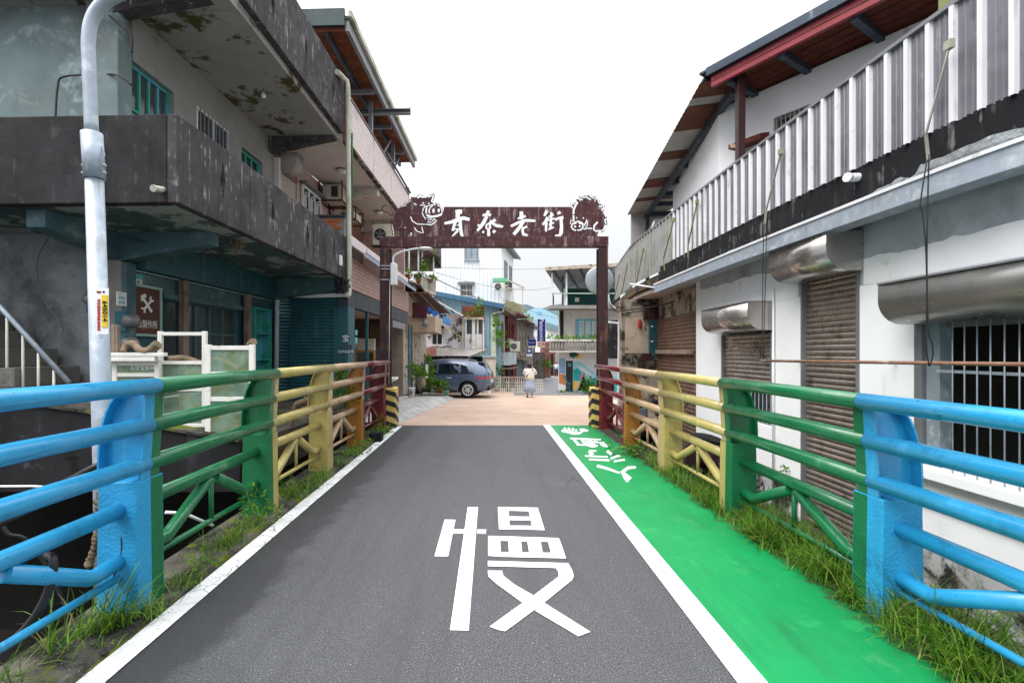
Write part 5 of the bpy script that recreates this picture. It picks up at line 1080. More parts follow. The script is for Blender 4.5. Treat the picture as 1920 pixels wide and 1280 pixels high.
for t in (.15, .5, .85): b = MB(); b.bar(P(784 + 95 * t, 669, 22.7), P(762 + 150 * t, 653 + 5 * t, 24.9), .06, .08); b.build('rafter', m_wood, lt)
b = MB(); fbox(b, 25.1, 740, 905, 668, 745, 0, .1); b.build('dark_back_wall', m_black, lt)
b = MB(); b.prism([(P(757, 0, 21.6).x, P(0, 655, 21.6).z), (P(799, 0, 21.6).x, P(0, 686, 21.6).z), (P(799, 0, 21.6).x, 0), (P(757, 0, 21.6).x, 0)], 'y', 21.6, 21.8); solo('sloping_wall', b, m_mold2, 'sloping grey stair wall at the left end of the lean-to', 'wall', P(780, 740, 21.6))
# ------------------------------------------------------------------ corrugated houses
def corr_front(Y, poly, pitch, dep, m, parent, ribm=None, name='corrugated_wall'):
    """upright ribbed sheets filling a polygon of photo pixels whose top may slope; split into sheets"""
    xs = [p[0] for p in poly['top']]; X0, X1 = P(xs[0], 0, Y).x, P(xs[-1], 0, Y).x
    def zt(x):
        for (a, ya), (c, yc) in zip(poly['top'], poly['top'][1:]):
            xa, xc = P(a, 0, Y).x, P(c, 0, Y).x
            if x <= xc + 1e-6: return P(0, ya + (yc - ya) * (x - xa) / (xc - xa), Y).z
    zb = P(0, poly['bottom'], Y).z; x = X0
    while x < X1 - .02:
        b = MB(); xe = min(x + pitch * 4, X1); q = x; prof = []
        while q < xe - 1e-4:
            for t, d in ((0, 0), (.6, 0), (.68, dep), (.92, dep)):
                if q + t * pitch < xe: prof.append((q + t * pitch, d))
            q += pitch
        prof.append((xe, 0)); vs = []
        for xx, d in prof: vs += [(xx, Y - d, zb), (xx, Y - d, zt(xx))]
        b.add(vs, [(2 * i, 2 * i + 1, 2 * i + 3, 2 * i + 2) for i in range(len(prof) - 1)]); b.build('sheet', m, parent, recalc=False); x = xe
m_bluec = mat('blue_corrugated', (.24, .37, .45), .5, var=.08, streaks=[((.18, .29, .37), 4, .55, .7)], bump=.05)
m_whitec = mat('white_corrugated', (.80, .80, .79), .5, var=.04, streaks=[((.62, .62, .62), 3, .6, .75)], bump=.05)
bh = thing('blue_corrugated_house', 'light blue corrugated metal house with a dark blue roof edge', 'building', P(880, 735, 27.5))
corr_front(27.5, dict(top=[(813, 549), (940, 574)], bottom=720), .2, .03, m_bluec, bh)
b = MB(); b.bar(P(812, 550, 27.3), P(945, 575, 27.3), .5, .26); b.build('roof_edge', mat('blue_ridge_flashing', (.05, .13, .22), .45), bh)
b = MB(); a, c = P(812, 547, 27.4), P(945, 572, 27.4); b.hexa([a, c, c + Vector((.5, 8, 0)), a + Vector((.2, 8, 0))], [q + Vector((0, 0, .05)) for q in (a, c, c + Vector((.5, 8, 0)), a + Vector((.2, 8, 0)))]); b.build('roof', mat('blue_roof', (.05, .16, .3), .5), bh)
b = MB(); b.box(P(815, 0, 27.5).x, P(940, 0, 27.5).x, 27.53, 34, -.6, P(0, 575, 27.5).z); b.build('body', m_bluec, bh)
b = MB(); fbox(b, 27.4, 921, 930, 590, 720, 0, .2); b.build('corner_pilaster', mat('pale_green_post', (.62, .66, .52), .7), bh)
b = MB(); b.tube(smooth([P(922, 590, 27.3), P(935, 585, 27.3), P(943, 583, 27.4), P(944, 570, 27.4), P(947, 568, 27.4)], 3), .06, 8); b.build('gutter_pipe', m_pvc, bh)
wh = thing('white_corrugated_house', 'tall white corrugated metal house rising behind the blue one', 'building', P(880, 735, 33))
Y = 33
corr_front(Y, dict(top=[(800, 452), (963 - 22, 452)], bottom=700), .26, .035, m_whitec, wh)
b = MB(); a, c = P(800, 452, Y), P(941, 452, Y); b.box(a.x, c.x, Y + .04, 38, -.8, a.z); b.build('body', m_white_wall, wh)
win_front(Y, 872, 896, 440, 487, wh, m_grey_metal, m_glass_s, 2, 1, .08, n=.045); b = MB(); fbox(b, Y - .03, 870, 898, 486, 489, -.12, .05); b.build('window_sill', m_grey_wall, wh)
win_front(Y, 862, 887, 533, 556, wh, m_cream, m_glass, 2, 2, .07, n=.045, bars=9, barm=m_cream); b = MB(); fbox(b, Y - .03, 859, 890, 529, 533, -.25, .05); b.build('window_hood', m_grey_metal, wh)
FS = Frame(P(941, 0, Y).x, Y, 12, 1)     # its street side, turning away with the street
hole_wall(FS.M, 0.02, 5, -.8, P(0, 452, Y).z - .05, [], -.15, 0).build('side_wall', m_white_wall, wh)
for s in (.9, 3.0): window(FS.M, s, s + 1.1, 6.4, 8.2, .003, wh, m_grey_metal, m_glass_s, 2, 1, .08)
for s in (1.2,): window(FS.M, s, s + 2, 3.6, 5.1, .003, wh, m_white, m_glass_g, 3, 1, .07)
b = MB(FS.M); b.hexa([(-.2, -3, 9.55), (5.3, -3, 9.55), (5.3, .45, 9.05), (-.2, .45, 9.05)], [(-.2, -3, 9.67), (5.3, -3, 9.67), (5.3, .45, 9.17), (-.2, .45, 9.17)]); b.build('eaves', mat('grey_green_eaves', (.13, .17, .16), .6), wh)
b = MB(FS.M); b.box(-.2, 5.3, .45, .56, 9.02, 9.16); b.build('gutter', m_grey_metal, wh)
o = thing('green_awning', 'small rounded green awning on the street side of the white house', 'awning', P(936, 533, 33.2)); b = MB(); vs = []
for i in range(9):
    t = i / 8 * math.pi / 2; 
    for x in (924, 951): p = P(x, 534 - 12 * math.cos(t) * (1 - .0), 33.2); vs.append(Vector((p.x, 33.1 - .9 * math.sin(t), p.z)))
b.add(vs, [(2 * i, 2 * i + 1, 2 * i + 3, 2 * i + 2) for i in range(8)]); b.build('sheet', mat('green_sheet', (.045, .19, .10), .5), o, recalc=False)
b = MB(); p = P(938, 534, 32.2); b.bar(P(924, 535, 32.2), P(951, 535, 32.2), .06); b.build('front_bar', m_white, o)
pa = P(936, 545, 32.2); outdoor_unit(Vector((pa.x, 32.0, pa.z)), .75, .5, .3, 'outdoor unit under the small green awning')
o = thing('roof_canopy', 'open metal canopy over the upper balcony beside the green awning', 'canopy', P(960, 560, 34)); b = MB(); b.bar(P(949, 524, 33.5), P(983, 540, 34.5), .08); b.bar(P(949, 540, 33.5), P(983, 541, 34.5), .06); b.build('frame', m_cream, o)
b = MB(); b.hexa([P(949, 523, 33.5), P(983, 539, 34.5), P(983, 539, 37), P(949, 523, 37)], [q + Vector((0, 0, .04)) for q in (P(949, 523, 33.5), P(983, 539, 34.5), P(983, 539, 37), P(949, 523, 37))]); b.build('sheet', mat('green_grey_sheet', (.2, .27, .2), .6), o)
for x in (980, 962): b = MB(); b.bar(P(x, 540, 34.5), P(x, 590, 34.5), .05); b.build('post', m_cream, o)
b = MB(); b.hexa([P(948, 562, 33.5), P(981, 572, 34.5), P(981, 590, 34.5), P(948, 585, 33.5)], [q + Vector((0, .15, 0)) for q in (P(948, 562, 33.5), P(981, 572, 34.5), P(981, 590, 34.5), P(948, 585, 33.5))]); b.build('balcony_parapet', mat('olive_railing', (.3, .29, .16), .8), o)
# ------------------------------------------------------------------ white shophouse with metal-clad balcony on the right
FR = Frame(3.96, 0, 1.0, -1); MR = FR.M
sh = thing('white_shophouse', 'white shuttered corner shophouse with a corrugated metal balcony and a red-beamed roof', 'building', (6.5, 7, -.6))
def rs(px, n=0.0): return FR.fp(px, 600, n)[0]
def rz(px, py, n=0.0): return FR.fp(px, py, n)[1]
def rb(name, m, boxes, bevel=0, parent=None, label=None):
    b = MB(MR)
    for q in boxes: b.box(*q)
    return b.build(name, m, parent or sh, bevel, label)
dz0 = rz(1503, 975); dS0, dS1 = rs(1612), rs(1502); dZ1 = 2.72
w1 = (1.6, rs(1714), .66, 1.98); w2 = (rs(1447), rs(1353), .62, 2.02)
holes = [(dS0, dS1, -.62, dZ1), w1, w2]; WE = rs(1312)
zsplit = 2.42
hole_wall(MR, 1.0, WE, -.8, zsplit, [(a, c, d, min(e, zsplit)) for a, c, d, e in holes], -.16, 0).build('ground_floor_wall', m_white_wall, sh)
hole_wall(MR, 1.0, WE, zsplit, 3.1, [(dS0, dS1, zsplit, dZ1)], -.16, -.004).build('upper_wall_band', m_grey_wall, sh)
# ragged lower edge of the bare render: paint peels along an uneven line
b = MB(MR); n = 90; vs = []
for i in range(n + 1):
    s = 1.0 + (WE - 1.0) * i / n; zz = 2.69 + max(0, min(.2, (s - 5.5) * .1)) + .05 * noise.noise(Vector((s * 2.3, 0, 0))) + .025 * noise.noise(Vector((s * 9, 3, 0)))
    vs += [(s, .0035, zsplit), (s, .0035, zz), (s, -.003, zsplit), (s, -.003, zz)]
for i in range(n):
    s = 1.0 + (WE - 1.0) * (i + .5) / n
    if dS0 - .06 < s < dS1 + .06: continue
    a = 4 * i; b.add([vs[a], vs[a + 1], vs[a + 5], vs[a + 4]], [(0, 1, 2, 3)]); b.add([vs[a + 1], vs[a + 3], vs[a + 7], vs[a + 5]], [(0, 1, 2, 3)])
b.build('peeling_paint', m_white_peel, sh)
hole_wall(MR, 1.0, WE + .002, -.8, -.02, [(dS0 - .06, dS1 + .06, -.8, -.02)], -.01, .004).build('mouldy_base', m_mold, sh)
rb('plinth_ledge', m_white_wall, [(1.0, rs(1660), .001, .03, .30, .36)], .006)
rb('wall_end', m_white_wall, [(WE + .003, WE + .22, -2.5, -.02, -.8, 3.1)])
rb('inside_dark', m_black, [(1.0, WE, -1.2, -1.1, -.8, 3.1)])
# door shutter and the two hooded windows
shutter(MR, dS0 + .06, dS1 - .03, dz0, 2.62, -.06, sh, m_shut, .068, label='brown roller shutter of the doorway', gm=m_grey_metal)
rb('door_frame', m_grey_metal, [(dS0, dS0 + .05, -.1, .01, -.62, 2.62), (dS1 - .03, dS1, -.1, .01, -.62, 2.62)], .004)
hood(MR, rs(1619), FR.fp(1447, 470, .36)[0], 2.585, 3.0, .40, m_inox2, sh, label='stainless cover above the doorway shutter')
shutter(MR, w2[0] + .05, w2[1] - .02, 1.14, 1.99, -.05, sh, m_shut, .066, label='brown roller shutter half down over the small window', gm=m_grey_metal)
window(MR, w2[0] + .02, w2[1] - .02, w2[2] + .01, 1.13, -.12, sh, m_grey_metal, m_glass, 2, 1, .04, bars=14, barm=m_steel, label='barred window under the half-down shutter')
hood(MR, rs(1449), FR.fp(1317, 600, .34)[0], 2.02, 2.42, .36, m_inox2, sh, label='stainless cover above the small window')
hood(MR, 1.6, FR.fp(1648, 560, .35)[0], 1.96, 2.33, .36, m_inox, sh, label='rust-streaked stainless cover above the barred window')
for s in (FR.fp(1848, 560, .36)[0],): b = MB(MR); b.hexa([(s, .0, 1.955), (s + .05, 0, 1.955), (s + .05, .2, 1.955), (s, .2, 1.955)], [(s, .365, 2.32), (s + .05, .365, 2.32), (s + .05, .367, 2.33), (s, .367, 2.33)]); 
# big barred window
wf = rb('window', m_grey_metal, [(w1[1] - .09, w1[1] - .01, -.15, .012, w1[2], w1[3]), (1.6, w1[1] - .09, -.15, -.09, w1[3] - .06, w1[3]), (1.6, w1[1] - .09, -.15, -.09, w1[2], w1[2] + .05)], .004, label='wide dark window behind an iron grille')
rb('window_jamb', mat('blue_grey_jamb', (.22, .27, .30), .7, var=.2, stains=[((.4, .45, .48), 5, .55, .68)]), [(rs(1756), w1[1] - .095, -.16, -.03, w1[2], w1[3])], parent=wf)
rb('glass', mat('unlit_glass', (.004, .004, .004), .35, var=.2, spec=.12, bump=0), [(1.6, rs(1756), -.14, -.13, w1[2] + .05, w1[3] - .06)], parent=wf)
bb = MB(); bb.tube([(0, 0, -.5), (0, 0, .5)], .006, 6); bme_bar = bb.mesh('bar', m_steel)
gr = rb('grille_rail', m_steel, [(1.6, rs(1756, .02), .012, .024, z, z + .025) for z in (rz(1830, 783, .02),)], parent=None); 
rb('grille_rail', m_steel, [(1.6, rs(1756, .02), .012, .024, rz(1830, 701, .02), rz(1830, 701, .02) + .025)])
s = rs(1786, .03)
while s > 1.7: inst('bar', bme_bar, wf, MR @ Matrix.Translation((s, .03, (w1[2] + w1[3]) / 2)) @ Matrix.Diagonal((1, 1, w1[3] - w1[2] + .06, 1))); s -= .106
rb('window_sill', m_white_wall, [(1.0, w1[1] + .08, .001, .10, w1[2] - .1, w1[2] - .005)], .008)
# slab, soffit, gutter and black band along the curving balcony edge
EDGE = [(4.02, 2.2), (3.80, 3.6), (3.74, 5.1), (3.71, 7.0), (3.73, 9.0), (3.76, 10.6), (3.78, 12.3), (3.98, 13.9), (4.4, 16.8)]
edge = smooth([(x, y, 0) for x, y in EDGE], 5)
def along(pts, d0, d1, z0, z1, name, m, bevel=0, zf=None):
    """a band that follows the balcony edge: d metres out from the line"""
    b = MB(); o_ = []
    for i, p in enumerate(pts):
        t = (pts[min(i + 1, len(pts) - 1)] - pts[max(i - 1, 0)]).normalized(); nn = Vector((-t.y, t.x, 0)); o_.append((p + nn * d0, p + nn * d1))
    for i in range(len(pts) - 1):
        (a, c), (d, e) = o_[i], o_[i + 1]; Z = lambda v, z: Vector((v.x, v.y, z))
        b.quad(Z(a, z0), Z(d, z0), Z(d, z1), Z(a, z1)); b.quad(Z(c, z0), Z(c, z1), Z(e, z1), Z(e, z0)); b.quad(Z(a, z1), Z(d, z1), Z(e, z1), Z(c, z1)); b.quad(Z(a, z0), Z(c, z0), Z(e, z0), Z(d, z0))
    for (a, c) in (o_[0], o_[-1]): b.quad(Z(a, z0), Z(a, z1), Z(c, z1), Z(c, z0))
    return b.build(name, m, sh)
near = [p for p in edge if p.y < 10.75]; far = [p for p in edge if p.y >= 10.5]
along(near, -.18, 0, 3.19, 3.575, 'balcony_band', m_conc_black)
along(near, -.1, .10, 3.0, 3.185, 'gutter', m_steel); along(near, .101, .115, 3.17, 3.20, 'gutter_lip', m_alu_rib); along(near, .101, .11, 3.0, 3.02, 'gutter_lip', m_steel)
along(far, -.25, -.02, 3.22, 3.40, 'mossy_slab_edge', mat('mossy_slab', (.13, .09, .06), .95, var=.3, stains=[((.03, .03, .028), 3, .48, .6), ((.16, .18, .06), 4, .58, .68)], bump=.8, bs=20))
b = MB(); vs = []                                                     # patched mortar left along the top of the gutter
nn_ = [p for p in near if p.y < 8.4]
fine = []
for a, c in zip(nn_, nn_[1:]):
    for q in range(6): fine.append(a.lerp(c, q / 6))
for p in fine:
    h = .10 * max(0, noise.noise(Vector((p.y * 1.7, 2, 0))) + .25 + (.35 if p.y < 4.8 else -.1)) + .03 * noise.noise(Vector((p.y * 9, 5, 0))) + (.07 if p.y < 4.2 else 0)
    h = max(.003, h); vs += [(p.x - .006, p.y, 3.19), (p.x - .016 - .008 * noise.noise(Vector((p.y * 14, 1, 0))), p.y, 3.19 + h * .5), (p.x - .003, p.y, 3.19 + h)]
for i in range(len(fine) - 1):
    for k in (0, 1): b.add([vs[3 * i + k], vs[3 * i + k + 1], vs[3 * i + k + 4], vs[3 * i + k + 3]], [(0, 1, 2, 3)])
b.build('patched_mortar', mat('grey_mortar_crust', (.24, .26, .27), .95, var=.3, vs=6, stains=[((.08, .08, .08), 7, .52, .66), ((.42, .44, .45), 9, .6, .72)], bump=1, bs=30, bd=.02), sh, recalc=False)
b = MB(); poly = [(4.9, 2.0)] + [(p.x + .08, p.y) for p in edge] + [(6.5, 16.8), (6.5, 2.0)]; b.prism(poly, 'z', 3.09, 3.185)
b.build('balcony_soffit', mat('flaking_soffit', (.44, .38, .34), .9, var=.12, stains=[((.30, .24, .2), 1.5, .5, .65), ((.09, .075, .06), 3, .64, .7)], bump=.3), sh)
b = MB(); b.prism([(x + .12, y) for x, y in poly], 'z', 3.19, 3.5); b.build('balcony_floor', m_conc_black, sh)
# corrugated metal sheets of the balcony, each a piece
L = [0]
for a, c in zip(edge, edge[1:]): L.append(L[-1] + (c - a).length)
def at(l):
    for i in range(len(edge) - 1):
        if l <= L[i + 1]: return edge[i].lerp(edge[i + 1], (l - L[i]) / (L[i + 1] - L[i]))
    return edge[-1]
pit = .205; npan = 4; z0, z1 = 3.56, 4.50
pm = MB(); prof = []
for i in range(npan):
    q = i * pit
    prof += [(q, 0, 0), (q + .028, 0, 0), (q + .034, .008, 0), (q + .048, .008, 0), (q + .054, 0, 0), (q + .078, 0, 0), (q + .084, .008, 0), (q + .098, .008, 0), (q + .104, 0, 0), (q + .142, 0, 0), (q + .151, .032, 1), (q + .187, .032, 1), (q + .196, 0, 1)]
prof.append((npan * pit, 0, 0))
for i in range(len(prof) - 1):
    a, c = prof[i], prof[i + 1]; mi = 1 if (a[1] > .02 or c[1] > .02) else 0
    pm.add([(a[0], a[1], 0), (c[0], c[1], 0), (c[0], c[1], 1), (a[0], a[1], 1)], [(0, 1, 2, 3)], mi)
me_a = pm.mesh('metal_sheet', [m_alu, m_alu_rib], recalc=False); me_b = pm.mesh('metal_sheet', [m_alu_moss, m_alu_moss], recalc=False)
l = .1; k = 0
rail = along(edge, -.03, .035, 4.50, 4.535, 'balcony_top_rail', m_grey_metal)
while l + npan * pit < L[-1]:
    a, c = at(l), at(l + npan * pit); t = (c - a); t.z = 0; ln = t.length; t.normalize(); nn = Vector((-t.y, t.x, 0))
    zb = z0 if a.y < 10.2 else z0 - .10
    M = Matrix(((t.x * ln / (npan * pit), nn.x, 0, a.x + nn.x * .004 * (k % 2)), (t.y * ln / (npan * pit), nn.y, 0, a.y), (0, 0, z1 - zb, zb), (0, 0, 0, 1)))
    inst('metal_sheet', me_a if a.y < 9.6 else me_b, sh, M); l += npan * pit; k += 1
def stay(px0, y0, px1, y1, Y0, d, m=m_pvc, bend=None):
    """flat stay bar from a bolt on the sheets down to the band, leaning out"""
    p = P(px0, y0, Y0); q = P(px1, y1, Y0 + d); b = MB(); b.bar(p, q, .024, .01); 
    if bend: r = P(bend[0], bend[1], Y0 + d); b.bar(q, r, .024, .01)
    b.box(p.x - .02, p.x + .02, p.y - .03, p.y + .03, p.z - .02, p.z + .05); b.build('stay_bar', m, sh)
m_oldbar = mat('weathered_bar', (.30, .29, .24), .8, var=.3)
m_mossbar = mat('mossy_bar', (.24, .26, .11), .8, var=.3)
stay(1780, 88, 1736, 252, 3.82, .12, m_oldbar, (1741, 300)); stay(1464, 287, 1437, 392, 5.98, .2, m_oldbar, (1434, 420)); stay(1307, 380, 1290, 460, 8.35, .3, m_mossbar, (1290, 482)); stay(1263, 414, 1244, 485, 9.4, .5, m_mossbar, (1246, 507))
stay(1206, 470, 1193, 530, 11.3, .5, m_mossbar); stay(1176, 497, 1165, 552, 12.6, .8, m_mossbar); stay(1161, 518, 1150, 566, 14.0, 1, m_mossbar)
b = MB(); p = P(1610, 335, 4.86); b.tube([p + Vector((.16, .0, .03)), p + Vector((.03, 0, .015)), p + Vector((-.12, -.03, 0))], .04, 12); b.tube([p + Vector((-.12, -.03, 0)), p + Vector((-.15, -.04, 0))], .046, 12)
o = b.build('drain_spout', m_pvc_w, sh); b = MB(); b.ell((p.x + .12, p.y, p.z), (.05, .11, .10), 9, 7, wob=.25); b.build('mortar_collar', m_plaster, o)
# terrace storey: two walls that meet at a blunt corner, deep eaves
A0, A1, B1 = Vector((6.9, 4.15, 0)), Vector((4.05, 8.44, 0)), Vector((4.80, 12.3, 0))
def upright(p, q, z0, z1, holes=(), th=.15):
    t = (q - p).normalized(); nn = Vector((-t.y, t.x, 0)); M = Matrix(((t.x, nn.x, 0, p.x), (t.y, nn.y, 0, p.y), (0, 0, 1, 0), (0, 0, 0, 1))); return M, (q - p).length
MA, LA = upright(A0, A1, 0, 0); MBm, LB = upright(A1, B1, 0, 0)
def onwall(M, px, py):
    n = Vector((M[0][1], M[1][1], 0)); o_ = M.translation; d = Vector(((px - VX) / FPX, 1, -(py - VY) / FPX)); Y = o_.dot(n) / d.dot(n); p = d * Y; return (p - o_).dot(Vector((M[0][0], M[1][0], 0))), CAM_H + p.z
ga, gt_ = onwall(MA, 1450, 222); gb_, _ = onwall(MA, 1521, 205)
g0, g1 = min(ga, gb_), max(ga, gb_)
hole_wall(MA, 0, LA, 3.5, 5.95, [(g0, g1, gt_ - 1.1, gt_)], -.15, 0).build('terrace_wall', m_white_wall, sh)
hole_wall(MBm, 0, LB, 3.5, 5.95, [], -.15, 0).build('terrace_wall', m_white_wall, sh)
b = MB(); b.box(B1.x, 7.5, 12.3, 12.45, 3.5, 5.95); b.build('terrace_end_wall', m_white_wall, sh)
window(MA, g0, g1, gt_ - 1.1, gt_, -.12, sh, m_wood, m_glass, 2, 1, .05, bars=8, barm=m_steel, label='small barred window under the eaves')
EC, EA, EB = Vector((3.53, 7.69, 6.08)), Vector((6.0, 3.68, 6.08)), Vector((4.52, 15.2, 6.08))
def roofside(E0, E1, W0, W1, mname, m, gaps, flip):
    pass
wallA = [Vector((6.9, 4.15, 5.96)), Vector((4.05, 8.44, 5.96))]; ta = (EA - EC).normalized(); na_ = Vector((-ta.y, ta.x, 0)); na_ = na_ if na_.x > 0 else -na_
MEA = Matrix(((ta.x, na_.x, 0, EC.x), (ta.y, na_.y, 0, EC.y), (0, 0, 1, 0), (0, 0, 0, 1)))
planks(MEA, 0.02, 4.9, .03, 1.05, lambda s, n: 6.02 - .05 * n, sh, m_plank2, .17, 'n', 'plank')
tb = (EB - EC).normalized(); nb = Vector((tb.y, -tb.x, 0)); MEB = Matrix(((tb.x, nb.x, 0, EC.x), (tb.y, nb.y, 0, EC.y), (0, 0, 1, 0), (0, 0, 0, 1)))
b = MB(MEB); s = 0; i = 0; m_wsheet = mat('pale_roof_sheet', (.40, .385, .37), .7, var=.1, stains=[((.4, .3, .24), 3, .6, .7)])
m_bsheet = mat('brown_roof_sheet', (.15, .062, .042), .75, var=.25)
for q0, q1, mm in ((0, .5, m_bsheet), (.5, .8, m_wsheet), (.8, 1.75, m_bsheet), (1.75, 2.75, m_wsheet), (2.75, 3.2, m_bsheet), (3.2, 4.4, m_wsheet), (4.4, 5.05, m_bsheet), (5.05, 5.85, m_wsheet), (5.85, 6.2, m_bsheet), (6.2, 7.55, m_wsheet)):
    b = MB(MEB); k = max(2, int((q1 - q0) / .076)); vs = []
    for j in range(k + 1):
        s = q0 + (q1 - q0) * j / k; d = .016 * (j % 2); vs += [(s, -.12, 6.02 + d), (s, 1.2, 6.12 + d)]
    b.add(vs, [(2 * j, 2 * j + 1, 2 * j + 3, 2 * j + 2) for j in range(k)]); b.build('roof_sheet', mm, sh, recalc=False)
b = MB(MEB); b.prism([(0, 0), (7.6, 0), (7.6, 3), (0, 3)], 'z', 6.2, 6.24); b.build('roof_cover', m_blue_steel, sh)
b = MB(MEA); b.box(-.15, 5, -.02, 3, 6.2, 6.235); b.build('roof_cover', m_blue_steel, sh)
b = MB(MEA); b.box(-.02, 5, -.03, .03, 6.12, 6.25); b.build('roof_fascia', m_blue_steel, sh)
b = MB(MEA); b.box(.02, 5, .035, .10, 5.94, 6.11); b.build('red_beam', m_red_steel, sh, .004)
b = MB(MEB); b.box(.1, 7.5, .38, .48, 5.86, 6.0); b.build('eaves_beam', m_blue_steel, sh, .004)
for s in (.28, 1.06, 1.95, 2.95): b = MB(MEA); b.box(s - .045, s + .045, .105, .98, 5.9, 6.0); b.build('purlin', m_blue_steel, sh)
for s in (1.1, 2.35, 3.3, 4.3, 5.3, 6.2, 7.2): b = MB(MEB); b.box(s - .045, s + .045, .485, 1.15, 5.88, 6.0); b.build('purlin', m_blue_steel, sh)
b = MB(MEB); b.box(7.45, 7.6, .0, 1.2, 4.4, 6.1); b.build('end_panel', m_wsheet, sh); b = MB(MEB); b.box(7.0, 7.1, .36, .46, 3.6, 5.87); b.build('eaves_post', m_blue_steel, sh)
pp_ = Vector((3.92, 7.46, 0)); b = MB(); b.box(pp_.x - .055, pp_.x + .055, pp_.y - .055, pp_.y + .055, 3.5, 6.0); b.build('roof_post', m_dkred, sh, .006)
pc = Vector((6.0, 4.75, 0)); b = MB(); b.box(4.55, 4.66, 4.74, 4.85, 3.5, 6.2); b.build('roof_post', m_mossbar, sh)
s_, z_ = onwall(MBm, 1262, 372); hood(MBm @ Matrix.Translation((0, 0, 0)), LB + .1, LB + 1.3, 4.75, 5.15, .5, m_inox2, sh)
s_, z_ = onwall(MA, 1412, 262); M = MA @ Matrix.Translation((s_, 0, z_)); b = MB(M); b.hexa([(-.26, .001, -.10), (.26, .001, -.10), (.26, .28, -.14), (-.26, .28, -.14)], [(-.26, .001, .03), (.26, .001, .03), (.26, .28, -.06), (-.26, .28, -.06)]); b.build('rusty_canopy', mat('rust_flaked_canopy', (.12, .035, .025), .8, stains=[((.55, .42, .28), 4, .56, .62)]), sh)
cable('eaves_cable', smooth([P(1640, 175, 6.9), P(1560, 193, 7.2), P(1480, 200, 7.6), P(1400, 193, 8.2), P(1360, 215, 8.6), P(1330, 240, 9.0), P(1310, 250, 9.3)]), .012, 'grey cable sagging along the white terrace wall under the eaves', m_cable_g)
# ------------------------------------------------------------------ far part of the ground floor: garage shutter, pillar, pipes
g0, g1 = Vector((4.26, 9.62, 0)), Vector((4.44, 12.5, 0)); t = (g1 - g0).normalized(); MG = Matrix(((t.x, -t.y, 0, g0.x), (t.y, t.x, 0, g0.y), (0, 0, 1, 0), (0, 0, 0, 1)))
shutter(MG, .06, 2.8, -.45, 2.54, 0, sh, m_shut_old, .085, label='wide brown garage shutter')
b = MB(MG); b.box(-.1, 2.95, -.1, .01, 2.55, 3.09); b.build('garage_lintel', m_pil, sh)
b = MB(MG); b.box(.3, 2.9, .03, .1, 1.66, 1.76); b.build('shutter_bar', m_wood, sh)
gp = thing('blotched_pillar', 'blotched old render pillar with peeling posters between the garage shutter and the gate', 'pillar', (4, 12.6, -.2))
b = MB(); b.box(P(1166, 0, 12.6).x, 4.6, 12.6, 12.9, -.6, 3.08); b.build('pillar_wall', m_pil, gp)
b = MB(); fbox(b, 12.585, 1172, 1219, 595, 662, 0, .012); b.build('render_patch', mat('cream_render_patch', (.55, .46, .36), .9, var=.15, stains=[((.06, .05, .045), 3.5, .58, .64), ((.3, .32, .25), 2, .6, .7)]), gp)
b = MB(); fbox(b, 12.58, 1206, 1232, 572, 600, -.1, .01); b.build('dark_bracket', m_iron_dark, gp)
b = MB(); fbox(b, 12.55, 1204, 1220, 662, 676, -.15, .02); b.build('dark_bracket', m_iron_dark, gp)
p = P(1200, 607, 12.5); b = MB(); b.ell(p, (.055, .05, .14), 10, 8); solo('red_lantern', b, mat('red_lantern_cloth', (.42, .02, .02), .6), 'small red lantern hanging on the blotched pillar', 'lantern', p)
p = P(1224, 640, 12.5); o = thing('switch_box', 'dark teal electrical switch box beside the garage shutter', 'box', p); b = MB(); fbox(b, 12.45, 1219, 1232, 600, 672, 0, .12); b.build('case', m_teal, o)
for y in (612, 640, 665): b = MB(); q = P(1223, y, 12.43); b.ell(q, (.035, .02, .02), 6, 5); b.build('knob', m_white, o)
pipe('white conduit pipe hooking round beside the gate post', smooth([P(1140, 604, 12.3), P(1156, 606, 12.3), P(1160, 612, 12.3), P(1160, 680, 12.3), P(1158, 790, 12.3)], 4), .03, m_pvc_w)
pipe('white conduit fixed to the broken end of the black balcony band', [P(1181, 532, 10.9), P(1205, 536, 10.75), P(1232, 540, 10.5)], .02, m_pvc_w)
pipe('thin white conduit on the wall between the small window and the doorway', [FR.w(rs(1454), .03, 2.6), FR.w(rs(1454), .03, -.3)], .014, m_pvc_w)
cable('hanging_cable', smooth([P(1141, 545, 13.5), P(1146, 572, 13), P(1160, 582, 12.6), P(1200, 578, 12), P(1240, 572, 11.5), P(1280, 560, 11)]), .018, 'black cable slung under the balcony soffit')
cable('hanging_cable', smooth([P(1141, 556, 13.5), P(1148, 580, 13), P(1175, 586, 12.6), P(1215, 580, 12)]), .014, 'second black cable under the soffit near the gate post')
cable('white_cable', smooth([P(1141, 552, 13), P(1145, 570, 13), P(1155, 578, 13)]), .018, 'loop of white cable at the end of the mossy balcony', m_pvc_w)
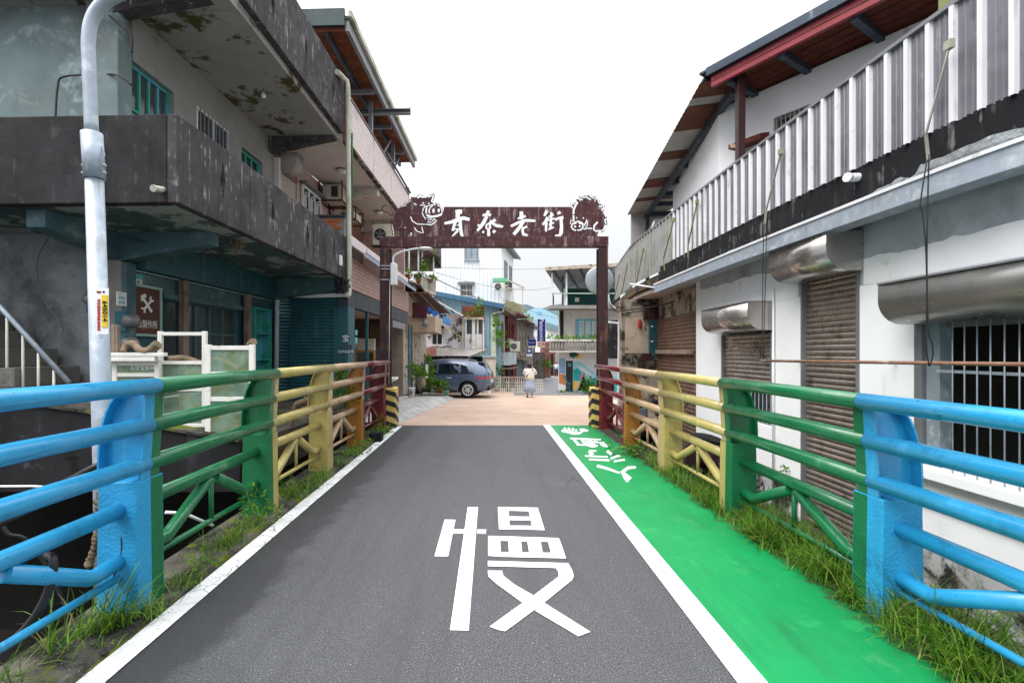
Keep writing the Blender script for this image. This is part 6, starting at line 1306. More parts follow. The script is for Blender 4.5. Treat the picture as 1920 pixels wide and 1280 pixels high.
# ------------------------------------------------------------------ rod and cables in front of the shutters
p0, p1 = P(1427, 676, 6.3), Vector((3.72, 2.3, 1.625)); pipe('rusty iron rod running level across the shutters and the barred window', [p0, p1], .016, mat('rusty_rod', (.24, .13, .09), .8, var=.3, stains=[((.38, .32, .27), 8, .55, .65)]), 'iron_rod', 'rod')
b = MB()
for s in (6.25, 4.75, 2.9): q = p0.lerp(p1, (6.3 - s) / 4); b.bar(q, FR.w(s, -.01, q.z), .014)
b.build('rod_bracket', m_grey_metal, sh)['kind'] = 'stuff'
cable('hanging_cable', smooth([P(1434, 395, 6.2), P(1431, 470, 6.15), P(1430, 560, 6.15), P(1428, 640, 6.2), P(1425, 672, 6.25)]), .0055, 'thin black cable dropping beside the small window cover')
cable('hanging_cable', smooth([P(1437, 395, 6.2), P(1436, 500, 6.15), P(1433, 600, 6.15), P(1432, 675, 6.25)]), .0055, 'second thin cable dropping beside the small window cover')
cable('hanging_cable', smooth([P(1738, 300, 3.7), P(1726, 380, 3.7), P(1730, 400, 3.7), P(1736, 470, 3.7), P(1738, 560, 3.72), P(1736, 640, 3.74), P(1742, 686, 3.76)]), .0055, 'black cable dropping in front of the rust-streaked cover')
cable('hanging_cable', smooth([P(1742, 290, 3.7), P(1739, 400, 3.7), P(1738, 520, 3.7), P(1741, 620, 3.72), P(1747, 640, 3.72), P(1749, 665, 3.74), P(1743, 686, 3.76)]), .0055, 'black cable with a loose loop hanging in front of the barred window')
# ------------------------------------------------------------------ row of old houses down the street
FQ = Frame(.38, 27.25, 12, 1); MQ = FQ.M
def qs(px): return FQ.fp(px, 650)[0]
def rowhouse(name, label, x0, x1, zt, m, depth=4, roofm=None):
    s0, s1 = qs(x0), qs(x1); o = thing(name, label, 'building', FQ.w((s0 + s1) / 2, -1, gz(FQ.w(s0, 0, 0).y)), 'old row houses down the street')
    return o, s0, s1
def qbox(o, name, m, q, bevel=0):
    b = MB(MQ); b.box(*q); return b.build(name, m, o, bevel)
m_redwood = mat('dark_red_boards', (.12, .028, .022), .7, var=.25, streaks=[((.06, .02, .018), 8, .5, .7)])
m_old = mat('old_grey_render', (.20, .175, .16), .95, var=.25, stains=[((.05, .045, .04), 2, .5, .65)], bump=.3)
m_tin = mat('rust_tin_roof', (.17, .11, .085), .8, var=.3, stains=[((.3, .26, .23), 3, .58, .7)])
o, s0, s1 = rowhouse('row_house', 'narrow white row house with a green vine and orange door panel beside the blue house', 929.5, 947, 4.2, m_row)
hole_wall(MQ, s0, s1, -1, 4.0, [(s0 + .4, s1 - .4, 1.5, 3.6), (s0 + .3, s1 - .3, -.9, 1.2)], -.15, 0).build('wall', m_row, o)
window(MQ, s0 + .4, s1 - .4, 1.5, 3.6, -.12, o, m_wood, m_glass_g, 3, 2, .08); qbox(o, 'door_panel', mat('orange_panel', (.62, .26, .02), .6), (s0 + 1.0, s0 + 1.5, -.03, .02, 1.9, 3.5)); qbox(o, 'door', m_redwood, (s0 + .32, s1 - .32, -.1, -.06, -.9, 1.18))
qbox(o, 'balcony_box', m_grey_wall, (s0 + .1, s1 - .1, .02, .75, .95, 1.7)); qbox(o, 'canopy', m_tin, (s0, s1, .02, .9, .72, .8)); qbox(o, 'roof', m_tin, (s0, s1, -4, .7, 4.0, 4.12)); qbox(o, 'body', m_plaster2, (s0, s1, -4, -.16, -1, 3.99))
o, s0, s1 = rowhouse('row_house', 'dark red boarded row house with tall shutters', 947, 969, 4.2, m_redwood)
hole_wall(MQ, s0, s1, -1, 4.15, [(s0 + .6, s0 + 1.9, 1.6, 3.7), (s0 + 2.3, s0 + 3.6, 1.6, 3.7), (s0 + .8, s0 + 3.2, -.95, 1.1)], -.15, 0).build('wall', m_redwood, o)
for a in (.6, 2.3): window(MQ, s0 + a, s0 + a + 1.3, 1.6, 3.7, -.12, o, m_redwood, m_glass, 2, 1, .1)
qbox(o, 'shop_door', m_black, (s0 + .8, s0 + 3.2, -.12, -.08, -.95, 1.1)); qbox(o, 'roof', m_tin, (s0, s1, -4, .9, 4.16, 4.28)); qbox(o, 'canopy', m_tin, (s0, s1, .02, 1.0, 1.2, 1.28)); qbox(o, 'corner_post', m_redwood, (s0 - .1, s0 + .12, .02, .2, -1, 4.1)); qbox(o, 'wall_grating', m_grey_metal, (s0 + 1.0, s0 + 3.0, .02, .08, 2.1, 2.6)); qbox(o, 'body', m_old, (s0, s1, -4, -.16, -1, 4.1))
o, s0, s1 = rowhouse('row_house', 'soot-grey row house with beige window posts', 969, 986, 4.1, m_old)
hole_wall(MQ, s0, s1, -1.1, 4.0, [(s0 + .5 + i * 1.6, s0 + 1.6 + i * 1.6, 1.5, 3.3) for i in range(3)] + [(s0 + 1, s0 + 4, -1.0, 1.0)], -.15, 0).build('wall', m_old, o)
for i in range(3): window(MQ, s0 + .5 + i * 1.6, s0 + 1.6 + i * 1.6, 1.5, 3.3, -.12, o, mat('beige_post', (.45, .38, .27), .8), m_glass, 2, 1, .12)
qbox(o, 'door', m_teal_l, (s0 + 1, s0 + 4, -.12, -.08, -1, 1.0)); qbox(o, 'roof', m_tin, (s0, s1, -4, .8, 4.0, 4.1)); qbox(o, 'ledge', m_old, (s0, s1, .02, .5, 1.05, 1.2)); qbox(o, 'body', m_old, (s0, s1, -4, -.16, -1.1, 3.98))
o, s0, s1 = rowhouse('row_house', 'farthest grey row house behind the blue shop signs', 986, 1001, 4.0, m_old)
hole_wall(MQ, s0, s1, -1.3, 3.9, [(s0 + .8 + i * 2.6, s0 + 2.4 + i * 2.6, 1.4, 3.2) for i in range(3)], -.15, 0).build('wall', m_old, o)
for i in range(3): window(MQ, s0 + .8 + i * 2.6, s0 + 2.4 + i * 2.6, 1.4, 3.2, -.12, o, m_old, m_glass_g, 2, 1, .12)
qbox(o, 'roof', m_tin, (s0, s1, -4, .7, 3.9, 4.0)); qbox(o, 'body', m_old, (s0, s1, -4, -.16, -1.3, 3.88))
pa = FQ.w(qs(938), .9, 1.75); outdoor_unit(pa, .6, .6, .3, 'white outdoor unit on the balcony of the narrow white row house')
# shop signs
m_navy = mat('navy_sign', (.006, .012, .20), .35, var=.05, bump=0); m_redink = mat('red_ink', (.55, .02, .02), .5, var=0)
def sign_box(label, Y, x0, x1, y0, y1, m, th=.25):
    a, c = P(x0, y0, Y), P(x1, y1, Y); o = thing('shop_sign', label, 'sign', ((a.x + c.x) / 2, Y, c.z), 'signs of the electrical shop'); b = MB(); b.box(a.x, c.x, Y, Y + th, c.z, a.z); b.build('sign_box', m, o, .01)
    b = MB(); b.box(a.x - .04, a.x, Y - .01, Y + th + .01, c.z, a.z); b.box(c.x, c.x + .04, Y - .01, Y + th + .01, c.z, a.z); b.build('sign_edge', m_cream, o); return o, (a + c) / 2, c.x - a.x, a.z - c.z
o, c, w, h = sign_box('tall navy shop sign with a white brand name reading downwards', 40, 1008, 1022.5, 598, 640, m_navy)
lettering('Panasonic', .50, m_white, o, (c.x, 39.985, c.z), (0, 0, -1), (1, 0, 0))
b = MB(); a_, c_ = P(1008, 640.2, 40), P(1022.5, 651, 40); b.box(a_.x, c_.x, 40, 40.25, c_.z, a_.z); b.build('lower_panel', m_cream, o)
lettering('王展', .32, m_redink, o, ((a_.x + c_.x) / 2, 39.985, (a_.z + c_.z) / 2), (1, 0, 0))
b = MB(); b.bar(P(992, 612, 40.1), P(1008, 607, 40.1), .06); b.bar(P(992, 636, 40.1), P(1008, 632, 40.1), .06); b.bar(P(1003, 600, 40.1), P(1003, 645, 40.1), .05); b.build('bracket', m_steel, o)
o, c, w, h = sign_box('small wide navy sign with white lettering beside the tall one', 38.5, 990, 1005, 636, 648, m_navy); lettering('Panasonic', .13, m_white, o, (c.x, 38.485, c.z), (1, 0, 0))
b = MB(); fbox(b, 38.5, 990, 1005, 648.2, 652, 0, .25); b.build('lower_panel', m_cream, o)
o, c, w, h = sign_box('lowest square blue and white sign under the small navy sign', 37, 987, 998, 653, 663, mat('blue_sign', (.03, .07, .35), .4)); b = MB(); fbox(b, 36.97, 990, 995, 655, 660, 0, .02); b.build('white_square', m_white, o)
b = MB(); fbox(b, 37, 987, 998, 663.3, 668, 0, .25); b.build('lower_panel', m_white, o)
# end of the alley
o = thing('brick_wall_ruin', 'low ruined wall of grey render and red brick at the bend of the alley', 'wall', P(1018, 705, 41)); b = MB(); fbox(b, 41, 1000, 1022, 660, 710, 0, .4); b.build('render_face', m_old, o); b = MB(); fbox(b, 40.9, 1021, 1033, 664, 708, 0, .4); b.build('brick_pier', mat('dull_brick', (.22, .10, .075), .9, var=.3, stains=[((.3, .25, .2), 3, .55, .7)]), o)
o = thing('alley_house', 'dim brick house across the end of the alley', 'building', P(1040, 700, 56)); b = MB(); fbox(b, 56, 1018, 1052, 640, 705, 0, 3); b.build('wall', mat('alley_brick', (.17, .075, .06), .9, var=.3), o)
b = MB(); fbox(b, 55.95, 1041, 1046, 655, 704, -.02, .02); b.build('pale_pilaster', m_plaster2, o); b = MB(); fbox(b, 55.95, 1030, 1037, 664, 704, -.02, .02); b.build('doorway', m_black, o)
o = thing('blue_roofed_hall', 'large pale blue roofed hall far behind the shop signs', 'building', P(1015, 690, 64))
b = MB(); q = [(975, 590), (1000, 578), (1012, 576), (1055, 597), (1055, 616), (975, 620)]; b.prism([(P(x, y, 64).x, P(x, y, 64).z) for x, y in q], 'y', 64, 64.4); b.build('gable', mat('pale_blue_sheet', (.33, .54, .66), .6, var=.06), o)
b = MB(); q = [(1024, 604), (1055, 614), (1055, 624), (1024, 616)]; b.prism([(P(x, y, 63.5).x, P(x, y, 63.5).z) for x, y in q], 'y', 63.4, 63.8); b.build('lower_roof', mat('grey_blue_roof', (.16, .25, .28), .6), o)
b = MB(); fbox(b, 64.1, 975, 1055, 616, 705, 0, 3); b.build('wall', m_white_wall, o)
for x in (1007, 1012): b = MB(); fbox(b, 63.95, x, x + 3, 584, 590, 0, .05); b.build('vent', mat('blue_vent', (.12, .42, .62), .6), o)
b = MB(); rd = random.Random(5); n = 60
vs = []
for i in range(n + 1):
    x = -300 + 700 * i / n; h = 40 + 26 * noise.noise(Vector((x * .008, 1, 0))) + 10 * noise.noise(Vector((x * .03, 4, 0))); vs += [(x, 420, -10), (x, 470, max(8, h) * (.9 if x > 40 else 1.0)), (x, 620, max(6, h) * 1.05)]
for i in range(n):
    for k in (0, 1): b.add([vs[3 * i + k], vs[3 * i + k + 1], vs[3 * i + k + 4], vs[3 * i + k + 3]], [(0, 1, 2, 3)], 0, True)
struct('hill', b, mat('far_hill', (.10, .15, .17), 1, var=.2, vs=.02), recalc=False)
# ------------------------------------------------------------------ mural house
MY = 24.3
mu = thing('mural_house', 'white corner house with a sea mural, blue windows and an open metal-roofed deck', 'building', P(1095, 736, MY))
z = lambda y: P(0, y, MY).z
x = lambda p: P(p, 0, MY).x
wall_front(MY, 1048, 1175, 582, 672, m_pale_old, mu, [(1086, 1134, 602, 630)], name='upper_wall')
m_mwall = mat('pale_mural_wall', (.66, .68, .72), .85, var=.05, stains=[((.45, .46, .48), 3, .6, .75)])
wall_front(MY, 1048, 1175, 672.2, 740, m_mwall, mu, [(1061, 1074.5, 676, 740)], name='lower_wall')
b = MB(); q0, q1, k_ = x(1048), x(1175), 30 / MY; b.hexa([(q0, MY + .21, z(745)), (q1, MY + .21, z(745)), (q1 * k_, 30, z(745)), (q0 * k_ + .3, 30, z(745))], [(q0, MY + .21, z(576)), (q1, MY + .21, z(576)), (q1 * k_, 30, z(576)), (q0 * k_ + .3, 30, z(576))]); b.build('body', m_white_wall, mu)
b = MB(); fbox(b, MY, 1061, 1074.5, 676, 740, .1, .16); dr = b.build('door', mat('black_door', (.02, .035, .04), .5), mu); b = MB(); q = P(1068, 684, MY + .09); b.lathe((q.x, q.y, q.z), [(.10, 0), (.10, .01)], 14, axis='y'); b.lathe((q.x, q.y, q.z), [(.07, -.004), (.07, .005)], 14, axis='y'); b.build('door_emblem', m_blue_w, dr)
m_mur = {k: mat('mural_' + k, c, .8, var=.1) for k, c in dict(orange=(.62, .22, .07), blue=(.25, .38, .58), teal=(.03, .42, .42), aqua=(.30, .66, .74), sun=(.75, .48, .12), palm=(.02, .09, .075), white=(.78, .78, .76), violet=(.32, .26, .5)).items()}
def mural(name, m, pts, d=.004):
    b = MB(); b.prism([(x(p), z(q)) for p, q in pts], 'y', MY - d, MY - d + .0035); b.build(name, m_mur[m], mu)
mural('mural_band', 'blue', [(1048, 672), (1060, 672), (1060, 700), (1048, 700)]); mural('mural_band', 'orange', [(1048, 700.5), (1060, 702), (1060, 722), (1048, 718)]); mural('mural_band', 'white', [(1048, 719), (1060, 723), (1060, 735), (1048, 735)], .005)
mural('mural_wave', 'aqua', [(1075, 680), (1084, 676), (1096, 684), (1107, 694), (1118, 700), (1170, 706), (1170, 735), (1075, 735)]); mural('mural_wave', 'white', [(1080, 683), (1094, 690), (1106, 699), (1116, 704), (1104, 703), (1090, 694)], .0085)
mural('mural_wave', 'teal', [(1075, 694), (1082, 690), (1088, 695), (1093, 703), (1090, 712), (1080, 716), (1075, 735)], .0085); mural('mural_wave', 'violet', [(1084, 702), (1092, 700), (1094, 708), (1086, 712)], .013); mural('mural_wave', 'teal', [(1100, 712), (1118, 708), (1150, 716), (1170, 712), (1170, 735), (1098, 735)], .0085)
mural('mural_fish', 'sun', [(1074.6, 716), (1080, 712), (1085, 718), (1084, 728), (1077, 732), (1074.6, 728)], .013); mural('mural_sun', 'sun', [(1086 + 5 * math.cos(t), 668.0 + 4.5 * math.sin(t)) for t in [k * math.pi / 6 for k in range(12)]], .0085)
mural('mural_palm', 'palm', [(1066, 664), (1072, 659), (1078, 659), (1084, 663), (1086, 668), (1081, 666), (1082, 671), (1077, 668), (1076, 673), (1072, 669), (1068, 671), (1069, 667)], .013)
F = FB(MY); b = MB(); fbox(b, MY, 1079, 1140, 598, 602, -.03, .02); fbox(b, MY, 1079, 1140, 630, 634, -.03, .02); fbox(b, MY, 1079, 1086, 602, 630, -.03, .02); b.build('blue_surround', m_blue_w, mu)
for i in range(4):
    x0_ = 1086 + i * 12.2; window(F.M, x(x0_), x(x0_ + 8.5), z(630), z(602), -.06, mu, m_white, m_glass_s, 3, 4, .035); 
    if i < 3: b = MB(); fbox(b, MY, x0_ + 8.6, x0_ + 12.1, 602, 630, -.02, .02); b.build('blue_surround', m_blue_w, mu)
b = MB(); fbox(b, MY, 1030, 1175, 657, 660, -1.0, 0); b.build('balcony_slab', m_pale_old, mu); b = MB(); fbox(b, MY - 1.0, 1030, 1172, 636, 639.5, -.06, .1); ba = b.build('balcony_rail', m_pale_old, mu)
bb = MB(); bb.lathe((0, 0, 0), [(.05, 0), (.05, .06), (.075, .12), (.05, .3), (.04, .5)], 8); bme = bb.mesh('baluster', m_plaster2)
for i in range(26): p = P(1032 + i * 5.4, 657, MY - 1.0); inst('baluster', bme, ba, Matrix.Translation((p.x, MY - .98, p.z)) @ Matrix.Diagonal((1, 1, 1.0, 1)))
b = MB(); fbox(b, MY, 1026, 1175, 576, 582, -1.1, 0); b.build('deck_slab', m_plaster2, mu); b = MB(); fbox(b, MY, 1050, 1056, 582, 657, -.1, -.01); b.build('downpipe', m_conc_black, mu)
b = MB(); fbox(b, MY, 1070, 1175, 535, 576, 1.2, 1.3); b.build('deck_back_wall', mat('dark_green_wall', (.012, .06, .05), .7, var=.3), mu); b = MB(); fbox(b, MY, 1063, 1070, 535, 576, 1.2, 1.25); b.build('deck_door', m_white_wall, mu)
b = MB(); fbox(b, MY, 1086, 1094, 553, 561, 1.15, 1.19); b.build('notice', m_cream, mu)
a_, c_ = P(1022, 506, MY - 1.3), P(1180, 497, MY - 1.3); e_ = Vector((1.7, 5.0, -.75))
b = MB(); b.hexa([a_, c_, c_ + e_, a_ + e_], [q + Vector((0, 0, .09)) for q in (a_, c_, c_ + e_, a_ + e_)]); b.build('deck_roof', mat('deck_roof_sheet', (.22, .225, .235), .7, var=.3), mu); b = MB(); b.bar(a_ + Vector((0, -.06, .04)), c_ + Vector((0, -.06, .04)), .06, .16); b.build('roof_edge', m_mold2, mu)
for t in (.1, .26, .42, .58, .74, .9): q = a_.lerp(c_, t) - Vector((0, 0, .06)); b = MB(); b.bar(q, q + e_, .07, .1); b.build('rafter', m_blue_steel, mu)
for px, yt, dd, mm in ((1035, 512, -.95, m_pvc_w), (1055, 508, -.2, m_blue_steel), (1062, 512, -.9, m_pvc_w), (1139, 505, -.95, m_pvc_w)): q = P(px, 576, MY + dd); b = MB(); b.bar((q.x, q.y, P(0, 577, MY + dd).z), (q.x, q.y, P(0, yt, MY + dd).z), .08); b.build('deck_post', mm, mu)
b = MB(); b.bar(P(1035, 550, MY - 1), P(1172, 550, MY - 1), .05); b.bar(P(1035, 575, MY - 1), P(1172, 575, MY - 1), .04); b.build('deck_railing', mat('pale_green_rail', (.36, .46, .4), .6), mu)
gbar = MB(); gbar.box(-.012, .012, -.012, .012, 0, 1); gme = gbar.mesh('railing_bar', m_blue_steel); q = P(1036, 550, MY - 1); q2 = P(1036, 576, MY - 1)
for i in range(13): inst('railing_bar', gme, mu, Matrix.Translation((q.x + .02 + .02 * i, q.y + .12 * i, q2.z)) @ Matrix.Diagonal((1, 1, q.z - q2.z, 1)))
b = MB(); fbox(b, MY - 1.4, 1140, 1159, 600, 672, 0, .4); b.build('blackened_side_wall', m_conc_black, mu)
# ------------------------------------------------------------------ fence and cabinet across the end of the paving
fy = 23.0
fe = thing('steel_fence', 'low pale steel grid fence along the far edge of the brick paving', 'fence', P(965, 738, fy))
bh_ = MB(); bh_.box(-.5, .5, -.012, .012, -.012, .012); hme = bh_.mesh('rail', m_cream); bv = MB(); bv.box(-.013, .013, -.013, .013, -.5, .5); vme = bv.mesh('upright', m_cream)
X0, X1 = P(922, 0, fy).x, P(986, 0, fy).x; zb_, zt_ = P(0, 736.5, fy).z, P(0, 707, fy).z
b = MB(); b.bar((X0, fy, zt_), (X1, fy, zt_), .06, .045); b.build('top_rail', mat('tan_rail', (.42, .30, .22), .6), fe)
for k in range(1, 5): z_ = zb_ + (zt_ - zb_) * k / 5 - .1; inst('rail', hme, fe, Matrix.Translation(((X0 + X1) / 2, fy, z_)) @ Matrix.Diagonal((X1 - X0, 1, 1, 1)))
for k in range(17): inst('upright', vme, fe, Matrix.Translation((X0 + (X1 - X0) * k / 16, fy + .005, (zb_ + zt_) / 2)) @ Matrix.Diagonal((1.6 if k % 4 == 0 else 1, 1, zt_ - zb_, 1)))
for k in (1, 5, 9): b = MB(); c_ = X0 + (X1 - X0) * (k + .5) / 16; b.box(c_ - .07, c_ + .07, fy - .02, fy - .014, zb_ + .35, zt_ - .03); b.build('fence_plate', mat('grey_violet_plate', (.22, .2, .22), .7), fe)
f2 = thing('steel_fence', 'short lower piece of grid fence beside the person photographing', 'fence', P(1012, 738, 23.4)); X0, X1 = P(1003, 0, 23.4).x, P(1017.5, 0, 23.4).x; zb_, zt_ = P(0, 737, 23.4).z, P(0, 712, 23.4).z
for k in range(5): inst('rail', hme, f2, Matrix.Translation(((X0 + X1) / 2, 23.4, zb_ + (zt_ - zb_) * (k + .3) / 4.3)) @ Matrix.Diagonal((X1 - X0, 1, 1, 1)))
for k in range(5): inst('upright', vme, f2, Matrix.Translation((X0 + (X1 - X0) * k / 4, 23.4, (zb_ + zt_) / 2)) @ Matrix.Diagonal((1, 1, zt_ - zb_, 1)))
b = MB(); b.box(P(914, 0, 22.9).x, P(920.5, 0, 22.9).x, 22.85, 23.05, -.4, P(0, 703, 22.9).z); solo('gate_pier', b, m_white, 'short white pier at the left end of the grid fence', 'pier', P(917, 738, 22.9), bevel=.01)
o = thing('utility_cabinet', 'cream roadside utility cabinet between the car and the grid fence', 'cabinet', P(916, 720, 24.2)); b = MB(); fbox(b, 24.0, 906, 929.5, 670, 745, 0, .7); b.build('case', m_cream, o, .01); b = MB(); fbox(b, 23.97, 911, 928, 673, 716, 0, .02); d = b.build('door', mat('ivory_panel', (.70, .66, .54), .5), o); b = MB(); q = P(914, 693, 23.96); b.box(q.x - .03, q.x + .03, 23.94, 23.965, q.z - .04, q.z + .04); b.build('lock', m_black, d)
b = MB(); fbox(b, 23.9, 904, 931, 667, 670, 0, .85); b.build('lid', m_grey_wall, o)
# ------------------------------------------------------------------ overhead lines
cable('overhead_line', [P(806, 500, 22), P(1045, 503, 40)], .014, 'thin overhead line crossing below the gate beam to the mural house', m_cable_g, 'overhead lines', sag=.1)
cable('overhead_line', [P(812, 520, 22), P(960, 580, 34)], .022, 'dark overhead line slanting down across the white corrugated house', m_cable, 'overhead lines', sag=.15)
cable('overhead_line', [P(815, 510, 23), P(1040, 538, 40)], .014, 'overhead line passing the green awning towards the mural house', m_cable_g, 'overhead lines', sag=.5)
cable('overhead_line', [P(962, 565, 34), P(1050, 596, 24.5)], .016, 'overhead line sloping past the pale blue roof', m_cable_g, 'overhead lines', sag=.2)
cable('support_wire', [P(832, 612, 24.9), P(905, 655, 24.6)], .016, 'yellow stay wire slanting across the mildewed wall', mat('yellow_wire', (.5, .42, .12), .6))
cable('support_wire', [P(770, 640, 24.9), P(868, 608, 24.9)], .012, 'thin wire strung along the mildewed wall', m_cable_g)
# ------------------------------------------------------------------ mirror, gate lamp, lamp pole
mc = P(1125, 525, 11.35); o = thing('traffic_mirror', 'round traffic mirror seen from its pale grey back behind the gate post', 'mirror', mc); b = MB(); b.lathe(mc, [(.001, -.06), (.15, -.05), (.29, -.02), (.335, .02), (.34, .05), (.32, .055), (.001, .02)], 32, axis='y'); b.build('shell', mat('grey_shell', (.56, .60, .65), .5, var=.05), o); b = MB(); b.lathe(mc, [(.335, .045), (.345, .05), (.345, .07), (.30, .072)], 32, axis='y'); b.build('rim', m_grey_metal, o); b = MB(); b.bar(mc + Vector((.05, -.05, 0)), (A(1129, 0).x, AY + .1, mc.z), .05); b.build('bracket', m_steel, o)
lp = P(739, 518, 10.78); o = thing('gate_lamp', 'white street lamp control box with a curved arm strapped to the gate post', 'street lamp', lp)
b = MB(); a_, c_ = P(733, 494, 10.78), P(744.5, 535, 10.78); b.box(a_.x, c_.x, 10.7, 10.86, c_.z, a_.z); b.build('control_box', m_white, o, .02); b = MB(); b.tube(smooth([P(737, 494, 10.75), P(738, 482, 10.75), P(744, 476, 10.75), P(760, 470, 10.75), P(784, 465.5, 10.75)], 4), .022, 8); b.build('arm', m_pvc_w, o)
b = MB(); q = P(797, 466, 10.75); b.ell(q, (.17, .08, .04), 14, 8); b.build('lamp_head', m_white, o)
for y in (497, 503, 523): b = MB(); fbox(b, 10.78, 713.5, 734, y, y + 2, 0, .225); b.build('strap', m_steel, o)
b = MB(); b.tube([P(731, 526, 10.78), P(729, 720, 10.78)], .008, 6); b.build('feed_cable', m_pvc_w, o)
po = thing('lamp_pole', 'galvanised steel street lamp pole with a number sticker outside the blue railing', 'lamp post', P(195, 900, 3.7) + Vector((0, 0, -2.8)))
LY = 3.7
b = MB(); b.tube([P(201, 1260, LY), P(195, 885, LY), P(177, 335, LY)], [.075, .068, .06], 18); b.build('lower_tube', m_steel, po)
b = MB(); b.tube([P(177.5, 336, LY), P(172, 250, LY)], .071, 18); sl_ = b.build('sleeve', m_steel, po)
b = MB(); b.tube(smooth([P(172, 252, LY), P(167, 120, LY), P(166, 75, LY), P(171, 42, LY), P(186, 15, LY), P(212, -5, LY), P(300, -40, LY), P(520, -120, LY)], 5), .046, 16); b.build('arm', m_steel, po)
for y in (310, 324):
    for d in (-1, 1): b = MB(); q = P(176 + d * 17.5, y, LY); b.tube([q - Vector((.014 * d, 0, 0)), q + Vector((.02 * d, 0, 0))], .011, 6); b.build('bolt', m_steel, sl_)
b = MB(); q0 = P(190, 268, LY); b.prism([(P(189, 268, LY).x, P(0, 268, LY).z), (P(197, 290, LY).x, P(0, 290, LY).z), (P(191, 320, LY).x, P(0, 320, LY).z)], 'y', LY - .004, LY + .004); b.build('gusset', m_steel, sl_)
b = MB(); q = P(525, -124, LY); b.ell(q + Vector((.25, 0, 0)), (.3, .11, .06), 14, 8); b.build('lamp_head', m_steel, po)
b = MB(); b.box(P(179, 0, 3.6).x, P(202, 0, 3.6).x, 3.606, 3.612, P(0, 626, 3.6).z, P(0, 540, 3.6).z); st_ = b.build('number_sticker', m_white, po)
b = MB(); b.box(P(190.5, 0, 3.6).x, P(201.5, 0, 3.6).x, 3.600, 3.604, P(0, 613, 3.6).z, P(0, 553, 3.6).z); b.build('number_panel', mat('sticker_yellow', (.72, .50, .02), .5, var=.04, bump=0), st_)
lettering('645014', .052, m_black, st_, P(196, 583, 3.597), (0, 0, -1), (1, 0, 0)); lettering('附近道路照明設施報修', .024, m_redink, st_, P(184.5, 590, 3.603), (0, 0, -1), (1, 0, 0)); b = MB(); 
for dx, m_ in ((183, m_leaf[1]), (187, m_redink), (194, m_navy)): b = MB(); q = P(dx, 547, 3.602); b.lathe((q.x, 3.602, q.z), [(.009, 0), (.009, .002)], 10, axis='y'); b.build('emblem', m_, st_)
# ------------------------------------------------------------------ cables slung along the outside of the left railing
for i, (dy, dd, r) in enumerate(((0, 0, .022), (8, .05, .018), (16, .02, .02))):
    cable('telecom_cable', smooth([P(-120, 1010 + dy, 3.0 + dd), P(0, 966 + dy, 3.1 + dd), P(60, 940 + dy, 3.2 + dd), P(120, 905 + dy, 3.3 + dd), P(165, 880 + dy, 3.5 + dd), P(205, 862 + dy, 3.6 + dd), P(225, 850 + dy, 3.7 + dd)]), r, ('upper', 'middle', 'lowest')[i] + ' black cable slung outside the blue bay of the left railing', group='cables outside the left railing')
cable('telecom_cable', smooth([P(88, 1040, 2.65), P(100, 1050, 2.6), P(96, 1090, 2.6), P(75, 1140, 2.6), P(40, 1185, 2.6), P(0, 1212, 2.62), P(-60, 1240, 2.62)]), .021, 'black cable looped over the blue brace and hanging down', group='cables outside the left railing')
cable('telecom_cable', smooth([P(220, 980, 3.12), P(230, 1005, 3.1), P(229, 1040, 3.1), P(215, 1080, 3.1), P(195, 1105, 3.12), P(180, 1140, 3.15)]), .017, 'black cable looping out of the blue pedestal', group='cables outside the left railing')
cable('telecom_cable', smooth([P(0, 968, 3.3), P(15, 1000, 3.3), P(50, 1012, 3.35), P(95, 1075, 3.4), P(150, 1200, 3.4)]), .013, 'thin black cable sagging into the dark channel', m_cable, 'cables outside the left railing')
cable('white_pipe', [P(-60, 912, 5.2), P(60, 911, 5.2), P(185, 918, 5.2)], .014, 'white pipe along the foot of the dark bank wall', m_pvc_w)
cable('white_pipe', [P(310, 960, 4.2), P(345, 962, 4.3), P(400, 985, 4.4)], .014, 'white pipe seen through the green bay of the left railing', m_pvc_w)
b = MB(); q = smooth([P(188, 925, 3.45), P(183, 960, 3.45), P(186, 990, 3.45), P(180, 1010, 3.45), P(172, 1045, 3.45), P(166, 1060, 3.45)], 4)
for p in q: b.ell(p, (.02 + rnd.uniform(0, .02), .02, .025), 6, 5, wob=.3)
solo('rusty_chain', b, m_branch, 'crusted chain hanging beside the blue pedestal', 'chain', q[0])
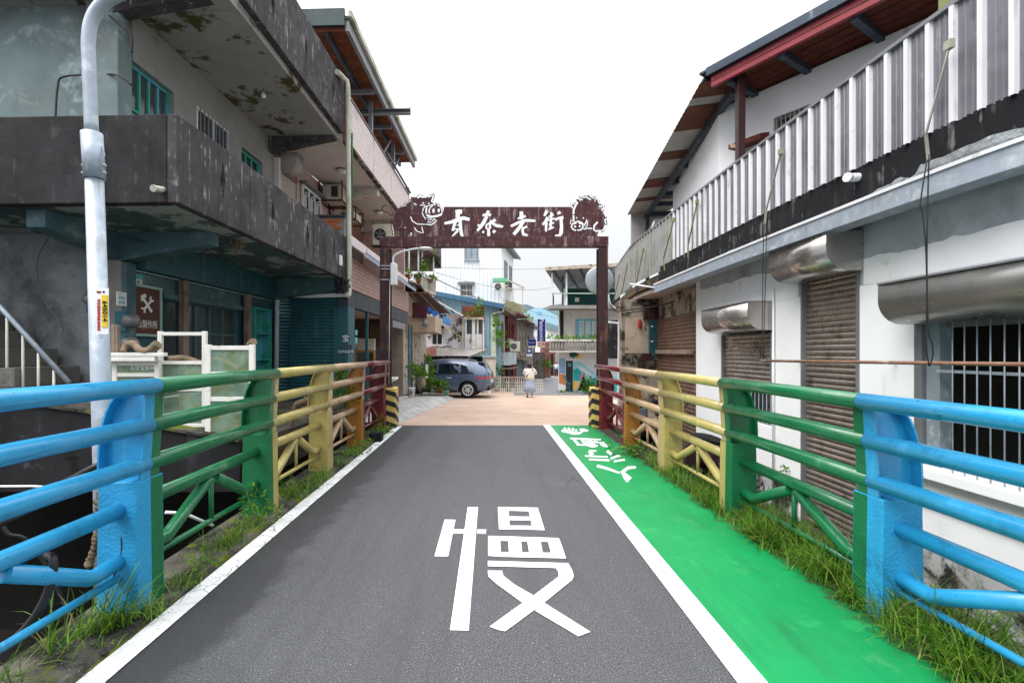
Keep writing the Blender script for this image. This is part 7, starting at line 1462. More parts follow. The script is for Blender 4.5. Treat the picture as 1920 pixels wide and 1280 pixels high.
# ------------------------------------------------------------------ parked car
CG = -.255
car = thing('parked_car', 'slate blue crossover car parked sideways under the lean-to', 'car', (-1.9, 21.3, CG))
ch = R(180 - 8); MC = Matrix.Translation((-2.05, 21.45, CG)) @ Matrix.Rotation(ch, 4, 'Z')
m_car = mat('slate_blue_car_paint', (.075, .11, .185), .25, metal=.2, var=.05, bump=0, coat=.8, spec=.6); m_carblk = mat('black_car_trim', (.015, .016, .018), .45, var=.1, bump=0); m_tyre = mat('tyre_rubber', (.016, .016, .017), .8, var=.1); m_alloy = mat('alloy_wheel', (.66, .67, .69), .35, metal=.15, var=.05, bump=0); m_cglass = glass('car_glass', (.006, .012, .018), .03); m_tail = mat('tail_lamp_red', (.55, .02, .015), .25, var=.05, bump=0)
ST = [  # x, half width, sill z, belt z, roof z (= bonnet height ahead of the screen), roof half width
 (-2.23, .66, .45, .92, 1.06, .60), (-2.16, .82, .36, .99, 1.16, .64), (-2.0, .88, .32, 1.03, 1.34, .64), (-1.7, .905, .28, 1.04, 1.50, .65), (-1.2, .912, .25, 1.03, 1.585, .67), (-.5, .912, .24, 1.01, 1.62, .68), (.2, .91, .24, .99, 1.61, .67), (.62, .905, .24, .97, 1.52, .655),
 (1.0, .90, .25, .97, 1.25, .68), (1.3, .89, .26, .96, 1.06, .74), (1.7, .87, .28, .93, .99, .70), (2.05, .80, .32, .86, .91, .60), (2.2, .68, .40, .74, .80, .5), (2.24, .6, .46, .66, .7, .42)]
def ring(st):
    xx, w, zs, zb, zr, rw = st; h = [(0, zs), (w * .9, zs), (w * .985, zs + .09), (w, zs + .30), (w * .995, zb - .14), (w * .965, zb), (rw * 1.04, zb + (zr - zb) * .82), (rw * .9, zb + (zr - zb) * .97), (rw * .5, zr + .01), (0, zr + .02)]
    return [(xx, y, z_) for y, z_ in h] + [(xx, -y, z_) for y, z_ in reversed(h[1:-1])]
rings = [ring(s) for s in ST]; k = len(rings[0]); b = MB(MC); vs = [p for r_ in rings for p in r_]; fs = []
for i in range(len(rings) - 1):
    for j in range(k): fs.append((i * k + j, i * k + (j + 1) % k, (i + 1) * k + (j + 1) % k, (i + 1) * k + j))
b.add(vs, fs, 0, True); b.add(rings[0], [tuple(range(k))], 0); b.add(rings[-1], [tuple(range(k))[::-1]], 0)
body = b.build('body', m_car, car)
ct_ = MB(MC)
for wx in (-1.33, 1.31): ct_.lathe((wx, 0, .35), [(.395, -1.2), (.395, 1.2)], 24, axis='y')
cut(body, ct_)
for f in body.data.polygons: f.use_smooth = True
def side_at(xx, t, s):
    """point on the upper body side at x, t=0 belt .. 1 roof"""
    for a, c in zip(ST, ST[1:]):
        if a[0] <= xx <= c[0]:
            u = (xx - a[0]) / (c[0] - a[0]); v = [a[i] + (c[i] - a[i]) * u for i in range(6)]; break
    w, zb, zr, rw = v[1], v[3], v[4], v[5]; y0, z0, y1, z1 = w * .965, zb, rw * 1.04, zb + (zr - zb) * .82
    return (xx, s * (y0 + (y1 - y0) * t + .004), z0 + (z1 - z0) * t)
for s in (-1, 1):
    for nm, xa, xb_, ta_, tb2 in (('front_side_window', .05, .95, .9, .38), ('rear_side_window', -.92, -.03, .9, .9), ('quarter_window', -1.55, -1.0, .55, .86)):
        b = MB(MC); xs_ = [xa + (xb_ - xa) * i / 6 for i in range(7)]; vs = []
        for i, xx in enumerate(xs_): t1 = ta_ + (tb2 - ta_) * i / 6; vs += [side_at(xx, .06, s), side_at(xx, t1, s)]
        b.add(vs, [(2 * i, 2 * i + 2, 2 * i + 3, 2 * i + 1) for i in range(6)]); b.build(nm, m_cglass, car, recalc=False)
    b = MB(MC); vs = []
    for i in range(9): xx = -1.6 + 2.6 * i / 8; p = side_at(xx, 0, s); vs += [(p[0], p[1] + .003 * s, p[2] - .012), (p[0], p[1] + .003 * s, p[2] + .018)]
    b.add(vs, [(2 * i, 2 * i + 2, 2 * i + 3, 2 * i + 1) for i in range(8)]); b.build('belt_trim', m_carblk, car, recalc=False)
    b = MB(MC); b.tube([(-1.5, s * .60, 1.56), (-1.2, s * .61, 1.63), (-.3, s * .62, 1.66), (.35, s * .61, 1.62)], .016, 6); b.build('roof_rail', m_grey_metal, car)
    for xx in (-.62, .42): b = MB(MC); b.bar((xx, s * .915, .86), (xx + .2, s * .915, .865), .03, .035); b.build('door_handle', m_alloy, car)
    for xx in (-.98, -.0, 1.02): b = MB(MC); b.bar((xx, s * .907, .36), (xx, s * .909, .93), .006, .012); b.build('door_seam', m_carblk, car)
    b = MB(MC); b.box(-.85, .85, s * .92 - .02, s * .92 + .02, .24, .33); b.build('sill_cladding', m_carblk, car)
    b = MB(MC); b.ell((.95, s * 1.0, 1.05), (.09, .1, .07), 10, 7); b.build('wing_mirror', m_car, car)
    b = MB(MC); vs = [(-2.14, s * .845, .93), (-1.70, s * .915, .90), (-1.72, s * .915, .83), (-2.12, s * .86, .82)]; b.hexa([(p[0], p[1] - .03 * s, p[2]) for p in vs], vs); b.build('tail_lamp', m_tail, car)
    b = MB(MC); b.hexa([(-2.245, s * .42, .93), (-2.245, s * .70, .92), (-2.245, s * .70, .84), (-2.245, s * .42, .85)], [(-2.18, s * .42, .93), (-2.12, s * .83, .92), (-2.12, s * .84, .83), (-2.18, s * .42, .85)]); b.build('tail_lamp', m_tail, car)
    for wx in (-1.33, 1.31):
        b = MB(MC); b.tube([(wx + .405 * math.cos(t), s * .905, .35 + .405 * math.sin(t)) for t in [math.pi * (-.12 + 1.24 * i / 16) for i in range(17)]], .022, 6); b.build('wheel_arch_trim', m_carblk, car)
        y = s * .80; b = MB(MC); b.lathe((wx, y, .345), [(.22, -.11), (.32, -.11), (.345, -.08), (.345, .08), (.32, .11), (.22, .11)], 26, axis='y'); wl = b.build('wheel', m_tyre, car)
        b = MB(MC); b.lathe((wx, y + s * .112, .345), [(.19, 0), (.235, 0), (.24, s * .012), (.225, s * .016)], 26, axis='y', caps=False); b.build('rim', m_alloy, wl)
        b = MB(MC); b.lathe((wx, y + s * .111, .345), [(.001, 0), (.2, s * .001)], 20, axis='y'); b.build('brake_disc', m_carblk, wl)
        b = MB(MC)
        for q in range(10): t = q * math.pi / 5 + (.1 if q % 2 else 0); b.bar((wx, y + s * .122, .345), (wx + .225 * math.cos(t), y + s * .122, .345 + .225 * math.sin(t)), .026, .02, (0, 1, 0))
        b.build('spokes', m_alloy, wl)
b = MB(MC); b.hexa([(-2.02, -.60, 1.10), (-2.02, .60, 1.10), (-2.19, .60, 1.04), (-2.19, -.60, 1.04)], [(-1.80, -.56, 1.49), (-1.80, .56, 1.49), (-2.0, .56, 1.43), (-2.0, -.56, 1.43)]); b.build('rear_window', m_cglass, car)
b = MB(MC); b.box(-2.02, -1.72, -.60, .60, 1.50, 1.54); b.build('spoiler', m_car, car, .01); b = MB(MC); b.box(-2.27, -2.1, -.8, .8, .33, .52); b.build('rear_bumper', m_carblk, car, .03)
b = MB(MC); b.box(-2.262, -2.24, -.25, .25, .62, .76); b.build('number_plate', m_white, car)

# ------------------------------------------------------------------ scooters behind the right railing
def scooter(x, y, rz, col, label):
    gzz = -.48; M = Matrix.Translation((x, y, gzz)) @ Matrix.Rotation(rz, 4, 'Z'); o = thing('scooter', label, 'scooter', (x, y, gzz), 'scooters parked behind the right railing')
    bm_ = mat('scooter_body', col, .3, var=.05, bump=0, coat=.5)
    for wx in (-.62, .62):
        b = MB(M); b.lathe((wx, 0, .23), [(.13, -.05), (.2, -.055), (.23, -.03), (.23, .03), (.2, .055), (.13, .05)], 20, axis='y'); w = b.build('wheel', m_tyre, o); b = MB(M); b.lathe((wx, 0, .23), [(.02, -.06), (.13, -.04), (.13, .04), (.02, .06)], 14, axis='y'); b.build('rim', m_grey_metal, w)
    b = MB(M); b.prism([(-.85, .55), (-.9, .72), (-.35, .78), (-.12, .62), (-.08, .32), (-.4, .3), (-.62, .48)], 'y', -.16, .16); b.build('rear_body', bm_, o, .03)
    b = MB(M); b.prism([(-.12, .26), (.36, .26), (.36, .31), (-.12, .31)], 'y', -.15, .15); b.build('footboard', m_black, o)
    b = MB(M); b.prism([(.34, .3), (.46, .3), (.66, .82), (.60, .98), (.50, .95)], 'y', -.18, .18); b.build('front_shield', bm_, o, .03); b = MB(M); b.ell((.62, 0, .44), (.26, .09, .1), 12, 8); b.build('front_mudguard', bm_, o)
    b = MB(M); b.ell((-.48, 0, .80), (.40, .14, .07), 14, 8); b.build('seat', m_black, o); b = MB(M); b.ell((.62, 0, 1.0), (.13, .17, .10), 12, 8); b.build('head_cowl', bm_, o); b = MB(M); b.ell((.73, 0, 1.0), (.04, .09, .06), 10, 7); b.build('headlight', m_glass_s, o)
    b = MB(M); b.tube(smooth([(.48, -.34, 1.05), (.58, -.15, 1.06), (.58, .15, 1.06), (.48, .34, 1.05)], 4), .016, 8); b.build('handlebar', m_black, o)
    for s in (-1, 1):
        b = MB(M); b.tube(smooth([(.55, s * .2, 1.07), (.54, s * .25, 1.18), (.5, s * .30, 1.26)], 4), .009, 6); st = b.build('mirror_stalk', m_black, o); b = MB(M); b.ell((.5, s * .32, 1.29), (.02, .06, .045), 10, 7); b.build('mirror', m_black, st)
        b = MB(M); b.tube([(.62, s * .07, .23), (.58, s * .06, .8)], .022, 8); b.build('fork', m_grey_metal, o)
    b = MB(M); b.ell((-.92, 0, .68), (.04, .11, .04), 10, 6); b.build('tail_light', m_tail, o); b = MB(M); b.tube([(-.2, -.15, .25), (-.75, -.17, .28)], .05, 10); b.build('exhaust', m_steel, o); b = MB(M); b.tube([(-.2, .05, .25), (-.15, .2, .03)], .014, 6); b.build('side_stand', m_grey_metal, o)
scooter(3.42, 8.15, R(100), (.055, .02, .035), 'dark maroon scooter parked behind the yellow bay of the right railing'); scooter(3.25, 10.1, R(80), (.03, .035, .05), 'blue-black scooter parked behind the tan bay of the right railing')
# ------------------------------------------------------------------ people
def skin_body(name, V, E, rad, m, parent, lvl=2):
    me = bpy.data.meshes.new(name); me.from_pydata([Vector(v) for v in V], E, []); o = bpy.data.objects.new(name, me); COL.objects.link(o)
    sk = o.modifiers.new('s', 'SKIN'); sk.use_smooth_shade = True; o.modifiers.new('u', 'SUBSURF').levels = lvl
    if not me.skin_vertices: 
        bpy.context.view_layer.objects.active = o
    for i, r_ in enumerate(rad): me.skin_vertices[0].data[i].radius = (r_, r_)
    me.skin_vertices[0].data[0].use_root = True; bpy.context.view_layer.update(); dg = bpy.context.evaluated_depsgraph_get(); out = bpy.data.meshes.new_from_object(o.evaluated_get(dg)); out.name = name; bpy.data.objects.remove(o); out.materials.clear(); out.materials.append(m); return out
def loft(M, secs, seg=16, wob=None):
    """stacked ellipses (z, cx, cy, rx, ry); wob: pleats (count, depth share)"""
    b = MB(M); vs, fs = [], []
    for z_, cx, cy, rx, ry in secs:
        for q in range(seg):
            t = 2 * math.pi * q / seg; g = 1 + (wob[1] * math.sin(wob[0] * t) * (1 - (z_ - secs[0][0]) / (secs[-1][0] - secs[0][0])) if wob else 0); vs.append((cx + rx * g * math.cos(t), cy + ry * g * math.sin(t), z_))
    for i in range(len(secs) - 1):
        for q in range(seg): q2 = (q + 1) % seg; fs.append((i * seg + q, i * seg + q2, (i + 1) * seg + q2, (i + 1) * seg + q))
    fs.append(tuple(range(seg - 1, -1, -1))); fs.append(tuple((len(secs) - 1) * seg + q for q in range(seg))); b.add(vs, fs, 0, True); return b
def hand(V, E, rad, w, tip, d, sc):
    """palm and five bent fingers from wrist vertex w towards tip"""
    tip = Vector(tip); d = Vector(d).normalized(); base = Vector(V[w]); a = (tip - base).normalized(); sdn = a.cross(d).normalized(); V.append(tuple(base + a * .06 * sc)); rad.append(.026 * sc); pi = len(V) - 1; E.append((w, pi))
    for q, (o_, L_) in enumerate(((-.03, .065), (-.01, .075), (.01, .072), (.03, .055))):
        p1 = base + a * .10 * sc + sdn * o_ * sc; V.append(tuple(p1)); rad.append(.009 * sc); E.append((pi, len(V) - 1)); V.append(tuple(p1 + a * L_ * .5 * sc + d * .012 * sc)); rad.append(.008 * sc); E.append((len(V) - 2, len(V) - 1)); V.append(tuple(p1 + a * L_ * .75 * sc + d * .035 * sc)); rad.append(.006 * sc); E.append((len(V) - 2, len(V) - 1))
    p1 = base + a * .05 * sc + sdn * -.045 * sc + d * .01; V.append(tuple(p1)); rad.append(.010 * sc); E.append((pi, len(V) - 1)); V.append(tuple(p1 + a * .035 * sc - sdn * .012 * sc + d * .02 * sc)); rad.append(.008 * sc); E.append((len(V) - 2, len(V) - 1))
def person(label, loc, rz, H, V, E, rad, build):
    M = Matrix.Translation(loc) @ Matrix.Rotation(rz, 4, 'Z') @ Matrix.Diagonal((H / 1.6, H / 1.6, H / 1.6, 1)); o = thing('person', label, 'person', loc)
    me = skin_body('body', [M @ Vector(v) for v in V], E, [r_ * H / 1.6 for r_ in rad], m_skin, o); me.transform(Matrix.Translation(-Vector(loc))); link('body', me, o)
    build(M, o); return o
# local axes: +y is where the person faces
V = [(0, 0, .88), (0, .01, 1.08), (0, -.01, 1.26), (0, .0, 1.33), (0, .015, 1.37), (0, .02, 1.47), (0, .025, 1.55),
     (-.17, 0, 1.29), (-.235, .10, 1.10), (-.16, .26, 1.22), (.17, 0, 1.29), (.25, .14, 1.12), (.19, .30, 1.27),
     (-.09, 0, .83), (-.095, .02, .47), (-.10, -.01, .09), (-.10, .10, .03), (.09, 0, .83), (.10, .05, .47), (.12, -.02, .09), (.13, .09, .03)]
E = [(0, 1), (1, 2), (2, 3), (3, 4), (4, 5), (5, 6), (2, 7), (7, 8), (8, 9), (2, 10), (10, 11), (11, 12), (0, 13), (13, 14), (14, 15), (15, 16), (0, 17), (17, 18), (18, 19), (19, 20)]
rad = [.13, .12, .12, .055, .05, .09, .075, .055, .042, .03, .055, .042, .03, .085, .055, .035, .03, .085, .055, .035, .03]
hand(V, E, rad, 9, (-.10, .36, 1.30), (0, -.3, 1), 1); hand(V, E, rad, 12, (.14, .38, 1.35), (0, -.3, 1), 1)
m_shirt = mat('cream_blouse', (.70, .64, .58), .85, var=.06, vs=8, bump=.2); m_skirt = mat('blue_grey_skirt', (.33, .39, .53), .85, var=.1, vs=8, bump=.1); m_strap = mat('dark_strap', (.03, .03, .04), .7)
def woman(M, o):
    loft(M, [(.80, 0, .0, .215, .165), (.95, 0, 0, .215, .16), (1.15, 0, 0, .215, .15), (1.27, 0, 0, .20, .125), (1.33, 0, 0, .10, .085), (1.36, 0, .005, .065, .065)], 18).build('blouse', m_shirt, o)
    for s, e in ((-1, (-.245, .13, 1.08)), (1, (.26, .17, 1.10))): b = MB(M); b.tube([(s * .13, 0, 1.29), (s * .19, .02, 1.24), Vector(e) - Vector((0, .03, -.02)), e], [.075, .085, .085, .075], 12); b.build('sleeve', m_shirt, o)
    loft(M, [(.27, 0, 0, .27, .24), (.5, 0, 0, .24, .21), (.70, 0, 0, .20, .17), (.86, 0, 0, .17, .14)], 48, (14, .07)).build('skirt', m_skirt, o)
    b = MB(M); b.ell((0, .0, 1.475), (.105, .115, .125), 16, 12, wob=.02); b.ell((0, -.03, 1.42), (.10, .09, .09), 14, 9, wob=.03); b.build('hair', m_hair, o)
    b = MB(M); b.bar((.16, -.10, 1.30), (-.19, -.165, .93), .035, .012, (0, 1, 0)); b.bar((.16, -.10, 1.30), (.10, .09, 1.31), .035, .012); b.build('bag_strap', m_strap, o)
    for s in (-.10, .125): b = MB(M); b.ell((s, .045, .04), (.05, .125, .045), 12, 8); b.build('shoe', m_white if s > 0 else m_black, o)
    b = MB(M); b.ell((0, .118, 1.475), (.013, .018, .018), 8, 6); 
    for s in (-1, 1): b.ell((s * .04, .105, 1.495), (.012, .008, .009), 8, 6)
    b.box(-.025, .025, .10, .108, 1.425, 1.433); b.build('face', mat('face_features', (.30, .14, .11), .6), o)['kind'] = 'stuff'
wp = P(993, 747, 21.0); person('person in a cream blouse and long blue pleated skirt holding up a phone', (wp.x, 21.0, gz(21)), R(-6), 1.52, V, E, rad, woman)
ph = Vector((wp.x + .1, 21.38, gz(21) + 1.30)); b = MB(); b.box(ph.x - .07, ph.x + .07, 21.36, 21.372, ph.z - .04, ph.z + .04); solo('phone', b, m_black, 'phone held up by the person in the blue skirt', 'phone', ph)
V2 = [(0, 0, .88), (0, 0, 1.08), (0, 0, 1.28), (0, 0, 1.36), (0, .01, 1.42), (0, .015, 1.50), (0, .015, 1.58), (-.2, 0, 1.32), (-.24, -.02, 1.08), (-.23, .08, .86), (.2, 0, 1.32), (.24, -.03, 1.08), (.24, .03, .86), (-.09, 0, .83), (-.09, .08, .48), (-.09, .12, .09), (-.09, .22, .03), (.09, 0, .83), (.09, -.02, .48), (.09, -.16, .10), (.09, -.07, .03)]
rad2 = list([.13, .12, .12, .055, .05, .085, .07, .06, .045, .03, .06, .045, .03, .085, .06, .04, .03, .085, .06, .04, .03]); E2 = [(0, 1), (1, 2), (2, 3), (3, 4), (4, 5), (5, 6), (2, 7), (7, 8), (8, 9), (2, 10), (10, 11), (11, 12), (0, 13), (13, 14), (14, 15), (15, 16), (0, 17), (17, 18), (18, 19), (19, 20)]
hand(V2, E2, rad2, 9, (-.23, .12, .78), (1, 0, 0), 1); hand(V2, E2, rad2, 12, (.24, .05, .78), (-1, 0, 0), 1)
def man(M, o):
    loft(M, [(.84, 0, 0, .19, .14), (1.1, 0, 0, .20, .14), (1.28, 0, 0, .20, .12), (1.36, 0, 0, .09, .08)], 16).build('shirt', m_shirt_b, o)
    for s in (-1, 1): b = MB(M); b.tube([(s * .15, 0, 1.32), (s * .21, 0, 1.25), (s * .245, -.02, 1.10)], [.07, .075, .07], 10); b.build('sleeve', m_shirt_b, o)
    b = MB(M); b.tube([(-.085, 0, .88), (-.09, .08, .48), (-.09, .12, .08)], [.105, .085, .07], 12); b.tube([(.085, 0, .88), (.09, -.02, .48), (.09, -.16, .1)], [.105, .085, .07], 12); b.ell((0, 0, .88), (.18, .13, .1), 14, 8); b.build('trousers', m_strap, o)['kind'] = 'stuff'
    b = MB(M); b.ell((0, 0, 1.53), (.085, .1, .1), 12, 9); b.build('hair', m_hair, o)
m_shirt_b = mat('pale_blue_shirt', (.50, .58, .68), .85, var=.05)
wp2 = P(1043, 706, 50); person('person in a pale blue shirt and dark trousers walking up the alley', (wp2.x, 50, gz(50)), R(-5), 1.55, V2, E2, rad2, man)
# ------------------------------------------------------------------ pots, bucket, plants
def leafset(b, c, r, n, size, mi=(0, 1, 2), up=.3, rd=rnd, long=1.6):
    c = Vector(c)
    for _ in range(n):
        d = Vector((rd.gauss(0, 1), rd.gauss(0, 1), rd.gauss(0, 1))).normalized() * (rd.random() ** .45); p = c + Vector((d.x * r[0], d.y * r[1], d.z * r[2])); a = (d + Vector((rd.uniform(-.6, .6), rd.uniform(-.6, .6), up + rd.uniform(-.5, .5)))).normalized(); s = size * rd.uniform(.6, 1.3)
        sd_ = a.orthogonal().normalized(); sd_.rotate(Matrix.Rotation(rd.uniform(0, 6.28), 3, a)); nn = a.cross(sd_)
        b.add([p, p + a * s * long * .5 + sd_ * s * .4, p + a * s * long + nn * s * .15, p + a * s * long * .5 - sd_ * s * .4], [(0, 1, 2), (0, 2, 3)], rd.choice(mi))
def stems(b, c, tips, r=.008):
    for t in tips: b.tube([c, Vector(c).lerp(Vector(t), .5) + Vector((rnd.uniform(-.04, .04), rnd.uniform(-.04, .04), 0)), t], r, 5, 0)
def plant(name, label, base, blobs, size, n, mi=(0, 1, 2), pot=None, cat='plant', group=None, long=1.6):
    """leafy plant: stems and leaves, in a pot if the photo shows one; blobs: (centre, radii)"""
    base = Vector(base); o = thing(name, label, cat, base, group)
    if pot:
        r_, h_, m_ = pot; b = MB(); b.lathe(base, [(r_ * .7, 0), (r_ * .95, h_ * .8), (r_ * 1.05, h_ * .8), (r_ * 1.05, h_), (r_ * .9, h_), (r_ * .85, h_ * .85)], 16); b.build('pot', m_, o); base = base + Vector((0, 0, h_ * .85))
    b = MB(); stems(b, base, [Vector(c) for c, _ in blobs]); b.build('stem', m_branch, o)
    b = MB()
    for c, r_ in blobs: leafset(b, c, r_, n, size, mi, long=long)
    f = b.build('foliage', m_leaf, o, recalc=False); f['kind'] = 'stuff'; return o
def pp2(px, py, Y): return P(px, py, Y)
q = P(772, 739, 17.9); q.z = swz(17.9); o = thing('paint_bucket', 'white plastic bucket with black print beside the teal corner post', 'bucket', q); b = MB(); b.lathe(q, [(.10, 0), (.125, .34), (.135, .34), (.135, .37), (.115, .37), (.11, .32)], 18); b.build('tub', m_white, o); b = MB(); b.box(q.x - .05, q.x + .04, q.y - .126, q.y - .12, .2, .24); b.box(q.x - .03, q.x + .05, q.y - .124, q.y - .118, .13, .16); b.build('print', m_black, o)
plant('leafy_bush', 'yellow-green leafy bush beside the bucket', (-2.55, 18.2, .1), [(P(780, 700, 18.2), (.28, .2, .22)), (P(788, 692, 18.2), (.2, .2, .15)), (P(772, 690, 18.2), (.2, .2, .16)), (P(792, 704, 18.2), (.18, .15, .08))], .085, 60, (1, 2, 2))
plant('climbing_plant', 'tall climbing plant on canes in front of the car', P(805, 725, 20.0) * 1, [(P(806, 680, 20), (.16, .15, .2)), (P(802, 672, 20), (.15, .15, .12)), (P(808, 693, 20), (.14, .12, .15)), (P(810, 705, 20), (.12, .1, .12))], .08, 55, (1, 2, 1))
plant('spider_plant', 'grassy arching plant in a white pot by the car', P(812, 733, 19.6) * 1, [(P(813, 724, 19.6), (.30, .2, .16)), (P(822, 722, 19.6), (.16, .14, .12)), (P(803, 720, 19.6), (.15, .12, .1))], .09, 70, (1, 2, 0), (.11, .2, m_white), long=3)
plant('potted_plant', 'dark bushy plant in a bright red pot by the car', P(827, 737, 19.4) * 1, [(P(826, 722, 19.4), (.14, .12, .14))], .07, 60, (0, 1), (.11, .19, mat('red_pot', (.48, .05, .03), .6)), group='potted plants beside the car')
plant('potted_plant', 'bushy plant in a green pot nearest the car wheel', P(836, 740, 19.1) * 1, [(P(835, 728, 19.1), (.17, .13, .14)), (P(834, 720, 19.1), (.14, .1, .1))], .07, 60, (0, 1, 2), (.11, .17, mat('green_pot', (.10, .33, .23), .6)), group='potted plants beside the car')
q = P(791, 727, 19.3); b = MB(); b.lathe(q, [(.15, 0), (.16, .2), (.155, .44), (.14, .45)], 14); solo('wooden_barrel', b, m_wood, 'old wooden tub behind the leafy bush', 'tub', q)
q = P(800, 708, 19.2); b = MB(); fbox(b, 19.2, 798, 802.5, 683, 708, 0, .02); solo('white_board', b, m_white, 'narrow white board standing behind the climbing plant', 'board', q)
plant('balcony_plant', 'ferny plant in a terracotta pot nearest the gate on the plant balcony', P(764, 524, 18.2), [(P(763, 511, 18.2), (.14, .12, .14))], .08, 45, (1, 2), (.1, .2, m_terra), group='pots on the plant balcony')
plant('balcony_plant', 'dark leafy plant in a red pot in the middle of the plant balcony', P(785, 531, 19.9), [(P(777, 522, 19.9), (.2, .15, .12)), (P(784, 519, 19.9), (.1, .1, .1))], .09, 45, (0, 1), (.1, .17, m_terra), group='pots on the plant balcony')
plant('balcony_plant', 'pale trailing plant at the far end of the plant balcony', P(807, 530, 21.5), [(P(803, 522, 21.5), (.3, .2, .16)), (P(812, 524, 21.5), (.15, .15, .16))], .09, 55, (1, 2, 3), (.13, .15, m_wood), group='pots on the plant balcony')
plant('hanging_plant', 'green plant hung from the roof above the plant balcony', P(792, 480, 20.5), [(P(793, 497, 20.5), (.11, .1, .2)), (P(796, 505, 20.5), (.08, .08, .12))], .09, 45, (1, 2))
plant('hanging_plant', 'vine trailing down the post by the dark flashing', P(812, 470, 22.3), [(P(812, 476, 22.3), (.1, .1, .3)), (P(811, 495, 22.3), (.06, .06, .25))], .09, 35, (1, 2))
plant('roof_sapling', 'sapling growing out of the brick planter before the blue house', P(896, 590, 24.9), [(P(900, 566, 24.9), (.12, .1, .2)), (P(895, 578, 24.9), (.15, .1, .15)), (P(898, 588, 24.9), (.3, .15, .12)), (P(882, 590, 24.9), (.25, .15, .08))], .1, 30, (1, 2))
plant('vine', 'vine climbing the corner of the narrow white row house', P(932, 640, 27.2), [(P(930, 600, 27.2), (.15, .15, .35)), (P(931, 612, 27.2), (.12, .12, .3)), (P(935, 634, 27.1), (.25, .2, .3)), (P(944, 646, 27.1), (.35, .2, .3)), (P(940, 628, 27.2), (.15, .15, .2))], .12, 45, (1, 2))
plant('fence_pot', 'plant in a terracotta pot behind the grid fence', P(932, 735, 23.8), [(P(934, 722, 23.8), (.2, .15, .2))], .1, 45, (0, 1), (.13, .2, m_terra)); plant('fence_pot', 'larger plant in a tan pot behind the grid fence', P(953, 734, 24.4), [(P(952, 720, 24.4), (.25, .2, .25)), (P(960, 726, 24.4), (.25, .2, .15))], .1, 50, (0, 1), (.15, .22, m_wood))
plant('shaded_plant', 'dark plants on the shelf behind the fence', P(938, 690, 26), [(P(938, 690, 26), (.2, .2, .35)), (P(935, 702, 26), (.25, .2, .2))], .11, 45, (0, 1))
plant('fern_bush', 'fern bush growing between the black A-board and the gate post', P(1108, 737, 22.8), [(P(1106, 718, 22.8), (.33, .25, .2)), (P(1115, 726, 22.8), (.35, .25, .16)), (P(1101, 728, 22.8), (.25, .2, .14))], .1, 90, (0, 1)); plant('ground_weeds', 'bright low weeds at the foot of the mural', P(1103, 738, 22.6), [(P(1103, 735, 22.6), (.25, .15, .08)), (P(1117, 733, 22.6), (.3, .15, .1))], .07, 60, (2, 2, 1)); plant('ground_weeds', 'tuft of weeds at the foot of the painted column', P(1053, 738, 23.6), [(P(1054, 736, 23.6), (.3, .15, .07))], .07, 70, (1, 2))
plant('balcony_greenery', 'greenery along the balustrade of the mural house', P(1060, 637, 23.4), [(P(x_, 634 + (x_ % 3), 23.4), (.3, .2, .1)) for x_ in (1035, 1048, 1062, 1075, 1088, 1098, 1108, 1116, 1142, 1155)], .1, 30, (1, 2, 2))
plant('alley_bush', 'bright bush on the brick pier in the alley', P(1026, 688, 40.7), [(P(1025, 684, 40.7), (.35, .2, .2))], .2, 40, (1, 2)); plant('roof_grass', 'grass growing on the far row house roof', P(987, 600, 44), [(P(985, 590, 44), (.3, .3, .5)), (P(990, 602, 44), (.5, .3, .3))], .2, 40, (2, 3))
plant('yard_bush', 'light green bush behind the yellow and orange posts of the left railing', (-3.1, 8.2, .6), [(P(640, 712, 8.6), (.14, .12, .12)), (P(642, 735, 8.6), (.2, .15, .12)), (P(632, 752, 8.6), (.25, .2, .1)), (P(651, 752, 8.6), (.2, .15, .1)), (P(640, 696, 8.6), (.05, .05, .1))], .045, 120, (2, 1)); plant('yard_bush', 'small green sprig beside the yellow post of the left railing', (-3.2, 7.3, .6), [(P(585, 762, 7.4), (.06, .08, .1))], .05, 40, (1, 2))
o = thing('board_stand', 'black A-shaped chalkboard stand in front of the mural', 'sign board', P(1092, 736, 22.9)); b = MB(); p0, p1, p2 = P(1094, 697, 22.9), P(1081, 736, 22.9), P(1101, 734, 23.3); b.bar(p0, p1, .06); b.bar(p0, p2, .06); b.build('legs', m_wood, o); b = MB(); b.hexa([p0 + Vector((.02, .03, -.12)), p1 + Vector((.08, .03, .08)), p2 + Vector((-.08, .0, .08))], [p0 + Vector((.02, .06, -.12)), p1 + Vector((.08, .06, .08)), p2 + Vector((-.08, .03, .08))]); b.build('board', m_black, o)
o = thing('folding_chair', 'teal folding chair beside the black door of the mural house', 'chair', P(1065, 736, 23.7)); q = P(1065, 736, 23.7)
for d in (0, .3): b = MB(); b.bar(q + Vector((-.15, d, 0)), q + Vector((.12, d, .5)), .03); b.build('leg', m_teal_l, o); b = MB(); b.bar(q + Vector((.15, d, 0)), q + Vector((-.15, d, .85)), .03); b.build('leg', m_teal_l, o)
b = MB(); b.box(q.x - .12, q.x + .18, q.y, q.y + .3, q.z + .44, q.z + .47); b.build('seat', m_teal_l, o); b = MB(); b.box(q.x - .17, q.x - .13, q.y, q.y + .3, q.z + .65, q.z + .85); b.build('backrest', m_teal_l, o)
b = MB(); q = Vector((-2.12, 9.15, 0)); b.box(q.x - .13, q.x + .1, q.y - .1, q.y + .14, 0, .17); solo('kerb_block', b, m_conc_black, 'small dark concrete block at the foot of the orange post', 'block', q, bevel=.012)
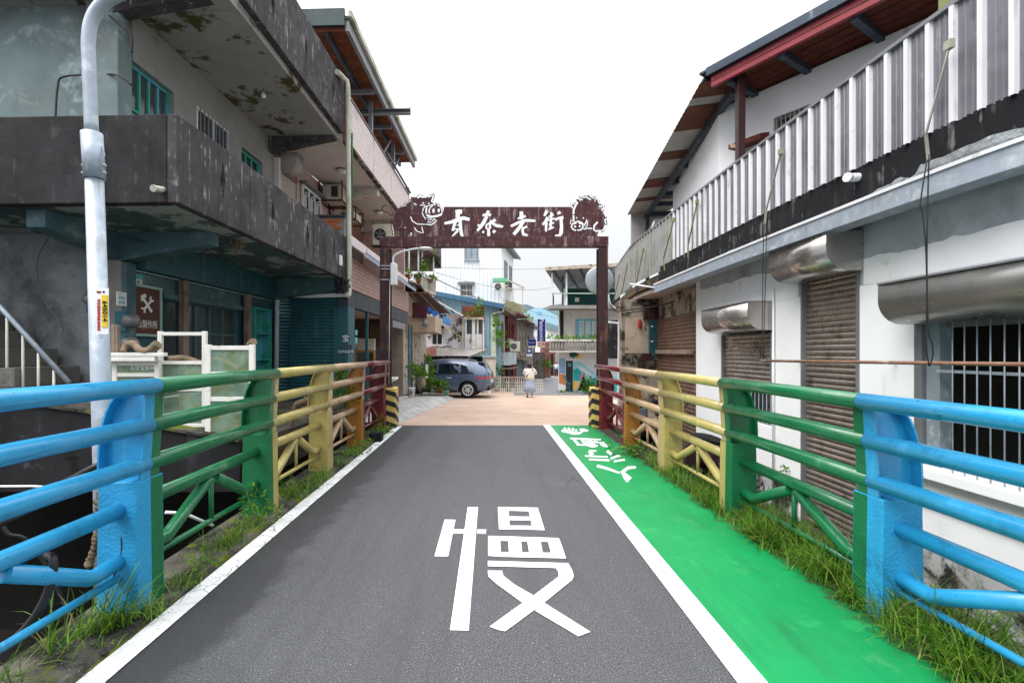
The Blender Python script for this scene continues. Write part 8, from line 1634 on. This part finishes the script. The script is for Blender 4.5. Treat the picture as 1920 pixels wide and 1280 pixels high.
# ------------------------------------------------------------------ weeds and grass along both kerbs
def grass(name, spots, mats_, seed, wmul=1.0):
    """blades as bent, drooping strips; spots: (x, y, z, count, radius, height)"""
    rd = random.Random(seed); b = MB()
    for x_, y_, z_, n, r_, h_ in spots:
        ta = rd.uniform(0, 6.28)                                       # blades of a tuft share a lean
        for _ in range(n):
            a = rd.uniform(0, 6.28); rr = r_ * rd.random() ** .6; p = Vector((x_ + rr * math.cos(a), y_ + rr * math.sin(a), z_)); L_ = h_ * rd.uniform(.35, 1.5)
            ang = rd.gauss(ta, 1.3); d = Vector((math.cos(ang), math.sin(ang), 0)); w = wmul * rd.uniform(.0016, .0042) * (1 + h_); sdv = Vector((-d.y, d.x, 0)); tilt = rd.uniform(.05, .75); bend = rd.uniform(.35, 1.5); q = p.copy(); vs = [q - sdv * w, q + sdv * w]; k = 4
            for i in range(1, k + 1):
                t_ = tilt + bend * (i / k) ** 1.4; q = q + (d * math.sin(t_) + Vector((0, 0, math.cos(t_)))) * (L_ / k); ww = w * (1 - (i / k) ** 2)
                if q.z < z_ + .006: q.z = z_ + .006
                vs += [q - sdv * ww, q + sdv * ww] if i < k else [q]
            b.add(vs, [(2 * i, 2 * i + 1, 2 * i + 3, 2 * i + 2) for i in range(k - 1)] + [(2 * k - 2, 2 * k - 1, 2 * k)], rd.choices(range(4), (1.3, 4, 4, .7))[0])
    return struct(name, b, m_leaf, 'stuff', recalc=False)
rd = random.Random(11); sp = []
y = 1.75
while y < 7.4:
    dens = 1 if y < 5.6 else .5
    for _ in range(4): sp.append((2.62 + rd.uniform(-.16, .16), y + rd.uniform(-.1, .1), .02, int(66 * dens * rd.uniform(.4, 1.3)), .12, rd.uniform(.12, .34) * (1 if y < 4.6 else .75)))
    if rd.random() < .75: sp.append((2.47 + rd.uniform(-.10, .05), y + rd.uniform(-.05, .05), .01, 22, .11, rd.uniform(.1, .2)))
    y += .11
for y in (7.6, 8.0, 8.4, 9.4): sp.append((2.66, y, .02, 35, .16, .12))
for _ in range(40): sp.append((rd.uniform(2.9, 3.3), rd.uniform(2.6, 6), -.35, 16, .15, .25))
o = grass('grass', sp, m_leaf, 21); o['label'] = 'long grass along the foot of the right railing'
sp = [(-2.30, 2.92, .03, 36, .1, .3), (-2.42, 2.75, .03, 20, .12, .26), (-2.18, 3.05, .03, 26, .12, .14), (-2.2, 3.45, .03, 30, .14, .12), (-2.28, 4.25, .03, 36, .13, .22), (-2.3, 4.05, .03, 20, .12, .16), (-2.25, 4.6, .03, 26, .14, .12), (-2.28, 5.6, .03, 46, .2, .24), (-2.24, 5.95, .03, 36, .2, .18), (-2.2, 6.4, .03, 30, .2, .12), (-2.45, 2.4, .03, 20, .1, .2), (-2.2, 7.2, .03, 26, .15, .1), (-2.2, 9.4, .03, 40, .2, .12)]
o = grass('grass', [(x_, y_, z_, int(n_ * 2.6), r_, h_ * 1.15) for x_, y_, z_, n_, r_, h_ in sp] + [(-2.25 + rnd.uniform(-.1, .1), 2.6 + .16 * i, .03, 14, .1, rnd.uniform(.05, .13)) for i in range(46)], m_leaf, 22); o['label'] = 'grass tufts along the foot of the left railing'
b = MB(); rd = random.Random(13)
for x_, y_, r_, n in ((-2.26, 4.72, .14, 60), (-2.2, 4.85, .1, 40), (-2.22, 7.5, .2, 110), (-2.18, 7.9, .2, 110), (-2.16, 8.3, .18, 90), (-2.25, 6.35, .15, 50), (-2.2, 9.6, .25, 130), (-2.12, 10.0, .2, 90), (-2.25, 9.9, .15, 80), (-2.2, 3.7, .12, 40)): leafset(b, (x_, y_, .08), (r_, r_, .11), n, .03, (1, 2, 2), rd=rd)
for x_, y_, r_, n in ((-2.28, 4.68, .12, 70), (-2.3, 10.1, .12, 60)): leafset(b, (x_, y_, .25), (r_, r_, .16), n, .03, (1, 2, 2), rd=rd)
for x_, y_, r_, n in ((2.62, 7.7, .22, 60), (2.62, 8.3, .2, 30), (2.7, 9.6, .12, 20), (2.66, 6.6, .15, 30)): leafset(b, (x_, y_, .05), (r_, r_, .07), n, .03, (1, 2, 0), rd=rd)
o = struct('weeds', b, m_leaf, 'stuff', recalc=False); o['label'] = 'low leafy weeds along both kerbs'
o = thing('broadleaf_weed', 'broad-leaved green weed spilling over the green walkway beside the tan post', 'plant', (2.45, 7.95, .01)); b = MB(); rd = random.Random(17)
lm = MB(); lm.add([(0, 0, 0), (.3, .25, .06), (.62, .40, .05), (1.0, .0, -.10), (.62, -.40, .05), (.3, -.25, .06), (.5, 0, -.02)], [(0, 1, 6), (1, 2, 6), (2, 3, 6), (3, 4, 6), (4, 5, 6), (5, 0, 6)], 0, True); lms = [lm.mesh('leaf', m_leaf[k], recalc=False) for k in (0, 1, 1, 2)]
for i in range(95):
    c = Vector((2.36 + rd.gauss(0.02, .16), 7.95 + rd.gauss(0, .24), .03 + abs(rd.gauss(0, .09)))); s = rd.uniform(.05, .10); inst('leaf', rd.choice(lms), o, Matrix.Translation(c) @ Matrix.Rotation(rd.uniform(0, 6.28), 4, 'Z') @ Matrix.Rotation(rd.uniform(-.7, .35), 4, 'Y') @ Matrix.Diagonal((s, s, s, 1)))
for i in range(7): b.tube([(2.4, 7.95, .0), (2.36 + rd.uniform(-.15, .15), 7.95 + rd.uniform(-.2, .2), rd.uniform(.08, .2))], .005, 5)
b.build('stem', m_leaf[1], o)['kind'] = 'stuff'
o = thing('wall_sprig', 'small green sprig growing from the white wall beside the doorway shutter', 'plant', FR.w(rs(1478), .0, rz(1478, 880))); b = MB(); leafset(b, FR.w(rs(1478), .05, rz(1478, 878)), (.05, .06, .05), 26, .03, (1, 2)); b.build('foliage', m_leaf, o, recalc=False)['kind'] = 'stuff'
o = thing('air_plant', 'tiny spiky plant rooted on the edge of the metal balcony', 'plant', P(1657, 290, 4.6)); b = MB(); leafset(b, P(1657, 286, 4.58), (.03, .03, .03), 12, .02, (0, 3), long=3); b.build('foliage', m_leaf, o, recalc=False)['kind'] = 'stuff'
q = P(1343, 858, 7.2); q.z = -.12; b = MB(); b.ell(q, (.09, .16, .07), 12, 8); solo('red_cushion', b, mat('red_plastic', (.6, .03, .03), .4), 'bright red plastic thing lying behind the yellow bay of the right railing', 'container', q)
b = MB(); rd = random.Random(23)
for _ in range(90):
    a = Vector((rd.uniform(-2.6, -2.1) if rd.random() < .4 else rd.uniform(2.4, 2.9), rd.uniform(2, 10), .02)); b.ell(a, (rd.uniform(.008, .03), rd.uniform(.008, .03), rd.uniform(.005, .015)), 6, 4, wob=.3)
o = struct('gravel', b, m_edge, 'stuff'); o['label'] = 'small stones and crumbs along the kerbs'
